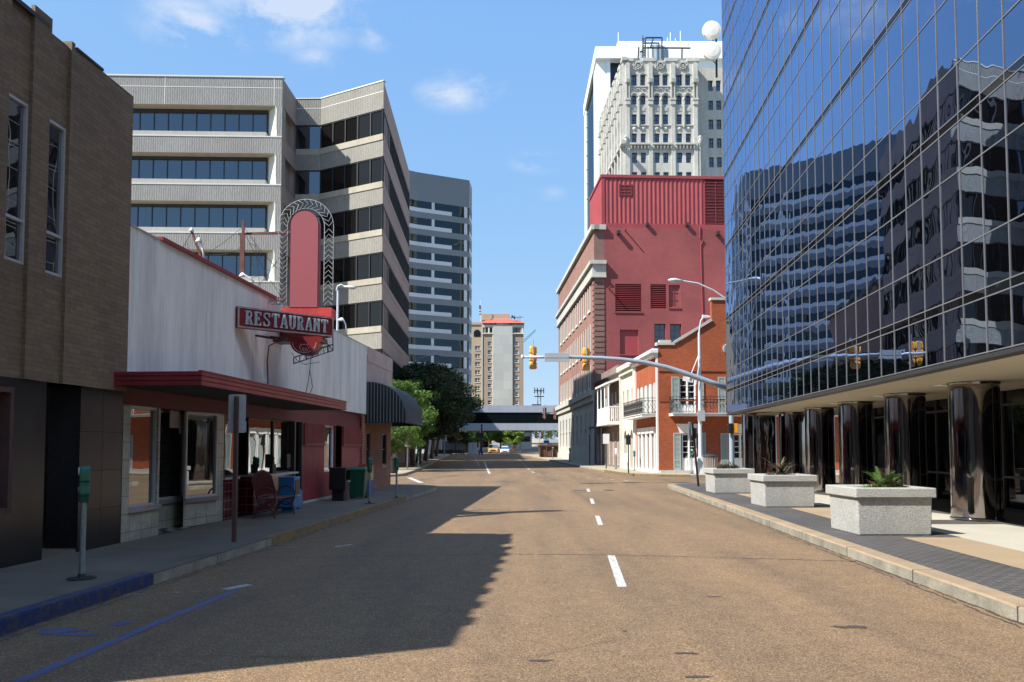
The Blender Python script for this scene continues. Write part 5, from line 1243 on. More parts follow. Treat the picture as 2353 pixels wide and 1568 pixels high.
# street side
gst = gs_.L; four = [1.1+i*(gst-1.6)/4 for i in range(4)]
zu0, zu1 = gy(950), gs_.hit(1500, cY(545))[1]
sops = [(a, a+.95, gs_.hit(1500, cY(745))[1]-.5, zu1) for a in four]; slo = [(a, a+.95, .3, gs_.hit(1500, cY(970))[1]) for a in four]
m.wall(gs_, 0, gst, 0, zE-.5, sops+slo, .15)
m.build('wall', 'brick_orange', G_)
m = MB(); m.fbox(gf, -.1, X1_+.0, -.4, .08, zE, zE+.16)
a, b = Vector(gf.pt(X1_, -.1, z2_+.08)), Vector(gf.pt(X2_, -.1, z3_+.08)); m.bar(a, b, .4, .16); m.fbox(gf, X2_-.06, gf.L-3, -.4, .08, z4_, z4_+.16); m.fbox(gf, .1, X1_*.8, -.35, .0, zE+.16, zE+.32)
m.build('coping', 'stone_grey', G_)
m = MB(); m.prism([gf.pt(.4, -.4, 0)[:2], gf.pt(gf.L, -.4, 0)[:2], (26, 57), (gs_.pt(.2, -.4, 0)[0], 56.9)], 0, zE-.6); m.build('rear_block', 'brick_orange', G_)
def frenchdoor(fr, a, zsolid, parent, cornice=True, glass='dark_glass', nx=2, ny=4):
    mm = MB(); x0, x1, z0, z1 = a
    e_ = .045; mm.fbox(fr, x0, x0+e_, -.16, -.02, z0, z1); mm.fbox(fr, x1-e_, x1, -.16, -.02, z0, z1); mm.fbox(fr, x0+e_, x1-e_, -.16, -.02, z1-.07, z1)
    mid = (x0+x1)/2; mm.fbox(fr, mid-.03, mid+.03, -.16, -.03, z0, z1-.07); mm.fbox(fr, x0+e_, mid-.03, -.16, -.05, z0, zsolid); mm.fbox(fr, mid+.03, x1-e_, -.16, -.05, z0, zsolid)
    for p, q in ((x0+e_, mid-.03), (mid+.03, x1-e_)):
        mm.fbox(fr, p+.08, q-.08, -.05, -.035, z0+.12, zsolid-.12)
        mm.fbox(fr, p, p+.03, -.15, -.06, zsolid, z1-.07); mm.fbox(fr, q-.03, q, -.15, -.06, zsolid, z1-.07); 
        for j in range(1, ny): z = zsolid+(z1-.1-zsolid)*j/ny; mm.fbox(fr, p+.03, q-.03, -.15, -.07, z-.018, z+.018)
    d = mm.build('french_door', 'white_paint', parent); pane(fr, x0+.05, x1-.05, z0+.02, z1-.02, -.17, glass, d)
    return d
for a in up: frenchdoor(gf, a, a[2]+.55, G_)
frenchdoor(gf, up[0] and lo[3], up[0][2]+.55, G_)
for a in lo[:3]: frenchdoor(gf, a, gy(cY(1178)), G_, glass='shop_glass')
def shutter(fr, x0, x1, z0, z1, parent, mt='grey_shutter', o=0):
    mm = MB(); e = .07; mm.fbox(fr, x0, x0+e, o+.002, o+.055, z0, z1); mm.fbox(fr, x1-e, x1, o+.002, o+.055, z0, z1)
    zm = (z0+z1)/2-.25*(z1-z0)
    for z in (z0, zm, z1-.1): mm.fbox(fr, x0+e, x1-e, o+.002, o+.055, z, z+.1)
    for (p, q) in ((z0+.1, zm), (zm+.1, z1-.1)):
        n = max(3, int((q-p)/.075))
        for i in range(n):
            z = p+(q-p)*i/n; mm.hexa([fr.pt(x0+e, o+.045, z+.0), fr.pt(x1-e, o+.045, z+.0), fr.pt(x1-e, o+.02, z+.045), fr.pt(x0+e, o+.02, z+.045), fr.pt(x0+e, o+.05, z+.012), fr.pt(x1-e, o+.05, z+.012), fr.pt(x1-e, o+.025, z+.057), fr.pt(x0+e, o+.025, z+.057)])
    mm.fbox(fr, x0+e, x1-e, o+.002, o+.018, z0+.1, z1-.1)
    return mm.build('shutter', mt, parent)
shp = [(1293, 1358, 795, 485), (1527, 1568, 795, 485), (1690, 1755, 795, 485), (1985, 2045, 795, 485), (2260, 2320, 795, 485), (1305, 1368, 1283, 962), (1545, 1580, 1283, 962), (1705, 1770, 1283, 965), (1985, 2045, 1283, 965), (2260, 2320, 1283, 965)]
for a, b, c, d in shp: shutter(gf, gx(cX(a)), gx(cX(b)), gy(cY(c)), gy(cY(d)), G_)
m = MB()
for a in lo[:3]: m.fprism(gf, [(a[0]-.12, a[3]+.03), (a[1]+.12, a[3]+.03), (a[1]+.3, a[3]+.55), (a[0]-.3, a[3]+.55)], 0, .1); m.fbox(gf, a[0]-.34, a[1]+.34, 0, .16, a[3]+.55, a[3]+.63)
for a in slo: m.fprism(gs_, [(a[0]-.05, a[3]+.02), (a[1]+.05, a[3]+.02), (a[1]+.15, a[3]+.42), (a[0]-.15, a[3]+.42)], 0, .16)
for a in slo+sops:
    m.fbox(gs_, a[0]-.12, a[0]-.0, 0, .10, a[2], a[3]); m.fbox(gs_, a[1], a[1]+.12, 0, .10, a[2], a[3])
m.fbox(gs_, -.1, .12, 0, .14, 0, zE-.5); m.fbox(gs_, gst-.16, gst-.02, 0, .12, 0, zE-.6); m.fbox(gs_, 0, gst-.2, 0, .25, .15, .32)
m.build('white_trim', 'white_paint', G_)
for a in sops+slo:
    shutter(gs_, a[0]+.0, (a[0]+a[1])/2-.01, a[2], a[3], G_, 'grey_shutter', -.1); shutter(gs_, (a[0]+a[1])/2+.01, a[1]-.0, a[2], a[3], G_, 'grey_shutter', -.1)
m = MB(); zk = gs_.hit(1500, cY(440))[1]; m.fbox(gs_, -.2, gst+.1, 0, .5, zE-.5, zE-.32); m.fbox(gs_, -.1, gst, 0, .32, zE-.72, zE-.5); m.fbox(gs_, 0, gst, -.6, .35, zE-.32, zE-.22); m.build('eave_cornice', 'white_paint', G_)
MB().fbox(gf, .02, gf.L, .0, .35, .14, .3).build('door_step', 'stone_grey', G_)
vt = MB(); s, z = gf.hit(1662, 802); vt.lathe(gf.pt(s+.25, .0, z), [(.3, 0), (.32, .1), (.26, .12)], 16, ax='y')
for i in range(5): vt.fbox(gf, s+.02, s+.48, .12, .16, z-.2+i*.09, z-.16+i*.09)
vt.build('wall_vent', 'galvanised', G_)
# balconies with iron railings
def railing(fr, a, b, o, z0, z1, parent, step=.21):
    mm = MB(); mm.fbox(fr, a, b, o-.02, o+.02, z1-.03, z1); mm.fbox(fr, a, b, o-.015, o+.015, z0, z0+.03); mm.fbox(fr, a, b, o-.012, o+.012, z1-.2, z1-.175)
    n = max(1, int(abs(b-a)/step)); h = z1-z0
    for i in range(n+1):
        s = a+(b-a)*i/n; mm.tube([fr.pt(s, o, z0), fr.pt(s, o, z1)], .012, 4)
        if i < n:
            w_ = (b-a)/n
            mm.tube([fr.pt(s+w_*.08, o, z1-.19), fr.pt(s+w_*.5, o, z1-.42*h), fr.pt(s+w_*.92, o, z1-.19)], .012, 4)
            mm.tube([fr.pt(s+w_*.5, o, z0+.58*h), fr.pt(s+w_*.1, o, z0+.4*h), fr.pt(s+w_*.5, o, z0+.16*h), fr.pt(s+w_*.9, o, z0+.4*h), fr.pt(s+w_*.5, o, z0+.58*h)], .012, 4)
            mm.tube([fr.pt(s+w_*.08, o, z0+.03), fr.pt(s+w_*.5, o, z0+.16*h), fr.pt(s+w_*.92, o, z0+.03)], .012, 4)
    return mm.build('railing', 'black_iron', parent)
zb0 = gf.hit(1600, 957)[1]+.0; bo = .95
zb1 = zb0+.17; zrt = zb1+1.02
def balc(fr, a, b, parent):
    mm = MB(); mm.fbox(fr, a, b, .0, bo, zb0, zb1-.03); mm.fbox(fr, a-.03, b+.03, .0, bo+.06, zb1-.03, zb1)
    bl = mm.build('balcony', 'white_paint', parent); railing(fr, a+.03, b-.03, bo-.04, zb1+.04, zrt, bl); return bl
bl = balc(gf, gx(cX(1270))-.0, gf.L-1, G_); ef = Fr(gf.pt(gx(cX(1270)), 0, 0)[:2], gf.pt(gx(cX(1270)), bo, 0)[:2]); railing(ef, 0, bo-.05, -.04, zb1+.04, zrt, bl)
bl = balc(gs_, 0.0, gst-.4, G_); ef = Fr(gs_.pt(gst-.4, bo, 0)[:2], gs_.pt(gst-.4, 0, 0)[:2]); railing(ef, 0, bo-.05, -.04, zb1+.04, zrt, bl)
# cream building
CR = thing('cream_building', 'narrow cream stucco building with small upper windows and arched openings', 'building', (10, 59.5, 0))
cf = Fr((RB(62.2), 62.2), (RB(56.82), 56.82)); cL_ = cf.L
zct = cf.hit(1440, cY(400))[1]; cz = lambda y: cf.hit(1440, cY(y))[1]
cops = [(.5+i*1.65, 1.05+i*1.65, cz(730), cz(600)) for i in range(3)]; 
m = MB(); m.wall(cf, 0, cL_, 0, zct, cops+[(.7, 1.9, 1.0, 3.1), (3.1, 4.3, .2, 3.1)], .3)
m.fbox(cf, -.05, cL_, 0, .4, zct-.25, zct+.1); m.fbox(cf, -.05, cL_, 0, .22, zct-.6, zct-.25); m.fbox(cf, .0, .16, 0, .2, 0, zct-.6); m.fbox(cf, cL_-.2, cL_-.04, 0, .2, 0, zct-.6)
for c0 in (1.3, 3.7): 
    n = 10
    for i in range(n):
        t0_, t1_ = math.pi*i/n, math.pi*(i+1)/n; q = [(c0+.6*math.cos(t0_), 3.1-.55+.6*math.sin(t0_)*1.3), (c0+.6*math.cos(t1_), 3.1-.55+.6*math.sin(t1_)*1.3)]
    m.fprism(cf, [(c0-.6, 3.1), (c0-.6, 2.5), (c0-.35, 2.92), (c0, 3.1)], -.3, -.002); m.fprism(cf, [(c0+.6, 3.1), (c0+.6, 2.5), (c0+.35, 2.92), (c0, 3.1)], -.3, -.002)
m.build('wall', 'cream_wall', CR); m = MB(); m.prism([cf.pt(0, -.5, 0)[:2], cf.pt(cL_-.05, -.5, 0)[:2], (22, 57.0), (22, 62.2)], 0, zct-.6); m.build('rear_block', 'cream_wall', CR)
for a in cops+[(.7, 1.9, 1.0, 3.1), (3.1, 4.3, .2, 3.1)]: pane(cf, *a, -.28, 'shop_glass', CR, 'window')
m = MB(); m.fbox(cf, 0, 2.95, 0, .05, .1, 1.3); m.build('plinth', 'white_paint', CR)
# grey brick building with a white timber gallery
GB = thing('row_building', 'shaded dark brick row building with a white timber upstairs gallery', 'building', (10, 69, 0))
hf = Fr((RB(75.7), 75.7), (RB(62.22), 62.22)); hL = hf.L; zgt = hf.hit(1400, cY(480))[1]+.4
hops = [(a, a+.9, 4.15, 6.3) for a in (8.6, 10.3, 12)]+[(1.2, 2.1, 4.2, 6.2), (3.4, 4.3, 4.2, 6.2), (5.6, 6.5, 4.2, 6.2)]+[(a, a+1.0, .3, 3.0) for a in (1, 3, 5, 7, 9, 11)]
m = MB(); m.wall(hf, 0, hL, 0, zgt, hops, .2); m.build('wall', 'brick_grey', GB); m = MB(); m.prism([hf.pt(0, -.5, 0)[:2], hf.pt(hL-.05, -.5, 0)[:2], (22, 62.4), (22, 75.6)], 0, zgt-.5); m.build('rear_block', 'brick_grey', GB)
for i, a in enumerate(hops): 
    if i < 6: window(hf, *a, -.15, GB, 'white_paint', 'dark_glass', 2, 3, fw=.08, dp=.08)
    else: shutter(hf, *a, GB, 'paper_cream', -.1)
m = MB(); m.fbox(hf, 0, hL, 0, .3, zgt-.5, zgt); m.build('cornice', 'brick_grey', GB)
gb0, gb1 = hL-5.6, hL-.1; go = 1.0; zf0, zf1 = 3.55, 3.8; zrf = 7.0
m = MB(); m.fbox(hf, gb0, gb1, 0, go+.1, zf0, zf1); m.hexa([hf.pt(gb0-.1, go+.2, zrf-.3), hf.pt(gb1+.1, go+.2, zrf-.3), hf.pt(gb1+.1, 0, zrf+.1), hf.pt(gb0-.1, 0, zrf+.1), hf.pt(gb0-.1, go+.2, zrf-.15), hf.pt(gb1+.1, go+.2, zrf-.15), hf.pt(gb1+.1, 0, zrf+.3), hf.pt(gb0-.1, 0, zrf+.3)])
for i in range(4): a = gb0+.06+i*(gb1-gb0-.16)/3; m.lathe(hf.pt(a, go, 0), [(.08, zf1), (.06, zf1+1), (.055, zrf-.5), (.10, zrf-.4), (.12, zrf-.3)], 8)
m.fbox(hf, gb0, gb1, go-.03, go, zf1, zf1+1.1); m.fbox(hf, gb0, gb1, go-.05, go+.03, zf1+1.1, zf1+1.17)
for i in range(6): a = .1+i*go/6; m.fbox(hf, gb1-.04, gb1, a, a+.05, zf1, zf1+1.1)
m.fbox(hf, gb1-.06, gb1+.02, 0, go, zf1+1.1, zf1+1.17); m.build('timber_gallery', 'white_paint', GB)
m = MB(); m.fbox(hf, gb0-6.2, gb0-.3, 0, .9, 3.5, 3.62); m.build('awning_slab', 'dark_metal', GB)
for dx in (0, .35): m = MB(); m.tube([hf.pt(.25+dx*12, .15, 0), hf.pt(.25+dx*12, .15, 6.9)], .06, 8); m.build('downpipe', 'galvanised', GB)

# ================================================================== RIGHT: mirrored glass office tower
TG = thing('glass_tower', 'dark mirrored glass office block with a steel grid raised on chrome columns', 'building', (12, 18, 0))
gf_ = Fr((GL(34.6), 34.6), (GL(-6), -6)); gL = gf_.L; EN = Fr((GL(34.6)+14, 33.9), (GL(34.6), 34.6))
ZS = 3.12; zl = [3.22]; kd = []
zrows = []; z = 3.22; seqs = []
zc = 3.22; hts = []
zrows.append((3.22, 4.10)); 
zc = 4.10
sp_rows = []
while zc < 34:
    sp_rows.append((zc, zc+.15)); a = zc+.15
    zrows += [(a, a+.85), (a+.85, a+2.16), (a+2.16, a+3.0)]; zc = a+3.0
pw = .737; npan = int(gL/pw); cam_s = lambda i: i*pw
rn = random.Random(21)
# per-pane meshes: the ones that show largest get objects of their own
cand = []
for i in range(npan):
    for (za, zb) in zrows:
        a, b = i*pw+.014, (i+1)*pw-.014; c = gf_.pt((a+b)/2, 0, (za+zb)/2); 
        vis = c[1] > 8 and (c[0]/c[1] < .66) and (c[2]-EYE)/c[1] < .60
        cand.append(((zb-za)/(c[1]**2) if vis else 0, i, za, zb))
cand.sort(reverse=True); top = cand[:100]; rest = cand[100:]
def panegeo(mm, i, za, zb):
    a, b = i*pw+.014, (i+1)*pw-.014; t1, t2 = rn.uniform(-1, 1)*.0020, rn.uniform(-1, 1)*.0018
    N_ = 1
    mm.quad(gf_.pt(a, -t1*pw/2, za+.012), gf_.pt(b, t1*pw/2, za+.012), gf_.pt(b, t1*pw/2+t2*(zb-za), zb-.012), gf_.pt(a, -t1*pw/2+t2*(zb-za), zb-.012))
for _, i, za, zb in top:
    mm = MB(); panegeo(mm, i, za, zb); mm.build('glass_pane', 'tower_glass', TG)
mm = MB()
for _, i, za, zb in rest: panegeo(mm, i, za, zb)
ztop_ = zrows[-1][1]
for (za, zb) in zrows:
    for i in range(int(EN.L/pw)): mm.quad(EN.pt(i*pw, 0, za), EN.pt(i*pw+pw, 0, za), EN.pt(i*pw+pw, 0, zb), EN.pt(i*pw, 0, zb))
mm.build('glass_pane', 'tower_glass', TG, kind='stuff')
m = MB()
for (za, zb) in sp_rows: m.wall(gf_, 0, gL, za+.01, zb-.01, [], 0, .004); m.wall(EN, 0, EN.L, za, zb, [], 0, .004)
m.build('spandrel_strip', 'spandrel_glass', TG)
m = MB(); hz_ = sorted({z for r_ in zrows for z in r_}|{z for r_ in sp_rows for z in r_})
for z in hz_: m.fbox(gf_, 0, gL, -.01, .012, z-.010, z+.010); m.fbox(EN, 0, EN.L, -.01, .016, z-.013, z+.013)
for i in range(npan+1): m.fbox(gf_, i*pw-.0075, i*pw+.0075, -.01, .014, 3.2, ztop_)
for i in range(int(EN.L/pw)): m.fbox(EN, i*pw-.012, i*pw+.012, -.01, .022, 3.2, ztop_)
m.build('mullion', 'mullion', TG)
m = MB(); m.fbox(gf_, -.02, gL, -.25, .03, 3.12, 3.19); m.fbox(EN, 0, EN.L, -.25, .03, 3.12, 3.19); m.build('base_rail', 'dark_metal', TG)
m = MB(); m.prism([gf_.pt(.05, -.04, 0)[:2], gf_.pt(gL, -.04, 0)[:2], (30, -6), (24, 33)], 3.24, ztop_); m.build('core', 'void_black', TG)
m = MB(); m.prism([gf_.pt(.05, -.05, 0)[:2], gf_.pt(gL, -.05, 0)[:2], (30, -6), (24, 33)], 3.135, 3.2); 
so_ = m.build('soffit', 'soffit_tan', TG)
CX = lambda Y: 8.46+.0794*Y
m = MB()
for y in (14.2, 17.9, 21.6, 25.3): x = CX(y)-.3; m.box(x, x+.9, y-.15, y+.15, 3.105, 3.13)
m.build('ceiling_light', 'white_panel', so_)
lw = Fr((CX(29.8)+2.3, 29.8), (CX(-4)+2.3, -4)); lw2 = Fr((24, 29.3), (CX(29.8)+2.3, 29.8))
m = MB(); m.wall(lw, 0, lw.L, .15, 3.13, [], 0); m.wall(lw2, 0, lw2.L, .15, 3.13, [], 0); m.build('lobby_wall', 'lobby_glass', TG)
m = MB()
for i in range(int(lw.L/1.23)): m.fbox(lw, i*1.23, i*1.23+.05, 0, .06, .15, 3.13)
for z in (.15, .95, 2.75): m.fbox(lw, 0, lw.L, 0, .05, z, z+.06)
m.build('lobby_frame', 'window_metal', TG)
def column(Y, r=.5, x=None):
    x = CX(Y)+.24 if x is None else x; m = MB(); m.lathe((x, Y, .15), [(r+.02, 0), (r+.02, .04), (r+.02, .05), (r+.001, .055), (r, .06), (r, .08), (r, 1.0), (r, 2.0), (r, 2.92), (r, 2.94), (r+.015, 2.95), (r+.015, 2.985)], 48); c = m.build('column', 'chrome', TG, smooth=False)
    for p in c.data.polygons: p.use_smooth = abs(p.normal.z) < .3
    mm = MB(); mm.box(x-.02+r*.25, x+.0+r*.25, Y-r*.985, Y-r*.95, .2, 3.1); mm.build('seam', 'dark_metal', c)
for Y in (17.35, 21.0, 24.7, 28.35, 32.0): column(Y)
column(33.0, .32, GL(33.0)+.62)
m = MB(); xq0, xq1 = at(1731, 1000, 31.6)[0], at(1783, 1000, 31.6)[0]; m.box(xq0, xq1, 31.6, 32.3, .15, 3.0); bx = m.build('square_column', 'chrome', TG, bevel=.02)

# planters
P_ = local('planter', 'front square concrete planter box with bright green fern, nearest of the three', 'planter', 'square concrete planters on the right pavement')
m = MB(); m.hexa([(-.65, -.62, 0), (.65, -.62, 0), (.65, .62, 0), (-.65, .62, 0), (-.665, -.635, .70), (.665, -.635, .70), (.665, .635, .70), (-.665, .635, .70)]); pb = m.build('box', 'planter_concrete', P_, bevel=.02)
m = MB()
for (a, b, c, d) in ((-.72, .72, -.69, -.45), (-.72, .72, .45, .69), (-.72, -.48, -.45, .45), (.48, .72, -.45, .45)): m.box(a, b, c, d, .665, .84)
m.build('rim', 'planter_concrete', P_, bevel=.018)
MB().box(-.46, .46, -.46, .46, .70, .80).build('soil', 'soil', P_)
place(P_, (6.82, 14.88, .15)); dup(P_, (7.30, 21.64, .15), label='middle square concrete planter box with a dry reddish plant'); dup(P_, (7.61, 28.08, .15), label='farthest square concrete planter box, beside the corner, with low grey plants')
def frond(m, base, ang, L_, droop, wd, mi, rn, lf_=True):
    pts_ = []; n = 8
    for i in range(n+1):
        t = i/n; r = L_*t*math.cos(droop)*(.55+.6*t)*.8; z = L_*math.sin(1.35-droop*t)*t*(1-.28*t*t*(droop+.2)); pts_.append(Vector((base[0]+math.cos(ang)*r, base[1]+math.sin(ang)*r, base[2]+z)))
    side = Vector((-math.sin(ang), math.cos(ang), 0))
    for i in range(n):
        w0 = wd*math.sin(math.pi*min(.98, (i/n)*.9+.06)); w1 = wd*math.sin(math.pi*min(.98, ((i+1)/n)*.9+.06))
        a, b = pts_[i], pts_[i+1]
        if lf_:
            d = (b-a)*.75
            for sg in (-1, 1):
                for k in (0, .5):
                    c = a.lerp(b, k); m.quad(c, c+d*.35, c+side*sg*w0+d*.9+Vector((0, 0, -.008)), c+side*sg*w0*.85+d*.45, mi)
        else: m.quad(a-side*w0*.5, a+side*w0*.5, b+side*w1*.5, b-side*w1*.5, mi)
def plant(cx, cy, cz, label, spec, group='plants growing in the concrete planters'):
    o = thing('potted_plant', label, 'plant', (cx, cy, cz), group); rn = random.Random(int(cx*100)); k = 0
    for (n, L0, L1, wd, mt, spread, fern, dr) in spec:
        m = MB()
        for i in range(n):
            a = rn.uniform(0, 6.283); r = spread*math.sqrt(rn.random())
            frond(m, (cx+r*math.cos(a*1.7), cy+r*math.sin(a*1.7), cz), a, rn.uniform(L0, L1), rn.uniform(*dr), wd, 0, rn, fern)
        m.build('foliage', mt, o)
plant(6.92, 14.75, .95, 'bright green fern with small red leaves in the front planter', [(34, .22, .52, .05, 'plant_green', .16, True, (.1, .9)), (80, .10, .2, .035, 'plant_red', .30, False, (.3, 1.2)), (120, .08, .18, .03, 'plant_green', .38, False, (.4, 1.2)), (30, .15, .36, .02, 'plant_red', .3, False, (.2, .8))])
plant(7.25, 21.5, .95, 'sparse dry reddish plant in the middle planter', [(26, .3, .66, .05, 'plant_grey', .12, False, (.1, .7)), (14, .25, .55, .035, 'plant_red', .12, True, (.2, .8)), (90, .1, .2, .03, 'plant_red', .38, False, (.3, 1.2)), (70, .1, .18, .025, 'plant_grey', .4, False, (.3, 1.2))])
plant(7.58, 28.0, .95, 'low grey spiky plants in the farthest planter', [(90, .2, .42, .035, 'plant_grey', .40, False, (.2, 1.1)), (80, .15, .36, .035, 'plant_red', .38, False, (.3, 1.1))])

# ------------------------------------------------------------------ parking meters
def mk_meter(label, body, group):
    o = local('parking_meter', label, 'parking meter', group)
    m = MB(); m.lathe((0, 0, 0), [(.032, 0), (.032, .86), (.028, .9)], 12); m.build('post', 'meter_post', o, smooth=False)
    m = MB(); m.lathe((0, 0, 0), [(.16, 0), (.16, .012), (.05, .02), (.045, .06)], 14); m.build('base_plate', 'dark_metal', o)
    m = MB(); F0 = Fr((0, -.05), (0, .05))
    prof = [(-.03, .9), (-.06, .98), (-.085, 1.0), (-.085, 1.10), (-.075, 1.14), (-.095, 1.16), (-.095, 1.26)]+[(-.095*math.cos(math.pi*i/10), 1.26+.075*math.sin(math.pi*i/10)) for i in range(1, 10)]+[(.095, 1.26), (.095, 1.16), (.075, 1.14), (.085, 1.10), (.085, 1.0), (.06, .98), (.03, .9)]
    v = [(a, -.055, z) for a, z in prof]; w_ = [(a, .055, z) for a, z in prof]; n = len(prof)
    m.add(v+w_, [tuple(range(n)), tuple(range(2*n-1, n-1, -1))]+[(i, n+i, n+(i+1) % n, (i+1) % n) for i in range(n)]); h = m.build('head', body, o, bevel=.012)
    m = MB(); m.lathe((0, -.055, 1.27), [(.055, 0), (.05, .012)], 14, ax='y'); m.build('dial', 'lamp_glass', h)
    m = MB(); m.box(-.05, .05, -.062, -.055, 1.03, 1.09); m.build('coin_plate', 'galvanised', h)
    return o
GM = 'parking meters along the kerbs'
M1 = mk_meter('green parking meter on a grey post in front of the black granite doorway', 'meter_green', GM)
mx = gnd(188, 1330, .15); place(M1, mx, R(-58), 1.0)
dup(M1, gnd(849, 1157, .15), R(120), 'parking meter in front of the green bin and brick shop', .95)
dup(M1, gnd(911, 1144.5, .15), R(120), 'parking meter at the corner end of the left kerb', .95)
for (x, y, lab, s) in ((1603+5, 1084, None, 1), (1511, 1170, None, 1)): pass
dup(M1, (10.95, 48.6, .15), R(10), 'green parking meter between the light pole and the litter bin', 1.12)
dup(M1, (8.5, 55.4, .15), R(60), 'green parking meter just before the yellow kerb, by the white meter', 1.05)
M2 = mk_meter('white parking meter beside the white gallery balcony', 'white_paint', GM); place(M2, (7.75, 59.5, .15), R(70), 1.15)
dup(M1, (6.1, 84, gz(84)+.15), R(60), 'small dark parking meter beside the stone base of the red brick building', 1.1); dup(M1, (5.25, 103, gz(103)+.15), R(60), 'parking meter behind the dumpster at the far end of the red brick building', 1.1)
for (x, y, z, lab) in ((-7.2, 61.5, .15, 'first parking meter under the street trees'),): dup(M1, (x, y, z), R(120), lab, 1)

# ------------------------------------------------------------------ sign posts
def plate(m, c, w_, h_, yaw=0, t=.006, r=.03):
    u = Vector((math.cos(yaw), math.sin(yaw), 0)); n = Vector((-u.y, u.x, 0)); pts_ = []
    for cxs, cys in ((1, 1), (-1, 1), (-1, -1), (1, -1)):
        for k in range(4):
            a = {(1, 1): 0, (-1, 1): 90, (-1, -1): 180, (1, -1): 270}[(cxs, cys)]+k*30
            pts_.append((cxs*(w_/2-r)+r*math.cos(R(a)), cys*(h_/2-r)+r*math.sin(R(a))))
    v = [Vector(c)+u*a+Vector((0, 0, b)) for a, b in pts_]; n_ = len(v)
    m.add(v+[p+n*t for p in v], [tuple(range(n_)), tuple(range(2*n_-1, n_-1, -1))]+[(i, (i+1) % n_, n_+(i+1) % n_, n_+i) for i in range(n_)])
sx_, sy_, _ = gnd(538, 1246, .15)
o = thing('sign_post', 'rusty brown square post with blank grey sign backs outside the tiled shop window', 'sign', (sx_, sy_, .15))
m = MB(); m.box(sx_-.033, sx_+.033, sy_-.033, sy_+.033, .15, 2.56); m.build('post', 'brown_post', o)
m = MB(); plate(m, (sx_, sy_+.036, 2.38), .29, .43); m.build('sign_plate', 'sign_grey', o)
m = MB(); plate(m, (sx_, sy_+.036, 2.06), .31, .21); p2_ = m.build('sign_plate', 'sign_grey', o)
m = MB()
for (a, b, c, d) in ((.075, 2.06, .10, 2.04), (.085, 2.035, .125, 2.045), (.09, 2.01, .12, 2.05)): m.bar((sx_+a, sy_+.034, b), (sx_+c, sy_+.034, d), .015, .003)
m.build('scratch_mark', 'white_paint', p2_)
px_, py_, _ = gnd(1605, 1118, .15); tx, _, tz_ = at(1591, 972, py_)
o = thing('sign_post', 'black leaning sign post at the corner with signs seen edge-on', 'sign', (px_, py_, .15))
m = MB(); m.bar((px_, py_, .15), (tx, py_, tz_), .075); m.build('post', 'black_paint', o)
m = MB(); plate(m, (tx-.12, py_-.05, tz_-.28), .40, .62, R(62)); m.build('sign_plate', 'sign_grey', o); m = MB(); plate(m, (tx+.10, py_+.02, tz_-.42), .45, .42, R(100)); m.build('sign_plate', 'black_paint', o)
def simple_post(x, yb, yt, lab, Y=None, w_=.06, pl=None, mt='galvanised', pm='sign_grey'):
    b = gnd(x, yb, .15) if Y is None else (at(x, yb, Y)[0], Y, gz(Y)+.15)
    t = at(x, yt, b[1]); o = thing('sign_post', lab, 'sign', b, 'sign posts along the far pavements'); m = MB(); m.bar(b, (b[0], b[1], t[2]), w_); m.build('post', mt, o)
    if pl:
        m = MB(); 
        for (dz__, ww_, hh_) in pl: plate(m, (b[0], b[1]-.05, t[2]-dz__), ww_, hh_, .15)
        m.build('sign_plate', pm, o)
    return o
simple_post(cX(925), cY(1310), cY(968), 'dark sign post standing beside the cream building', None, .07, [(.4, .3, .6)], 'dark_metal', 'dark_metal')
simple_post(cX(735), cY(1268), cY(958), 'sign post with a white sign before the timber gallery', None, .08, [(.5, .5, .75)], 'dark_metal', 'white_paint')
simple_post(cX(543), cY(1230), cY(972), 'grey sign post by the stone base in the shade', 77, .10, [(.5, .5, .9)], 'galvanised')
simple_post(cX(595), cY(1243), cY(978), 'plain dark post beside the row building in the shade', 72, .10, None, 'dark_metal')
simple_post(936, 1079, 1000, 'pale sign post in front of the first street tree', 58, .09, [(.55, .42, .62)], 'galvanised', 'white_paint')
simple_post(1021, 1046, 1000, 'small sign post at the far end of the tree row', 128, .16, [(.5, .7, 1.0)], 'galvanised', 'white_paint')

# ------------------------------------------------------------------ light poles and traffic signals
bx_, by_, _ = gnd(1610, 1088, .15)
o = thing('light_pole', 'white street light pole with a tilted white banner bracket at the gallery corner', 'street light', (bx_, by_, .15))
zt_ = at(1604, 765, by_)[2]; zt2_ = at(1606, 737, by_)[2]
m = MB(); m.tube([(bx_, by_, .15), (bx_, by_, 1.2), (bx_-.0, by_, zt_)], [.13, .12, .075], 12); m.tube([(bx_, by_, zt_), (bx_+.12, by_, zt2_), (bx_+.3, by_, zt2_+.22)], .045, 8)
m.build('pole', 'white_pole', o, smooth=False)
m = MB(); m.hexa([(bx_-.32, by_-.32, .15), (bx_+.32, by_-.32, .15), (bx_+.32, by_+.32, .15), (bx_-.32, by_+.32, .15), (bx_-.22, by_-.22, 1.15), (bx_+.22, by_-.22, 1.15), (bx_+.22, by_+.22, 1.15), (bx_-.22, by_+.22, 1.15)]); m.build('base', 'white_pole', o)
m = MB(); m.hexa([(bx_+.2, by_-.12, zt2_+.12), (bx_+.75, by_-.1, zt2_+.18), (bx_+.75, by_+.1, zt2_+.18), (bx_+.2, by_+.12, zt2_+.12), (bx_+.2, by_-.1, zt2_+.36), (bx_+.65, by_-.07, zt2_+.30), (bx_+.65, by_+.07, zt2_+.30), (bx_+.2, by_+.1, zt2_+.36)]); m.build('lamp_head', 'white_pole', o, bevel=.03)
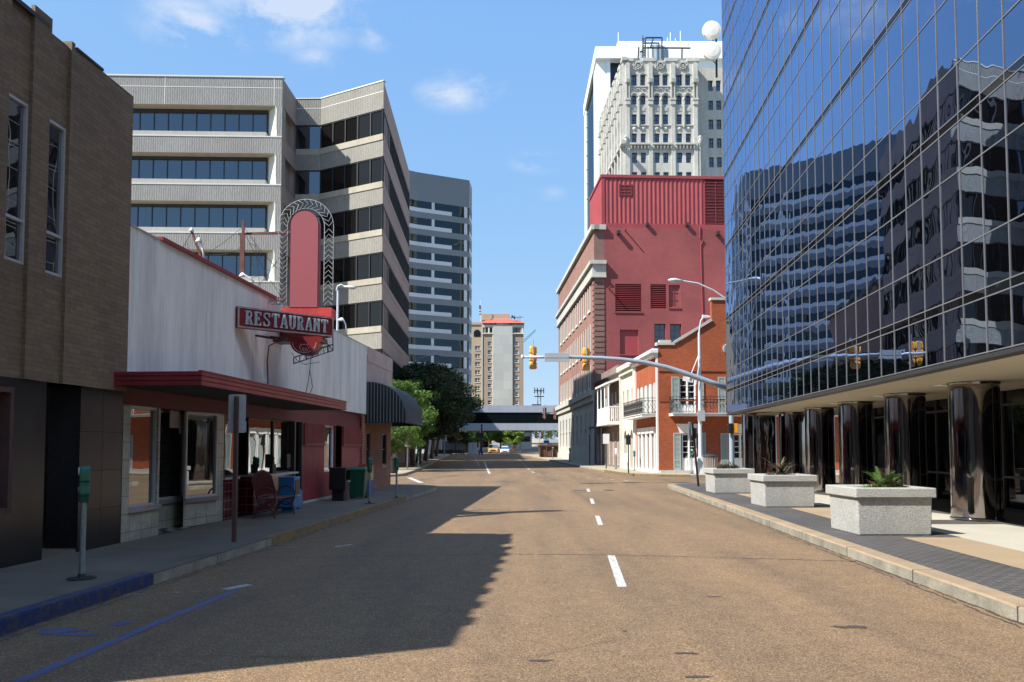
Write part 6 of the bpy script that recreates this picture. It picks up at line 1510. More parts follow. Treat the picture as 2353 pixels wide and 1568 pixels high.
m = MB(); A_ = at(1583, 872, by_-.2); B_ = at(1606, 815, by_-.2); m.bar(A_, B_, .12, .03); m.bar(at(1598, 885, by_-.2), at(1607, 835, by_-.2), .06, .02); m.hexa([Vector(at(1568, 875, by_-.2)), Vector(at(1592, 880, by_-.2)), Vector(at(1592, 880, by_-.15)), Vector(at(1568, 875, by_-.15)), Vector(at(1570, 865, by_-.2)), Vector(at(1594, 868, by_-.2)), Vector(at(1594, 868, by_-.15)), Vector(at(1570, 865, by_-.15))])
m.build('banner_bracket', 'white_paint', o)
m = MB(); s_ = at(1611, 955, by_-.1); m.box(s_[0]-.22, s_[0]+.22, by_-.2, by_-.12, s_[2]-.35, s_[2]+.3); m.build('control_box', 'sign_grey', o)
def cobra(name, base, top, arm, label, group='cobra head street lights', mt='white_pole', r=.1, head=.32):
    o = thing('street_light', label, 'street light', base, group)
    m = MB(); m.tube([base, top], [r, r*.6], 10); m.build('pole', mt, o, smooth=False)
    m = MB(); m.tube(arm, r*.42, 8); ar = m.build('arm', mt, o, smooth=False)
    a, b = Vector(arm[-2]), Vector(arm[-1]); d = (b-a).normalized(); d.z *= .3; d.normalize(); s = Vector((-d.y, d.x, 0)).normalized()
    m = MB(); rings = []
    for t, w_, h_ in ((-.1, .04, .04), (.15, .09, .07), (.45, .16, .11), (.7, .15, .09), (.9, .06, .03)):
        c = b+d*t*head*2.2; rings.append([c+s*w_*math.cos(k*math.pi/5)*head/.32+Vector((0, 0, 1))*h_*math.sin(k*math.pi/5)*head/.32 for k in range(10)])
    v = [p for r_ in rings for p in r_]; f_ = [(i*10+k, i*10+(k+1) % 10, (i+1)*10+(k+1) % 10, (i+1)*10+k) for i in range(4) for k in range(10)]+[tuple(range(9, -1, -1)), tuple(40+k for k in range(10))]
    m.add(v, f_); m.build('lamp_head', mt, o, smooth=True); return o
YL = 37.6; pxl = 12.4
cobra('', (pxl, YL, .15), (pxl, YL, 7.6), [(pxl, YL, 7.6), at(1665, 685, YL), at(1640, 668, YL), at(1605, 652, YL), at(1566, 645.5, YL)], 'white cobra head street light leaning out from behind the glass tower')
Yn = 36.5; bxn = at(773, 1000, Yn)[0]
cobra('', (bxn, Yn, .15), (bxn, Yn, at(773, 668, Yn)[2]), [at(773, 668, Yn), at(776, 658, Yn), at(784, 654.5, Yn), at(793, 659, Yn)], 'white street light rising behind the restaurant roof, right of the neon sign', r=.085, head=.26)
Yq = 78; bq = at(943, 1000, Yq)[0]
cobra('', (bq, Yq, .2), (bq, Yq, at(943, 835, Yq)[2]), [at(943, 838, Yq), at(965, 823, Yq), at(990, 817, Yq), at(1000, 817, Yq)], 'grey cobra head street light in front of the banded tower', mt='galvanised')
# mast arm
YM = 36.9; xm = at(1681, 1000, YM)[0]; TA = thing('traffic_signal', 'pale blue steel mast arm with two yellow signal heads reaching over the street', 'traffic signal', (xm, YM, .15))
m = MB(); m.tube([(xm, YM, .15), (xm, YM, at(1678, 845, YM)[2])], [.125, .10], 14); m.lathe((xm, YM, .15), [(.25, 0), (.25, .05), (.15, .1)], 12); m.build('pole', 'steel_pole', TA, smooth=False)
arm = [at(*p, YM) for p in ((1674, 893), (1630, 878), (1580, 860), (1530, 844), (1480, 833), (1430, 826.5), (1380, 823), (1320, 821), (1260, 821), (1203, 821))]
m = MB(); m.tube(arm, [.14, .13, .12, .112, .105, .097, .09, .08, .07, .06], 14); ar = m.build('mast_arm', 'steel_pole', TA, smooth=True)
m = MB(); m.lathe((arm[-1][0]-.04, YM, arm[-1][2]), [(.03, -.08), (.10, -.06), (.11, 0), (.07, .06)], 12, ax='x'); m.build('end_cap', 'white_pole', TA)
m = MB(); p0_, p1_ = at(1251, 832, YM), at(1307, 812, YM); m.box(p0_[0], p1_[0], YM-.16, YM-.13, p0_[2], p1_[2]); spl = m.build('sign_plate', 'sign_grey', TA, bevel=.01)
m = MB()
for x in (1262, 1292): c = at(x, 822, YM); m.box(c[0]-.03, c[0]+.03, YM-.135, YM-.08, p0_[2]+.02, p1_[2]-.02)
m.box(p0_[0]+.02, p1_[0]-.02, YM-.17, YM-.16, (p0_[2]+p1_[2])/2-.03, (p0_[2]+p1_[2])/2-.0); m.build('sign_bracket', 'galvanised', spl)
def signal(parent, cx, cy, cz, s=1.0, mt='signal_yellow'):
    """three-section head seen from behind; cz is the middle"""
    w_, h_ = .17*s, .355*s; hd = None; m = MB()
    for k in (-1, 0, 1):
        z0 = cz+(k-.5)*h_+.006; z1 = cz+(k+.5)*h_-.006; c_ = .05*s
        pts_ = [(-w_, z0+c_), (-w_+c_, z0), (w_-c_, z0), (w_, z0+c_), (w_, z1-c_), (w_-c_, z1), (-w_+c_, z1), (-w_, z1-c_)]
        ins = [(a*.62, (b-(z0+z1)/2)*.72+(z0+z1)/2) for a, b in pts_]
        v = [(cx+a, cy+.10*s, b) for a, b in pts_]+[(cx+a, cy-.06*s, b) for a, b in pts_]+[(cx+a, cy-.13*s, b) for a, b in ins]
        m.add(v, [tuple(range(7, -1, -1)), tuple(range(16, 24))]+[(i, (i+1) % 8, 8+(i+1) % 8, 8+i) for i in range(8)]+[(8+i, 8+(i+1) % 8, 16+(i+1) % 8, 16+i) for i in range(8)])
    hd = m.build('signal_head', mt, parent)
    m = MB()
    for k in (-1, 0, 1):
        c = cz+k*h_; n = 12; ro_ = .15*s
        v = []
        for y_ in (cy+.10*s, cy+.38*s):
            for i in range(n+1): t = math.pi*(1.15-1.3*i/n); v.append((cx+ro_*math.cos(t), y_, c+ro_*math.sin(t)))
        m.add(v, [(i, i+1, n+2+i, n+1+i) for i in range(n)])
    m.build('visor', mt, hd); m = MB()
    for k in (-1, 0, 1): m.lathe((cx, cy+.115*s, cz+k*h_), [(.10*s, 0), (.09*s, .01)], 12, ax='y')
    m.build('lens', 'black_paint', hd)
    m = MB(); m.box(cx-.025*s, cx+.025*s, cy-.17*s, cy-.12*s, cz-1.52*h_, cz+1.52*h_); m.tube([(cx, cy-.1*s, cz+1.5*h_), (cx, cy-.1*s, cz+1.5*h_+.32*s)], .02*s, 6); m.build('strap', 'galvanised', hd)
    m = MB()
    for k in (-1, 0, 1):
        for sx in (-1, 1): m.box(cx+sx*w_*.98-.02*s, cx+sx*w_*.98+.02*s, cy-.02, cy+.02, cz+k*h_-.13*s, cz+k*h_-.10*s)
    m.build('latch', 'dark_metal', hd); return hd
for x, y in ((1225, 822.5), (1347, 826)): c = at(x, y, YM+.32); signal(TA, c[0], YM+.32, c[2], 1.02)
c = at(1683, 985, YM-.2)
m = MB(); m.box(c[0]-.02, c[0]+.20, YM-.42, YM-.15, c[2]-.22, c[2]+.22); ph = m.build('pedestrian_signal', 'signal_yellow', TA, bevel=.02); m = MB(); m.box(c[0]-.21, c[0]-.02, YM-.44, YM-.13, c[2]-.23, c[2]+.23); m.build('signal_visor', 'black_paint', ph)
# far signals
YF = 112; o = thing('traffic_signal', 'small far traffic signal arm with two red-brown heads by the skyway', 'traffic signal', (at(1300, 1000, YF)[0], YF, gz(YF)+.15))
bxx = at(1300, 1000, YF)[0]; m = MB(); m.tube([(bxx, YF, gz(YF)), (bxx, YF, at(1290, 952, YF)[2])], .14, 8); m.tube([at(1300, 952, YF), at(1246, 950, YF)], .08, 8); m.build('pole', 'galvanised', o)
for x, y in ((1251.5, 950), (1276, 951)): c = at(x, y, YF); signal(o, c[0], YF-.1, c[2], 1.5, 'rust_metal')
YG = 190
for (x, yt, lab, mt) in ((1107, 992, 'black far signal pole with one dark head left of the white car', 'black_paint'),):
    b = (at(x, 1000, 150)[0], 150, gz(150)); o = thing('traffic_signal', lab, 'traffic signal', b); m = MB(); m.tube([b, at(x, 975, 150)], .14, 8); m.build('pole', mt, o); c = at(x-3, 1000, 150); m = MB(); m.box(c[0]-.8, c[0]+.6, 149.7, 150.2, c[2]-.45, c[2]+.45); m.build('signal_head', mt, o)
YG = 250; b = (at(1300, 1000, YG)[0], YG, gz(YG)); o = thing('traffic_signal', 'far span of yellow signals hanging under the skyway on the hill road', 'traffic signal', b)
m = MB(); m.tube([b, at(1300, 990, YG)], .15, 6); m.tube([at(1175, 996, YG), at(1240, 993, YG), at(1300, 990, YG)], .05, 4); m.build('pole', 'dark_metal', o)
for x in (1231, 1246, 1260): c = at(x, 1000, YG); m = MB(); m.box(c[0]-.35, c[0]+.35, YG-.3, YG+.3, c[2]-1, c[2]+1); m.build('signal_head', 'signal_yellow', o)
for (x, y0_, y1_, Y_, lab) in ((1158, 1047, 985, 200, 'dark utility pole behind the skyway left of the lime tree'), (1196, 1040, 990, 215, 'utility pole beside the hill road'), (1216, 1038, 994, 240, 'pale pole on the hill road verge'), (1240, 1012, 997, 330, 'thin pole near the top of the hill road')):
    b = (at(x, 1000, Y_)[0], Y_, gz(Y_)); o = thing('utility_pole', lab, 'pole', b, 'utility poles beyond the skyway'); m = MB(); m.tube([b, at(x, y1_, Y_)], .16, 6); m.box(b[0]-.7, b[0]+.7, Y_-.08, Y_+.08, at(x, y1_, Y_)[2]-.5, at(x, y1_, Y_)[2]-.3); m.build('pole', 'galvanised', o)

# ------------------------------------------------------------------ pavement furniture on the left
o = thing('garden_bench', 'maroon metal and timber bench with hoop arms outside the restaurant', 'bench', (-5.45, 18.2, .15))
bf = Fr((-5.62, 17.55), (-5.53, 18.85)); o_ = .0   # front of seat faces the street
L_ = bf.L; m = MB()
n = 9
for i in range(n): t = i/(n-1); m.fbox(bf, .08, L_-.08, .02+i*.048, .055+i*.048, .57-.0*t, .59)
m.build('seat', 'brown_post', o)
m = MB()
for i in range(15):
    s = .10+i*(L_-.2)/14; h = .42+.16*math.sin(math.pi*(s/L_)); m.bar(bf.pt(s, .0, .62), bf.pt(s, -.13, .62+h), .03, .012)
tp = [bf.pt(.06+(L_-.12)*i/14, -.13, 1.0+.19*math.sin(math.pi*i/14)) for i in range(15)]; m.tube(tp, .018, 6); m.tube([bf.pt(.06, 0, .63), bf.pt(L_-.06, 0, .63)], .014, 6); m.tube([bf.pt(.06, 0, .6), bf.pt(.06, -.13, 1.0)], .016, 6); m.tube([bf.pt(L_-.06, 0, .6), bf.pt(L_-.06, -.13, 1.0)], .016, 6)
m.build('backrest', 'maroon_metal', o)
for s in (.03, L_-.03):
    m = MB(); m.tube([bf.pt(s, .22+.21*math.cos(t), .60+.22*math.sin(t)) for t in [math.pi*2*i/18 for i in range(19)]], .02, 6); m.build('arm_hoop', 'maroon_metal', o)
    m = MB(); m.tube([bf.pt(s, .42, .15), bf.pt(s, .40, .28), bf.pt(s, .30, .42), bf.pt(s, .2, .5), bf.pt(s, .44, .57)], .02, 6); m.build('leg', 'maroon_metal', o)
    m = MB(); m.tube([bf.pt(s, -.06, .15), bf.pt(s, .0, .28), bf.pt(s, .08, .42), bf.pt(s, .2, .5), bf.pt(s, .0, .6)], .02, 6); m.build('leg', 'maroon_metal', o)
def news(name, label, x, y, rz, w_, d_, h_, mt, win='lobby_glass', leg=.25):
    o = thing(name, label, 'newspaper box', (0, 0, 0), 'street boxes along the restaurant wall')
    m = MB(); m.hexa([(-w_/2, -d_/2, leg), (w_/2, -d_/2, leg), (w_/2, d_/2, leg), (-w_/2, d_/2, leg), (-w_/2, -d_/2, h_), (w_/2, -d_/2, h_), (w_/2, d_/2, h_+.0), (-w_/2, d_/2, h_)]); b = m.build('cabinet', mt, o, bevel=.02)
    m = MB(); m.box(w_/2-.0, w_/2+.012, -d_/2+.06, d_/2-.06, leg+(h_-leg)*.45, h_-.08); m.build('window', win, b)
    m = MB(); m.box(w_/2+.0, w_/2+.05, -d_/4, d_/4, leg+(h_-leg)*.36, leg+(h_-leg)*.40); m.build('handle', 'galvanised', b)
    m = MB(); m.box(-w_*.35, w_*.35, -d_*.35, d_*.35, 0, leg); m.build('pedestal', mt, o)
    return place(o, (x, y, .15), rz)
x_, y_, _ = gnd(777, 1152, .15); news('newspaper_box', 'black newspaper box beside the green bin', x_-.02, y_+.25, R(-4), .50, .48, .98, 'black_paint', leg=.32)
x_, y_, _ = gnd(657, 1179, .15); news('newspaper_box', 'tall blue newspaper box behind the maroon bench', x_, y_+.25, R(-4), .40, .42, .86, 'blue_box', leg=.12)
x_, y_, _ = gnd(680, 1170, .15); o = thing('flyer_rack', 'small blue flyer rack with pale sheets by the black door frame', 'rack', (x_, y_, .15), 'street boxes along the restaurant wall')
m = MB(); m.box(x_-.09, x_+.10, y_-.05, y_+.25, .15, .60); m.box(x_-.06, x_+.07, y_-.02, y_+.2, .60, .66); rk = m.build('cabinet', 'blue_box', o, bevel=.01); m = MB(); m.box(x_-.05, x_+.08, y_-.056, y_-.051, .36, .55); m.box(x_-.06, x_+.09, y_-.056, y_-.051, .20, .28); m.build('paper', 'white_paint', rk)
x_, y_, _ = gnd(818, 1147, .15); o = thing('wheeled_bin', 'dark green wheeled rubbish bin with a lid beside the black newspaper box', 'bin', (x_, y_+.3, .15))
y_ += .3; m = MB(); m.hexa([(x_-.21, y_-.24, .2), (x_+.21, y_-.24, .2), (x_+.21, y_+.24, .2), (x_-.21, y_+.24, .2), (x_-.28, y_-.32, 1.02), (x_+.28, y_-.32, 1.02), (x_+.28, y_+.3, 1.02), (x_-.28, y_+.3, 1.02)]); m.box(x_-.30, x_+.30, y_-.34, y_+.32, 1.0, 1.05); m.build('body', 'bin_green', o, bevel=.02)
m = MB(); m.hexa([(x_-.30, y_-.35, 1.05), (x_+.30, y_-.35, 1.05), (x_+.30, y_+.34, 1.05), (x_-.30, y_+.34, 1.05), (x_-.24, y_-.26, 1.12), (x_+.24, y_-.26, 1.12), (x_+.24, y_+.30, 1.12), (x_-.24, y_+.30, 1.12)]); m.build('lid', 'bin_green', o, bevel=.02)
m = MB()
for s in (-1, 1): m.lathe((x_+s*.22, y_+.24, .25), [(.10, -.03), (.10, .03)], 12, ax='x')
m.build('wheel', 'tyre', o)
m = MB(); m.box(x_-.30, x_+.30, y_+.32, y_+.36, .98, 1.02); m.build('handle', 'bin_green', o)
mat('box_yellow', (.5, .42, .15)); mat('box_red', (.45, .05, .05)); mat('box_blue', (.03, .08, .35))
x_, y_, _ = gnd(836, 1141, .15); o = thing('newspaper_box', 'cream and blue newspaper box with a red top behind the green bin', 'newspaper box', (x_, y_+.4, .15), 'street boxes along the restaurant wall'); y_ += .4
m = MB(); m.box(x_-.22, x_+.20, y_-.2, y_+.2, .65, 1.12); m.build('cabinet', 'box_yellow', o, bevel=.02); m = MB(); m.box(x_-.23, x_+.21, y_-.21, y_+.21, 1.12, 1.17); m.build('lid', 'box_red', o); m = MB(); m.box(x_-.18, x_+.18, y_-.16, y_+.16, .15, .65); m.build('pedestal', 'box_blue', o)
x_ = at(905, 1050, 49)[0]; o = thing('litter_bin', 'dark litter bin across the side street, beyond the brick shop corner', 'bin', (x_, 49, .15)); m = MB(); m.lathe((x_, 49, .15), [(.22, 0), (.26, .1), (.26, .85), (.28, .86), (.28, .93), (.12, 1.0)], 16); m.build('body', 'black_paint', o)
x_, y_, _ = gnd(1633, 1089, .15); o = thing('litter_bin', 'slatted grey-brown litter bin against the gallery wall', 'bin', (x_, y_, .15)); m = MB()
for i in range(20): t = i*math.pi/10; m.bar((x_+.36*math.cos(t), y_+.36*math.sin(t), .18), (x_+.42*math.cos(t), y_+.42*math.sin(t), 1.15), .08, .02)
m.build('slats', 'paper_cream', o); m = MB(); m.lathe((x_, y_, .15), [(.33, 0), (.38, 1.0), (.35, 1.0)], 16); m.build('liner', 'dark_metal', o)
m = MB(); m.lathe((x_, y_, .15), [(.45, 1.0), (.45, 1.06), (.3, 1.16), (.12, 1.2)], 18); m.tube([(x_+.1+.28*math.cos(t), y_, 1.3+.16*math.sin(t)) for t in [math.pi*i/8 for i in range(9)]], .03, 6); m.build('lid', 'dark_metal', o)
bpy.data.materials['paper_cream']
x_, y_, _ = gnd(880, 1092, 0); o = thing('storm_inlet', 'dark storm drain inlet in the far left kerb', 'drain', (x_, 45.3, 0)); m = MB(); m.hexa([(x_-.9, 45.2, 0), (x_+.9, 45.2, 0), (x_+.9, 45.75, 0), (x_-.9, 45.75, 0), (x_-.6, 45.3, .22), (x_+.5, 45.3, .22), (x_+.5, 45.7, .22), (x_-.6, 45.7, .22)]); m.build('housing', 'dark_metal', o)
# dumpster
YDp = 113; zD0 = gz(YDp); xA, xB = at(1240, 1050, YDp)[0], at(1287, 1050, YDp)[0]; zD1 = at(1262, 1024, YDp)[2]
o = thing('dumpster', 'large rusty brown roll-off dumpster parked by the right kerb', 'dumpster', ((xA+xB)/2, YDp, zD0))
m = MB(); m.hexa([(xA+.15, YDp, zD0+.2), (xB-.15, YDp, zD0+.2), (xB-.15, YDp+6, zD0+.2), (xA+.15, YDp+6, zD0+.2), (xA, YDp-.1, zD1), (xB, YDp-.1, zD1), (xB, YDp+6.2, zD1), (xA, YDp+6.2, zD1)]); m.build('body', 'dumpster', o)
m = MB(); 
for t in (0, .33, .62, .97): x = xA+(xB-xA-.1)*t; m.box(x, x+.12, YDp-.22, YDp-.02, zD0+.2, zD1)
m.box(xA-.1, xB+.1, YDp-.25, YDp+.0, zD1-.12, zD1+.08); m.box(xA-.1, xA+.1, YDp, YDp+6.2, zD1-.1, zD1+.08); m.box(xB-.1, xB+.1, YDp, YDp+6.2, zD1-.1, zD1+.08); m.build('rib', 'dumpster', o)
m = MB(); m.box((xA+xB)/2-.35, (xA+xB)/2+.35, YDp-.2, YDp, zD0+.25, zD0+1.0); m.build('hook_plate', 'rust_metal', o)
m = MB()
for s in (xA+.4, xB-.4):
    for y in (YDp+.3, YDp+5.6): m.lathe((s, y, zD0+.12), [(.14, -.15), (.14, .15)], 12, ax='x')
m.build('wheel', 'dark_metal', o)
rn = random.Random(4); m = MB()
for i in range(30): x, y = rn.uniform(xA+.2, xB-.2), rn.uniform(YDp+.2, YDp+5.8); m.box(x-.3, x+.3, y-.2, y+.2, zD1-.3, zD1+rn.uniform(.0, .2))
tag(m.build('debris', 'dumpster', None), 'heap of dark debris filling the brown dumpster', 'debris')
# cars
def car(name, label, cat, cx, Y, w_, L_, h_, mt, truck=False, rear=False):
    z0 = gz(Y); o = thing(name, label, cat, (cx, Y, z0)); hw = w_/2
    def ring(y, hwb, hwt, zb, zt): return [(cx-hwb, y, z0+zb), (cx+hwb, y, z0+zb), (cx+hwt, y, z0+zt), (cx-hwt, y, z0+zt)]
    def loft(rs_):
        m = MB(); v = [p for r_ in rs_ for p in r_]; n = len(rs_)
        m.add(v, [(3, 2, 1, 0), tuple(4*(n-1)+k for k in range(4))]+[(4*i+k, 4*i+(k+1) % 4, 4*i+4+(k+1) % 4, 4*i+4+k) for i in range(n-1) for k in range(4)]); return m
    hb = h_*.58
    loft([ring(Y, hw*.86, hw*.8, .28, hb*.78), ring(Y+.25, hw*.98, hw*.9, .2, hb*.9), ring(Y+L_*.28, hw, hw*.92, .2, hb*1.06), ring(Y+L_*.8, hw, hw*.92, .2, hb*1.08), ring(Y+L_-.1, hw*.95, hw*.85, .3, hb)]).build('body', mt, o, bevel=.06)
    loft([ring(Y+L_*.24, hw*.86, hw*.82, hb*.98, hb*1.02), ring(Y+L_*.42, hw*.88, hw*.68, hb, h_*.97), ring(Y+L_*.62, hw*.88, hw*.68, hb, h_), ring(Y+L_*.86, hw*.86, hw*.72, hb, hb*1.12)]).build('cabin_glass', 'dark_glass', o)
    m = MB(); m.hexa([(cx-hw*.69, Y+L_*.41, z0+h_*.955), (cx+hw*.69, Y+L_*.41, z0+h_*.955), (cx+hw*.69, Y+L_*.64, z0+h_*.97), (cx-hw*.69, Y+L_*.64, z0+h_*.97), (cx-hw*.64, Y+L_*.43, z0+h_*1.0), (cx+hw*.64, Y+L_*.43, z0+h_*1.0), (cx+hw*.64, Y+L_*.62, z0+h_*1.02), (cx-hw*.64, Y+L_*.62, z0+h_*1.02)]); m.build('roof', mt, o)
    for s in (-1, 1):
        m = MB(); m.box(cx+s*hw*.62-.17, cx+s*hw*.62+.17, Y-.02, Y+.12, z0+hb*.62, z0+hb*.8); m.build('headlight' if not rear else 'tail_light', 'lamp_glass' if not rear else 'box_red', o)
        m = MB(); m.box(cx+s*(hw+.1)-.09, cx+s*(hw+.1)+.09, Y+L_*.3, Y+L_*.3+.12, z0+hb*1.05, z0+hb*1.2); m.build('mirror', mt, o)
        for yy in (Y+L_*.18, Y+L_*.8): wb = MB(); wb.lathe((cx+s*hw*.88, yy, z0+.33), [(.33, -.11), (.33, .11)], 18, ax='x'); wh_ = wb.build('wheel', 'tyre', o); wb = MB(); wb.lathe((cx+s*hw*.88+s*.09, yy, z0+.33), [(.2, -.04), (.2, .04)], 12, ax='x'); wb.build('rim', 'galvanised', wh_)
    m = MB(); m.box(cx-hw*.42, cx+hw*.42, Y-.03, Y+.1, z0+hb*.5, z0+hb*.68); m.box(cx-hw*.6, cx+hw*.6, Y-.02, Y+.1, z0+.3, z0+hb*.34); m.build('grille', 'black_paint', o)
YC1 = 166; car('parked_car', 'white saloon car facing the camera at the end of the street', 'car', at(1262/1*.9191, 1040, YC1)[0], YC1, 2.05, 4.6, 1.55, 'car_white')
YC2 = 168; car('pickup_truck', 'tan pickup truck facing the camera left of the white car', 'truck', at(1133, 1040, YC2)[0], YC2, 2.25, 5.4, 1.95, 'car_tan')
YC3 = 330; car('moving_car', 'dark car climbing the hill road beyond the skyway', 'car', at(1256, 1010, YC3)[0], YC3, 2.3, 4.5, 1.8, 'car_dark', rear=True)
o = thing('drum_barrel', 'brown construction barrel right of the white car', 'barrel', (at(1182, 1040, 165)[0], 165, gz(165))); m = MB(); m.box(at(1177, 1040, 165)[0], at(1186, 1040, 165)[0], 165, 165.9, gz(165), gz(165)+1.45); m.box(at(1176, 1040, 165)[0], at(1187, 1040, 165)[0], 164.95, 165.95, gz(165)+1.45, gz(165)+1.5); m.build('body', 'dumpster', o)
# utility cabinet, planting bed and low wall at the end of the left pavement
x_ = at(1086, 1040, 150)[0]; o = thing('utility_cabinet', 'pale grey utility cabinet on a concrete plinth at the far left corner', 'cabinet', (x_, 150, gz(150)+.15)); z_ = gz(150)+.15
m = MB(); m.box(x_-.75, x_+.75, 150, 151.2, z_+.25, z_+2.1); m.build('cabinet', 'sign_grey', o, bevel=.03); m = MB(); m.box(x_-.9, x_+.9, 149.6, 151.6, z_-.1, z_+.25); m.build('plinth', 'concrete_smooth', o); m = MB(); m.box(x_-.02, x_+.02, 149.97, 150, z_+.4, z_+2.0); m.build('door_seam', 'dark_metal', o)
x_ = at(1104, 1040, 152)[0]; o = thing('sawhorse_sign', 'small blue folding board beside the utility cabinet', 'board', (x_, 152, gz(152))); m = MB(); m.bar((x_-.3, 152, gz(152)), (x_+.15, 152, gz(152)+1.4), .35, .08); m.bar((x_+.5, 152.3, gz(152)), (x_+.15, 152, gz(152)+1.4), .12, .08); m.build('board', 'box_blue', o)
# ================================================================== trees
def leaves(m, cen, rad, n, size, rn, squash=.7, mi=0):
    for _ in range(n):
        while True:
            p = Vector((rn.uniform(-1, 1), rn.uniform(-1, 1), rn.uniform(-1, 1)))
            if .25 < p.length < 1: break
        p = Vector((p.x*rad, p.y*rad, p.z*rad*squash))+Vector(cen)
        a = Vector((rn.gauss(0, 1), rn.gauss(0, 1), rn.gauss(0, .7))).normalized(); b = a.cross(Vector((rn.gauss(0, 1), rn.gauss(0, 1), rn.gauss(0, 1)))).normalized(); s = size*rn.uniform(.6, 1.3)
        m.add((p-a*s, p-b*s*.42, p+a*s, p+b*s*.42), ((0, 1, 2, 3),), mi)
def tree(label, x, y, h, cr, ch, trunk_h, mt, nclump, nleaf, lsize, seed, group, cat='tree', bark='bark', tr=.14, lean=0, csz=.34, name='street_tree'):
    z0 = gz(y)+.1; rn = random.Random(seed); o = thing(name, label, cat, (x, y, z0), group)
    cz = z0+h-ch/2; m = MB(); tips = []
    top = Vector((x+lean, y, z0+trunk_h+ch*.35)); m.tube([(x, y, z0-.1), (x+lean*.3, y, z0+trunk_h*.5), (x+lean*.6, y+.05, z0+trunk_h), top], [tr*1.25, tr, tr*.85, tr*.35], 9)
    cl = []
    for i in range(nclump):
        t = rn.random(); a = rn.uniform(0, 6.283); r = cr*math.sqrt(rn.uniform(.05, 1)); zz_ = rn.uniform(-1, 1); r *= math.sqrt(max(.05, 1-zz_*zz_))*rn.uniform(.8, 1.12)
        cl.append(Vector((x+lean+r*math.cos(a), y+r*math.sin(a), cz+zz_*ch/2*rn.uniform(.85, 1.05))))
    for c in cl[:min(26, nclump)]:
        st = Vector((x+lean*.6, y, z0+trunk_h*rn.uniform(.75, 1.1))); mid = st.lerp(c, .5)+Vector((rn.uniform(-.2, .2), rn.uniform(-.2, .2), rn.uniform(.0, .3))); m.tube([st, mid, c], [tr*.38, tr*.22, tr*.07], 5)
    tk = m.build('trunk', bark, o, smooth=True); m = MB()
    for c in cl: leaves(m, c, cr*csz*rn.uniform(.6, 1.25), nleaf, lsize, rn, .5)
    m.build('crown', mt, o); return o
gT = 'street trees along the far left pavement'
tree('bright green sunlit street tree next to the black awning', -8.6, 58.5, 6.5, 2.75, 5.2, 2.6, 'leaf_bright', 84, 190, .10, 1, gT, tr=.15, bark='bark_pale', csz=.27)
tree('second bright green street tree behind the first', -8.4, 64.5, 7.0, 2.4, 4.6, 2.8, 'leaf_bright', 46, 190, .12, 2, gT)
ti = 3
for (y, h, cr, ch, lab) in ((71, 8.8, 3.8, 6.0, 'broad dark live oak, first of the dark row'), (80, 9.7, 4.2, 6.8, 'dark live oak with the tallest crown, before the banded tower'), (92, 10.7, 4.6, 7.6, 'dark live oak reaching over the street'), (106, 11.6, 4.8, 8.2, 'dark live oak near the far end of the row'), (120, 12.0, 4.9, 8.4, 'last dark live oak before the skyway')):
    x = FLX(y)-1.4; tree(lab, x, y, h, cr, ch, 3.2, 'leaf_dark', 90, 170, .20, ti, gT, tr=.22, lean=.7); ti += 1
for (y, lab) in ((67.5, 'thin street tree trunk right behind the second green tree'), (75.5, 'young street tree between the first two live oaks'), (86, 'young street tree under the second live oak'), (99, 'young street tree under the third live oak')):
    tree(lab, FLX(y)-.9, y, 6.2, 2.0, 3.6, 2.9, 'leaf_dark', 22, 120, .14, ti, gT, tr=.12); ti += 1
gB = 'trees beyond the skyway'
for (px, py, Y, hh, cr, mt, lab, n) in ((1104, 1050, 172, 8.8, 3.2, 'leaf_mid', 'round green tree left of the tan pickup', 46), (1128, 1050, 176, 8.6, 3.6, 'leaf_mid', 'round green tree behind the tan pickup', 50), (1150, 1050, 182, 8.2, 3.0, 'leaf_dark', 'darker tree between the green trees and the lime tree', 40), (1046, 1050, 178, 8.0, 3.2, 'leaf_dark', 'dark tree at the left end of the group beyond the skyway', 44), (1072, 1050, 185, 7.2, 2.8, 'leaf_mid', 'green tree above the grey utility cabinet', 40), (1182, 1045, 172, 6.6, 2.6, 'leaf_lime', 'small lime green tree right of the white car', 44)):
    xx = at(px, 1040, Y)[0]; tree(lab, xx, Y, hh, cr, hh*.72, hh*.28, mt, n, 130, .24, ti, gB, tr=.14, name='distant_tree'); ti += 1
rn = random.Random(77)
m = MB()
for i in range(120):
    y = rn.uniform(430, 480); x = rn.uniform(-25, 110); leaves(m, (x, y, gz(415)+rn.uniform(1.5, 9)), rn.uniform(3, 5.5), 70, .8, rn, .8)
for i in range(80):
    y = rn.uniform(330, 360); x = rn.uniform(52, 120); leaves(m, (x, y, gz(340)+rn.uniform(1, 7)), rn.uniform(2.5, 4), 60, .6, rn, .8)
m.build('distant_woods', 'leaf_far', kind='stuff')
bpy.data.objects['distant_woods']['label'] = 'hazy belt of trees along the top of the hill road'
m = MB()
for i in range(46):
    y = rn.uniform(151, 156); x = rn.uniform(-15, -9.6); leaves(m, (x, y, gz(153)+.35+rn.uniform(0, .35)), rn.uniform(.5, .9), 46, .16, rn, .6)
o = m.build('planting_bed', 'leaf_dark', kind='stuff'); o['label'] = 'low shrubs in the bed at the far left corner'
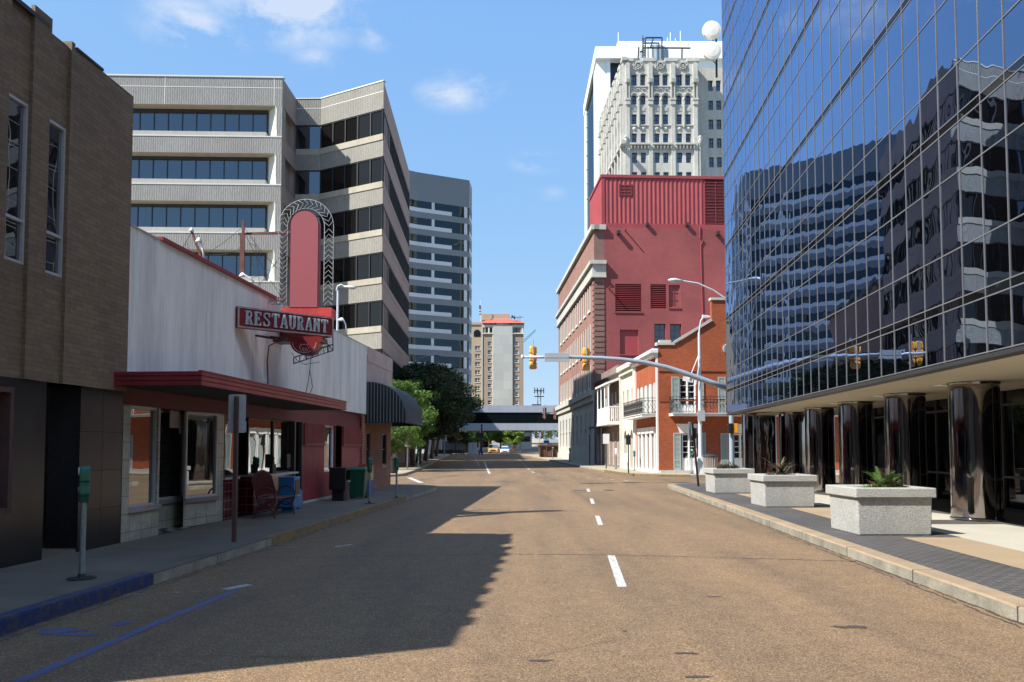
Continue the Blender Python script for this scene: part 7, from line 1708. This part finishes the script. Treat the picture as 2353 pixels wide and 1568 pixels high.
# shrub flowers / low walls and pale buildings glimpsed beyond the skyway
def lowbuild(name, label, x0, x1, Y, d, zt, wallm, roofm, bands=()):
    o = thing(name, label, 'building', ((x0+x1)/2, Y, gz(Y))); m = MB(); m.box(x0, x1, Y, Y+d, gz(Y)-.3, zt); m.build('wall', wallm, o)
    m = MB(); m.box(x0-.5, x1+.5, Y-.6, Y+d+.5, zt, zt+.7); m.build('roof', roofm, o)
    m = MB()
    for a, b, c, e in bands: m.box(x0+(x1-x0)*a, x0+(x1-x0)*b, Y-.06, Y, gz(Y)+c, gz(Y)+e)
    if bands: m.build('window', 'dark_glass', o)
    return o
X = lambda px, Y: at(px, 1030, Y)[0]
lowbuild('low_building', 'low pale building beyond the skyway behind the lime tree', X(1150, 225), X(1222, 225), 225, 14, 6.4, 'stone_white', 'roof_dark', ((.05, .95, 2.2, 3.8),))
lowbuild('low_building', 'white low building behind the round green trees', X(1062, 215), X(1125, 215), 215, 12, 5.0, 'stone_white', 'band_grey', ((.05, .3, .8, 3.4), (.35, .6, .8, 3.4), (.65, .95, .8, 3.4)))
lowbuild('low_building', 'pale shaded building behind the tree row on the left', X(930, 170), X(985, 170), 168, 12, 9.0, 'band_white', 'roof_dark', ((.1, .45, 1, 4), (.55, .9, 1, 4)))
o = thing('billboard_canopy', 'white canopy roof beyond the skyway with a blue edge', 'canopy', (X(1160, 195), 195, gz(195))); m = MB(); m.box(X(1148, 195), X(1180, 195), 195, 203, 5.6, 6.3); m.build('roof', 'white_panel', o)
m = MB()
for px in (1150, 1163, 1178): m.box(X(px, 195)-.2, X(px, 195)+.2, 196, 196.4, gz(195), 5.6)
m.build('column', 'stone_white', o); m = MB(); m.box(X(1148, 195), X(1180, 195), 194.9, 195, 5.9, 6.3); m.build('blue_edge', 'box_blue', o)
# unseen blocks added for shade: an inferred office, two cutting skylight behind the viewer
lowbuild('shaded_office', 'plain brick office hidden behind the live oaks, shading the far street', -46, -20.2, 93, 56, 25, 'brick_front', 'roof_dark', ())
lowbuild('sky_blocker', 'unseen brick block added behind the viewer to dim the sky light', -26, 34, -58, 24, 24, 'brick_brown', 'roof_dark', ())
lowbuild('sky_blocker', 'unseen pale block added behind the viewer to hold back low sky light', -60, -24, -34, 34, 14, 'stucco_tan', 'roof_dark', ())
bpy.context.view_layer.update()
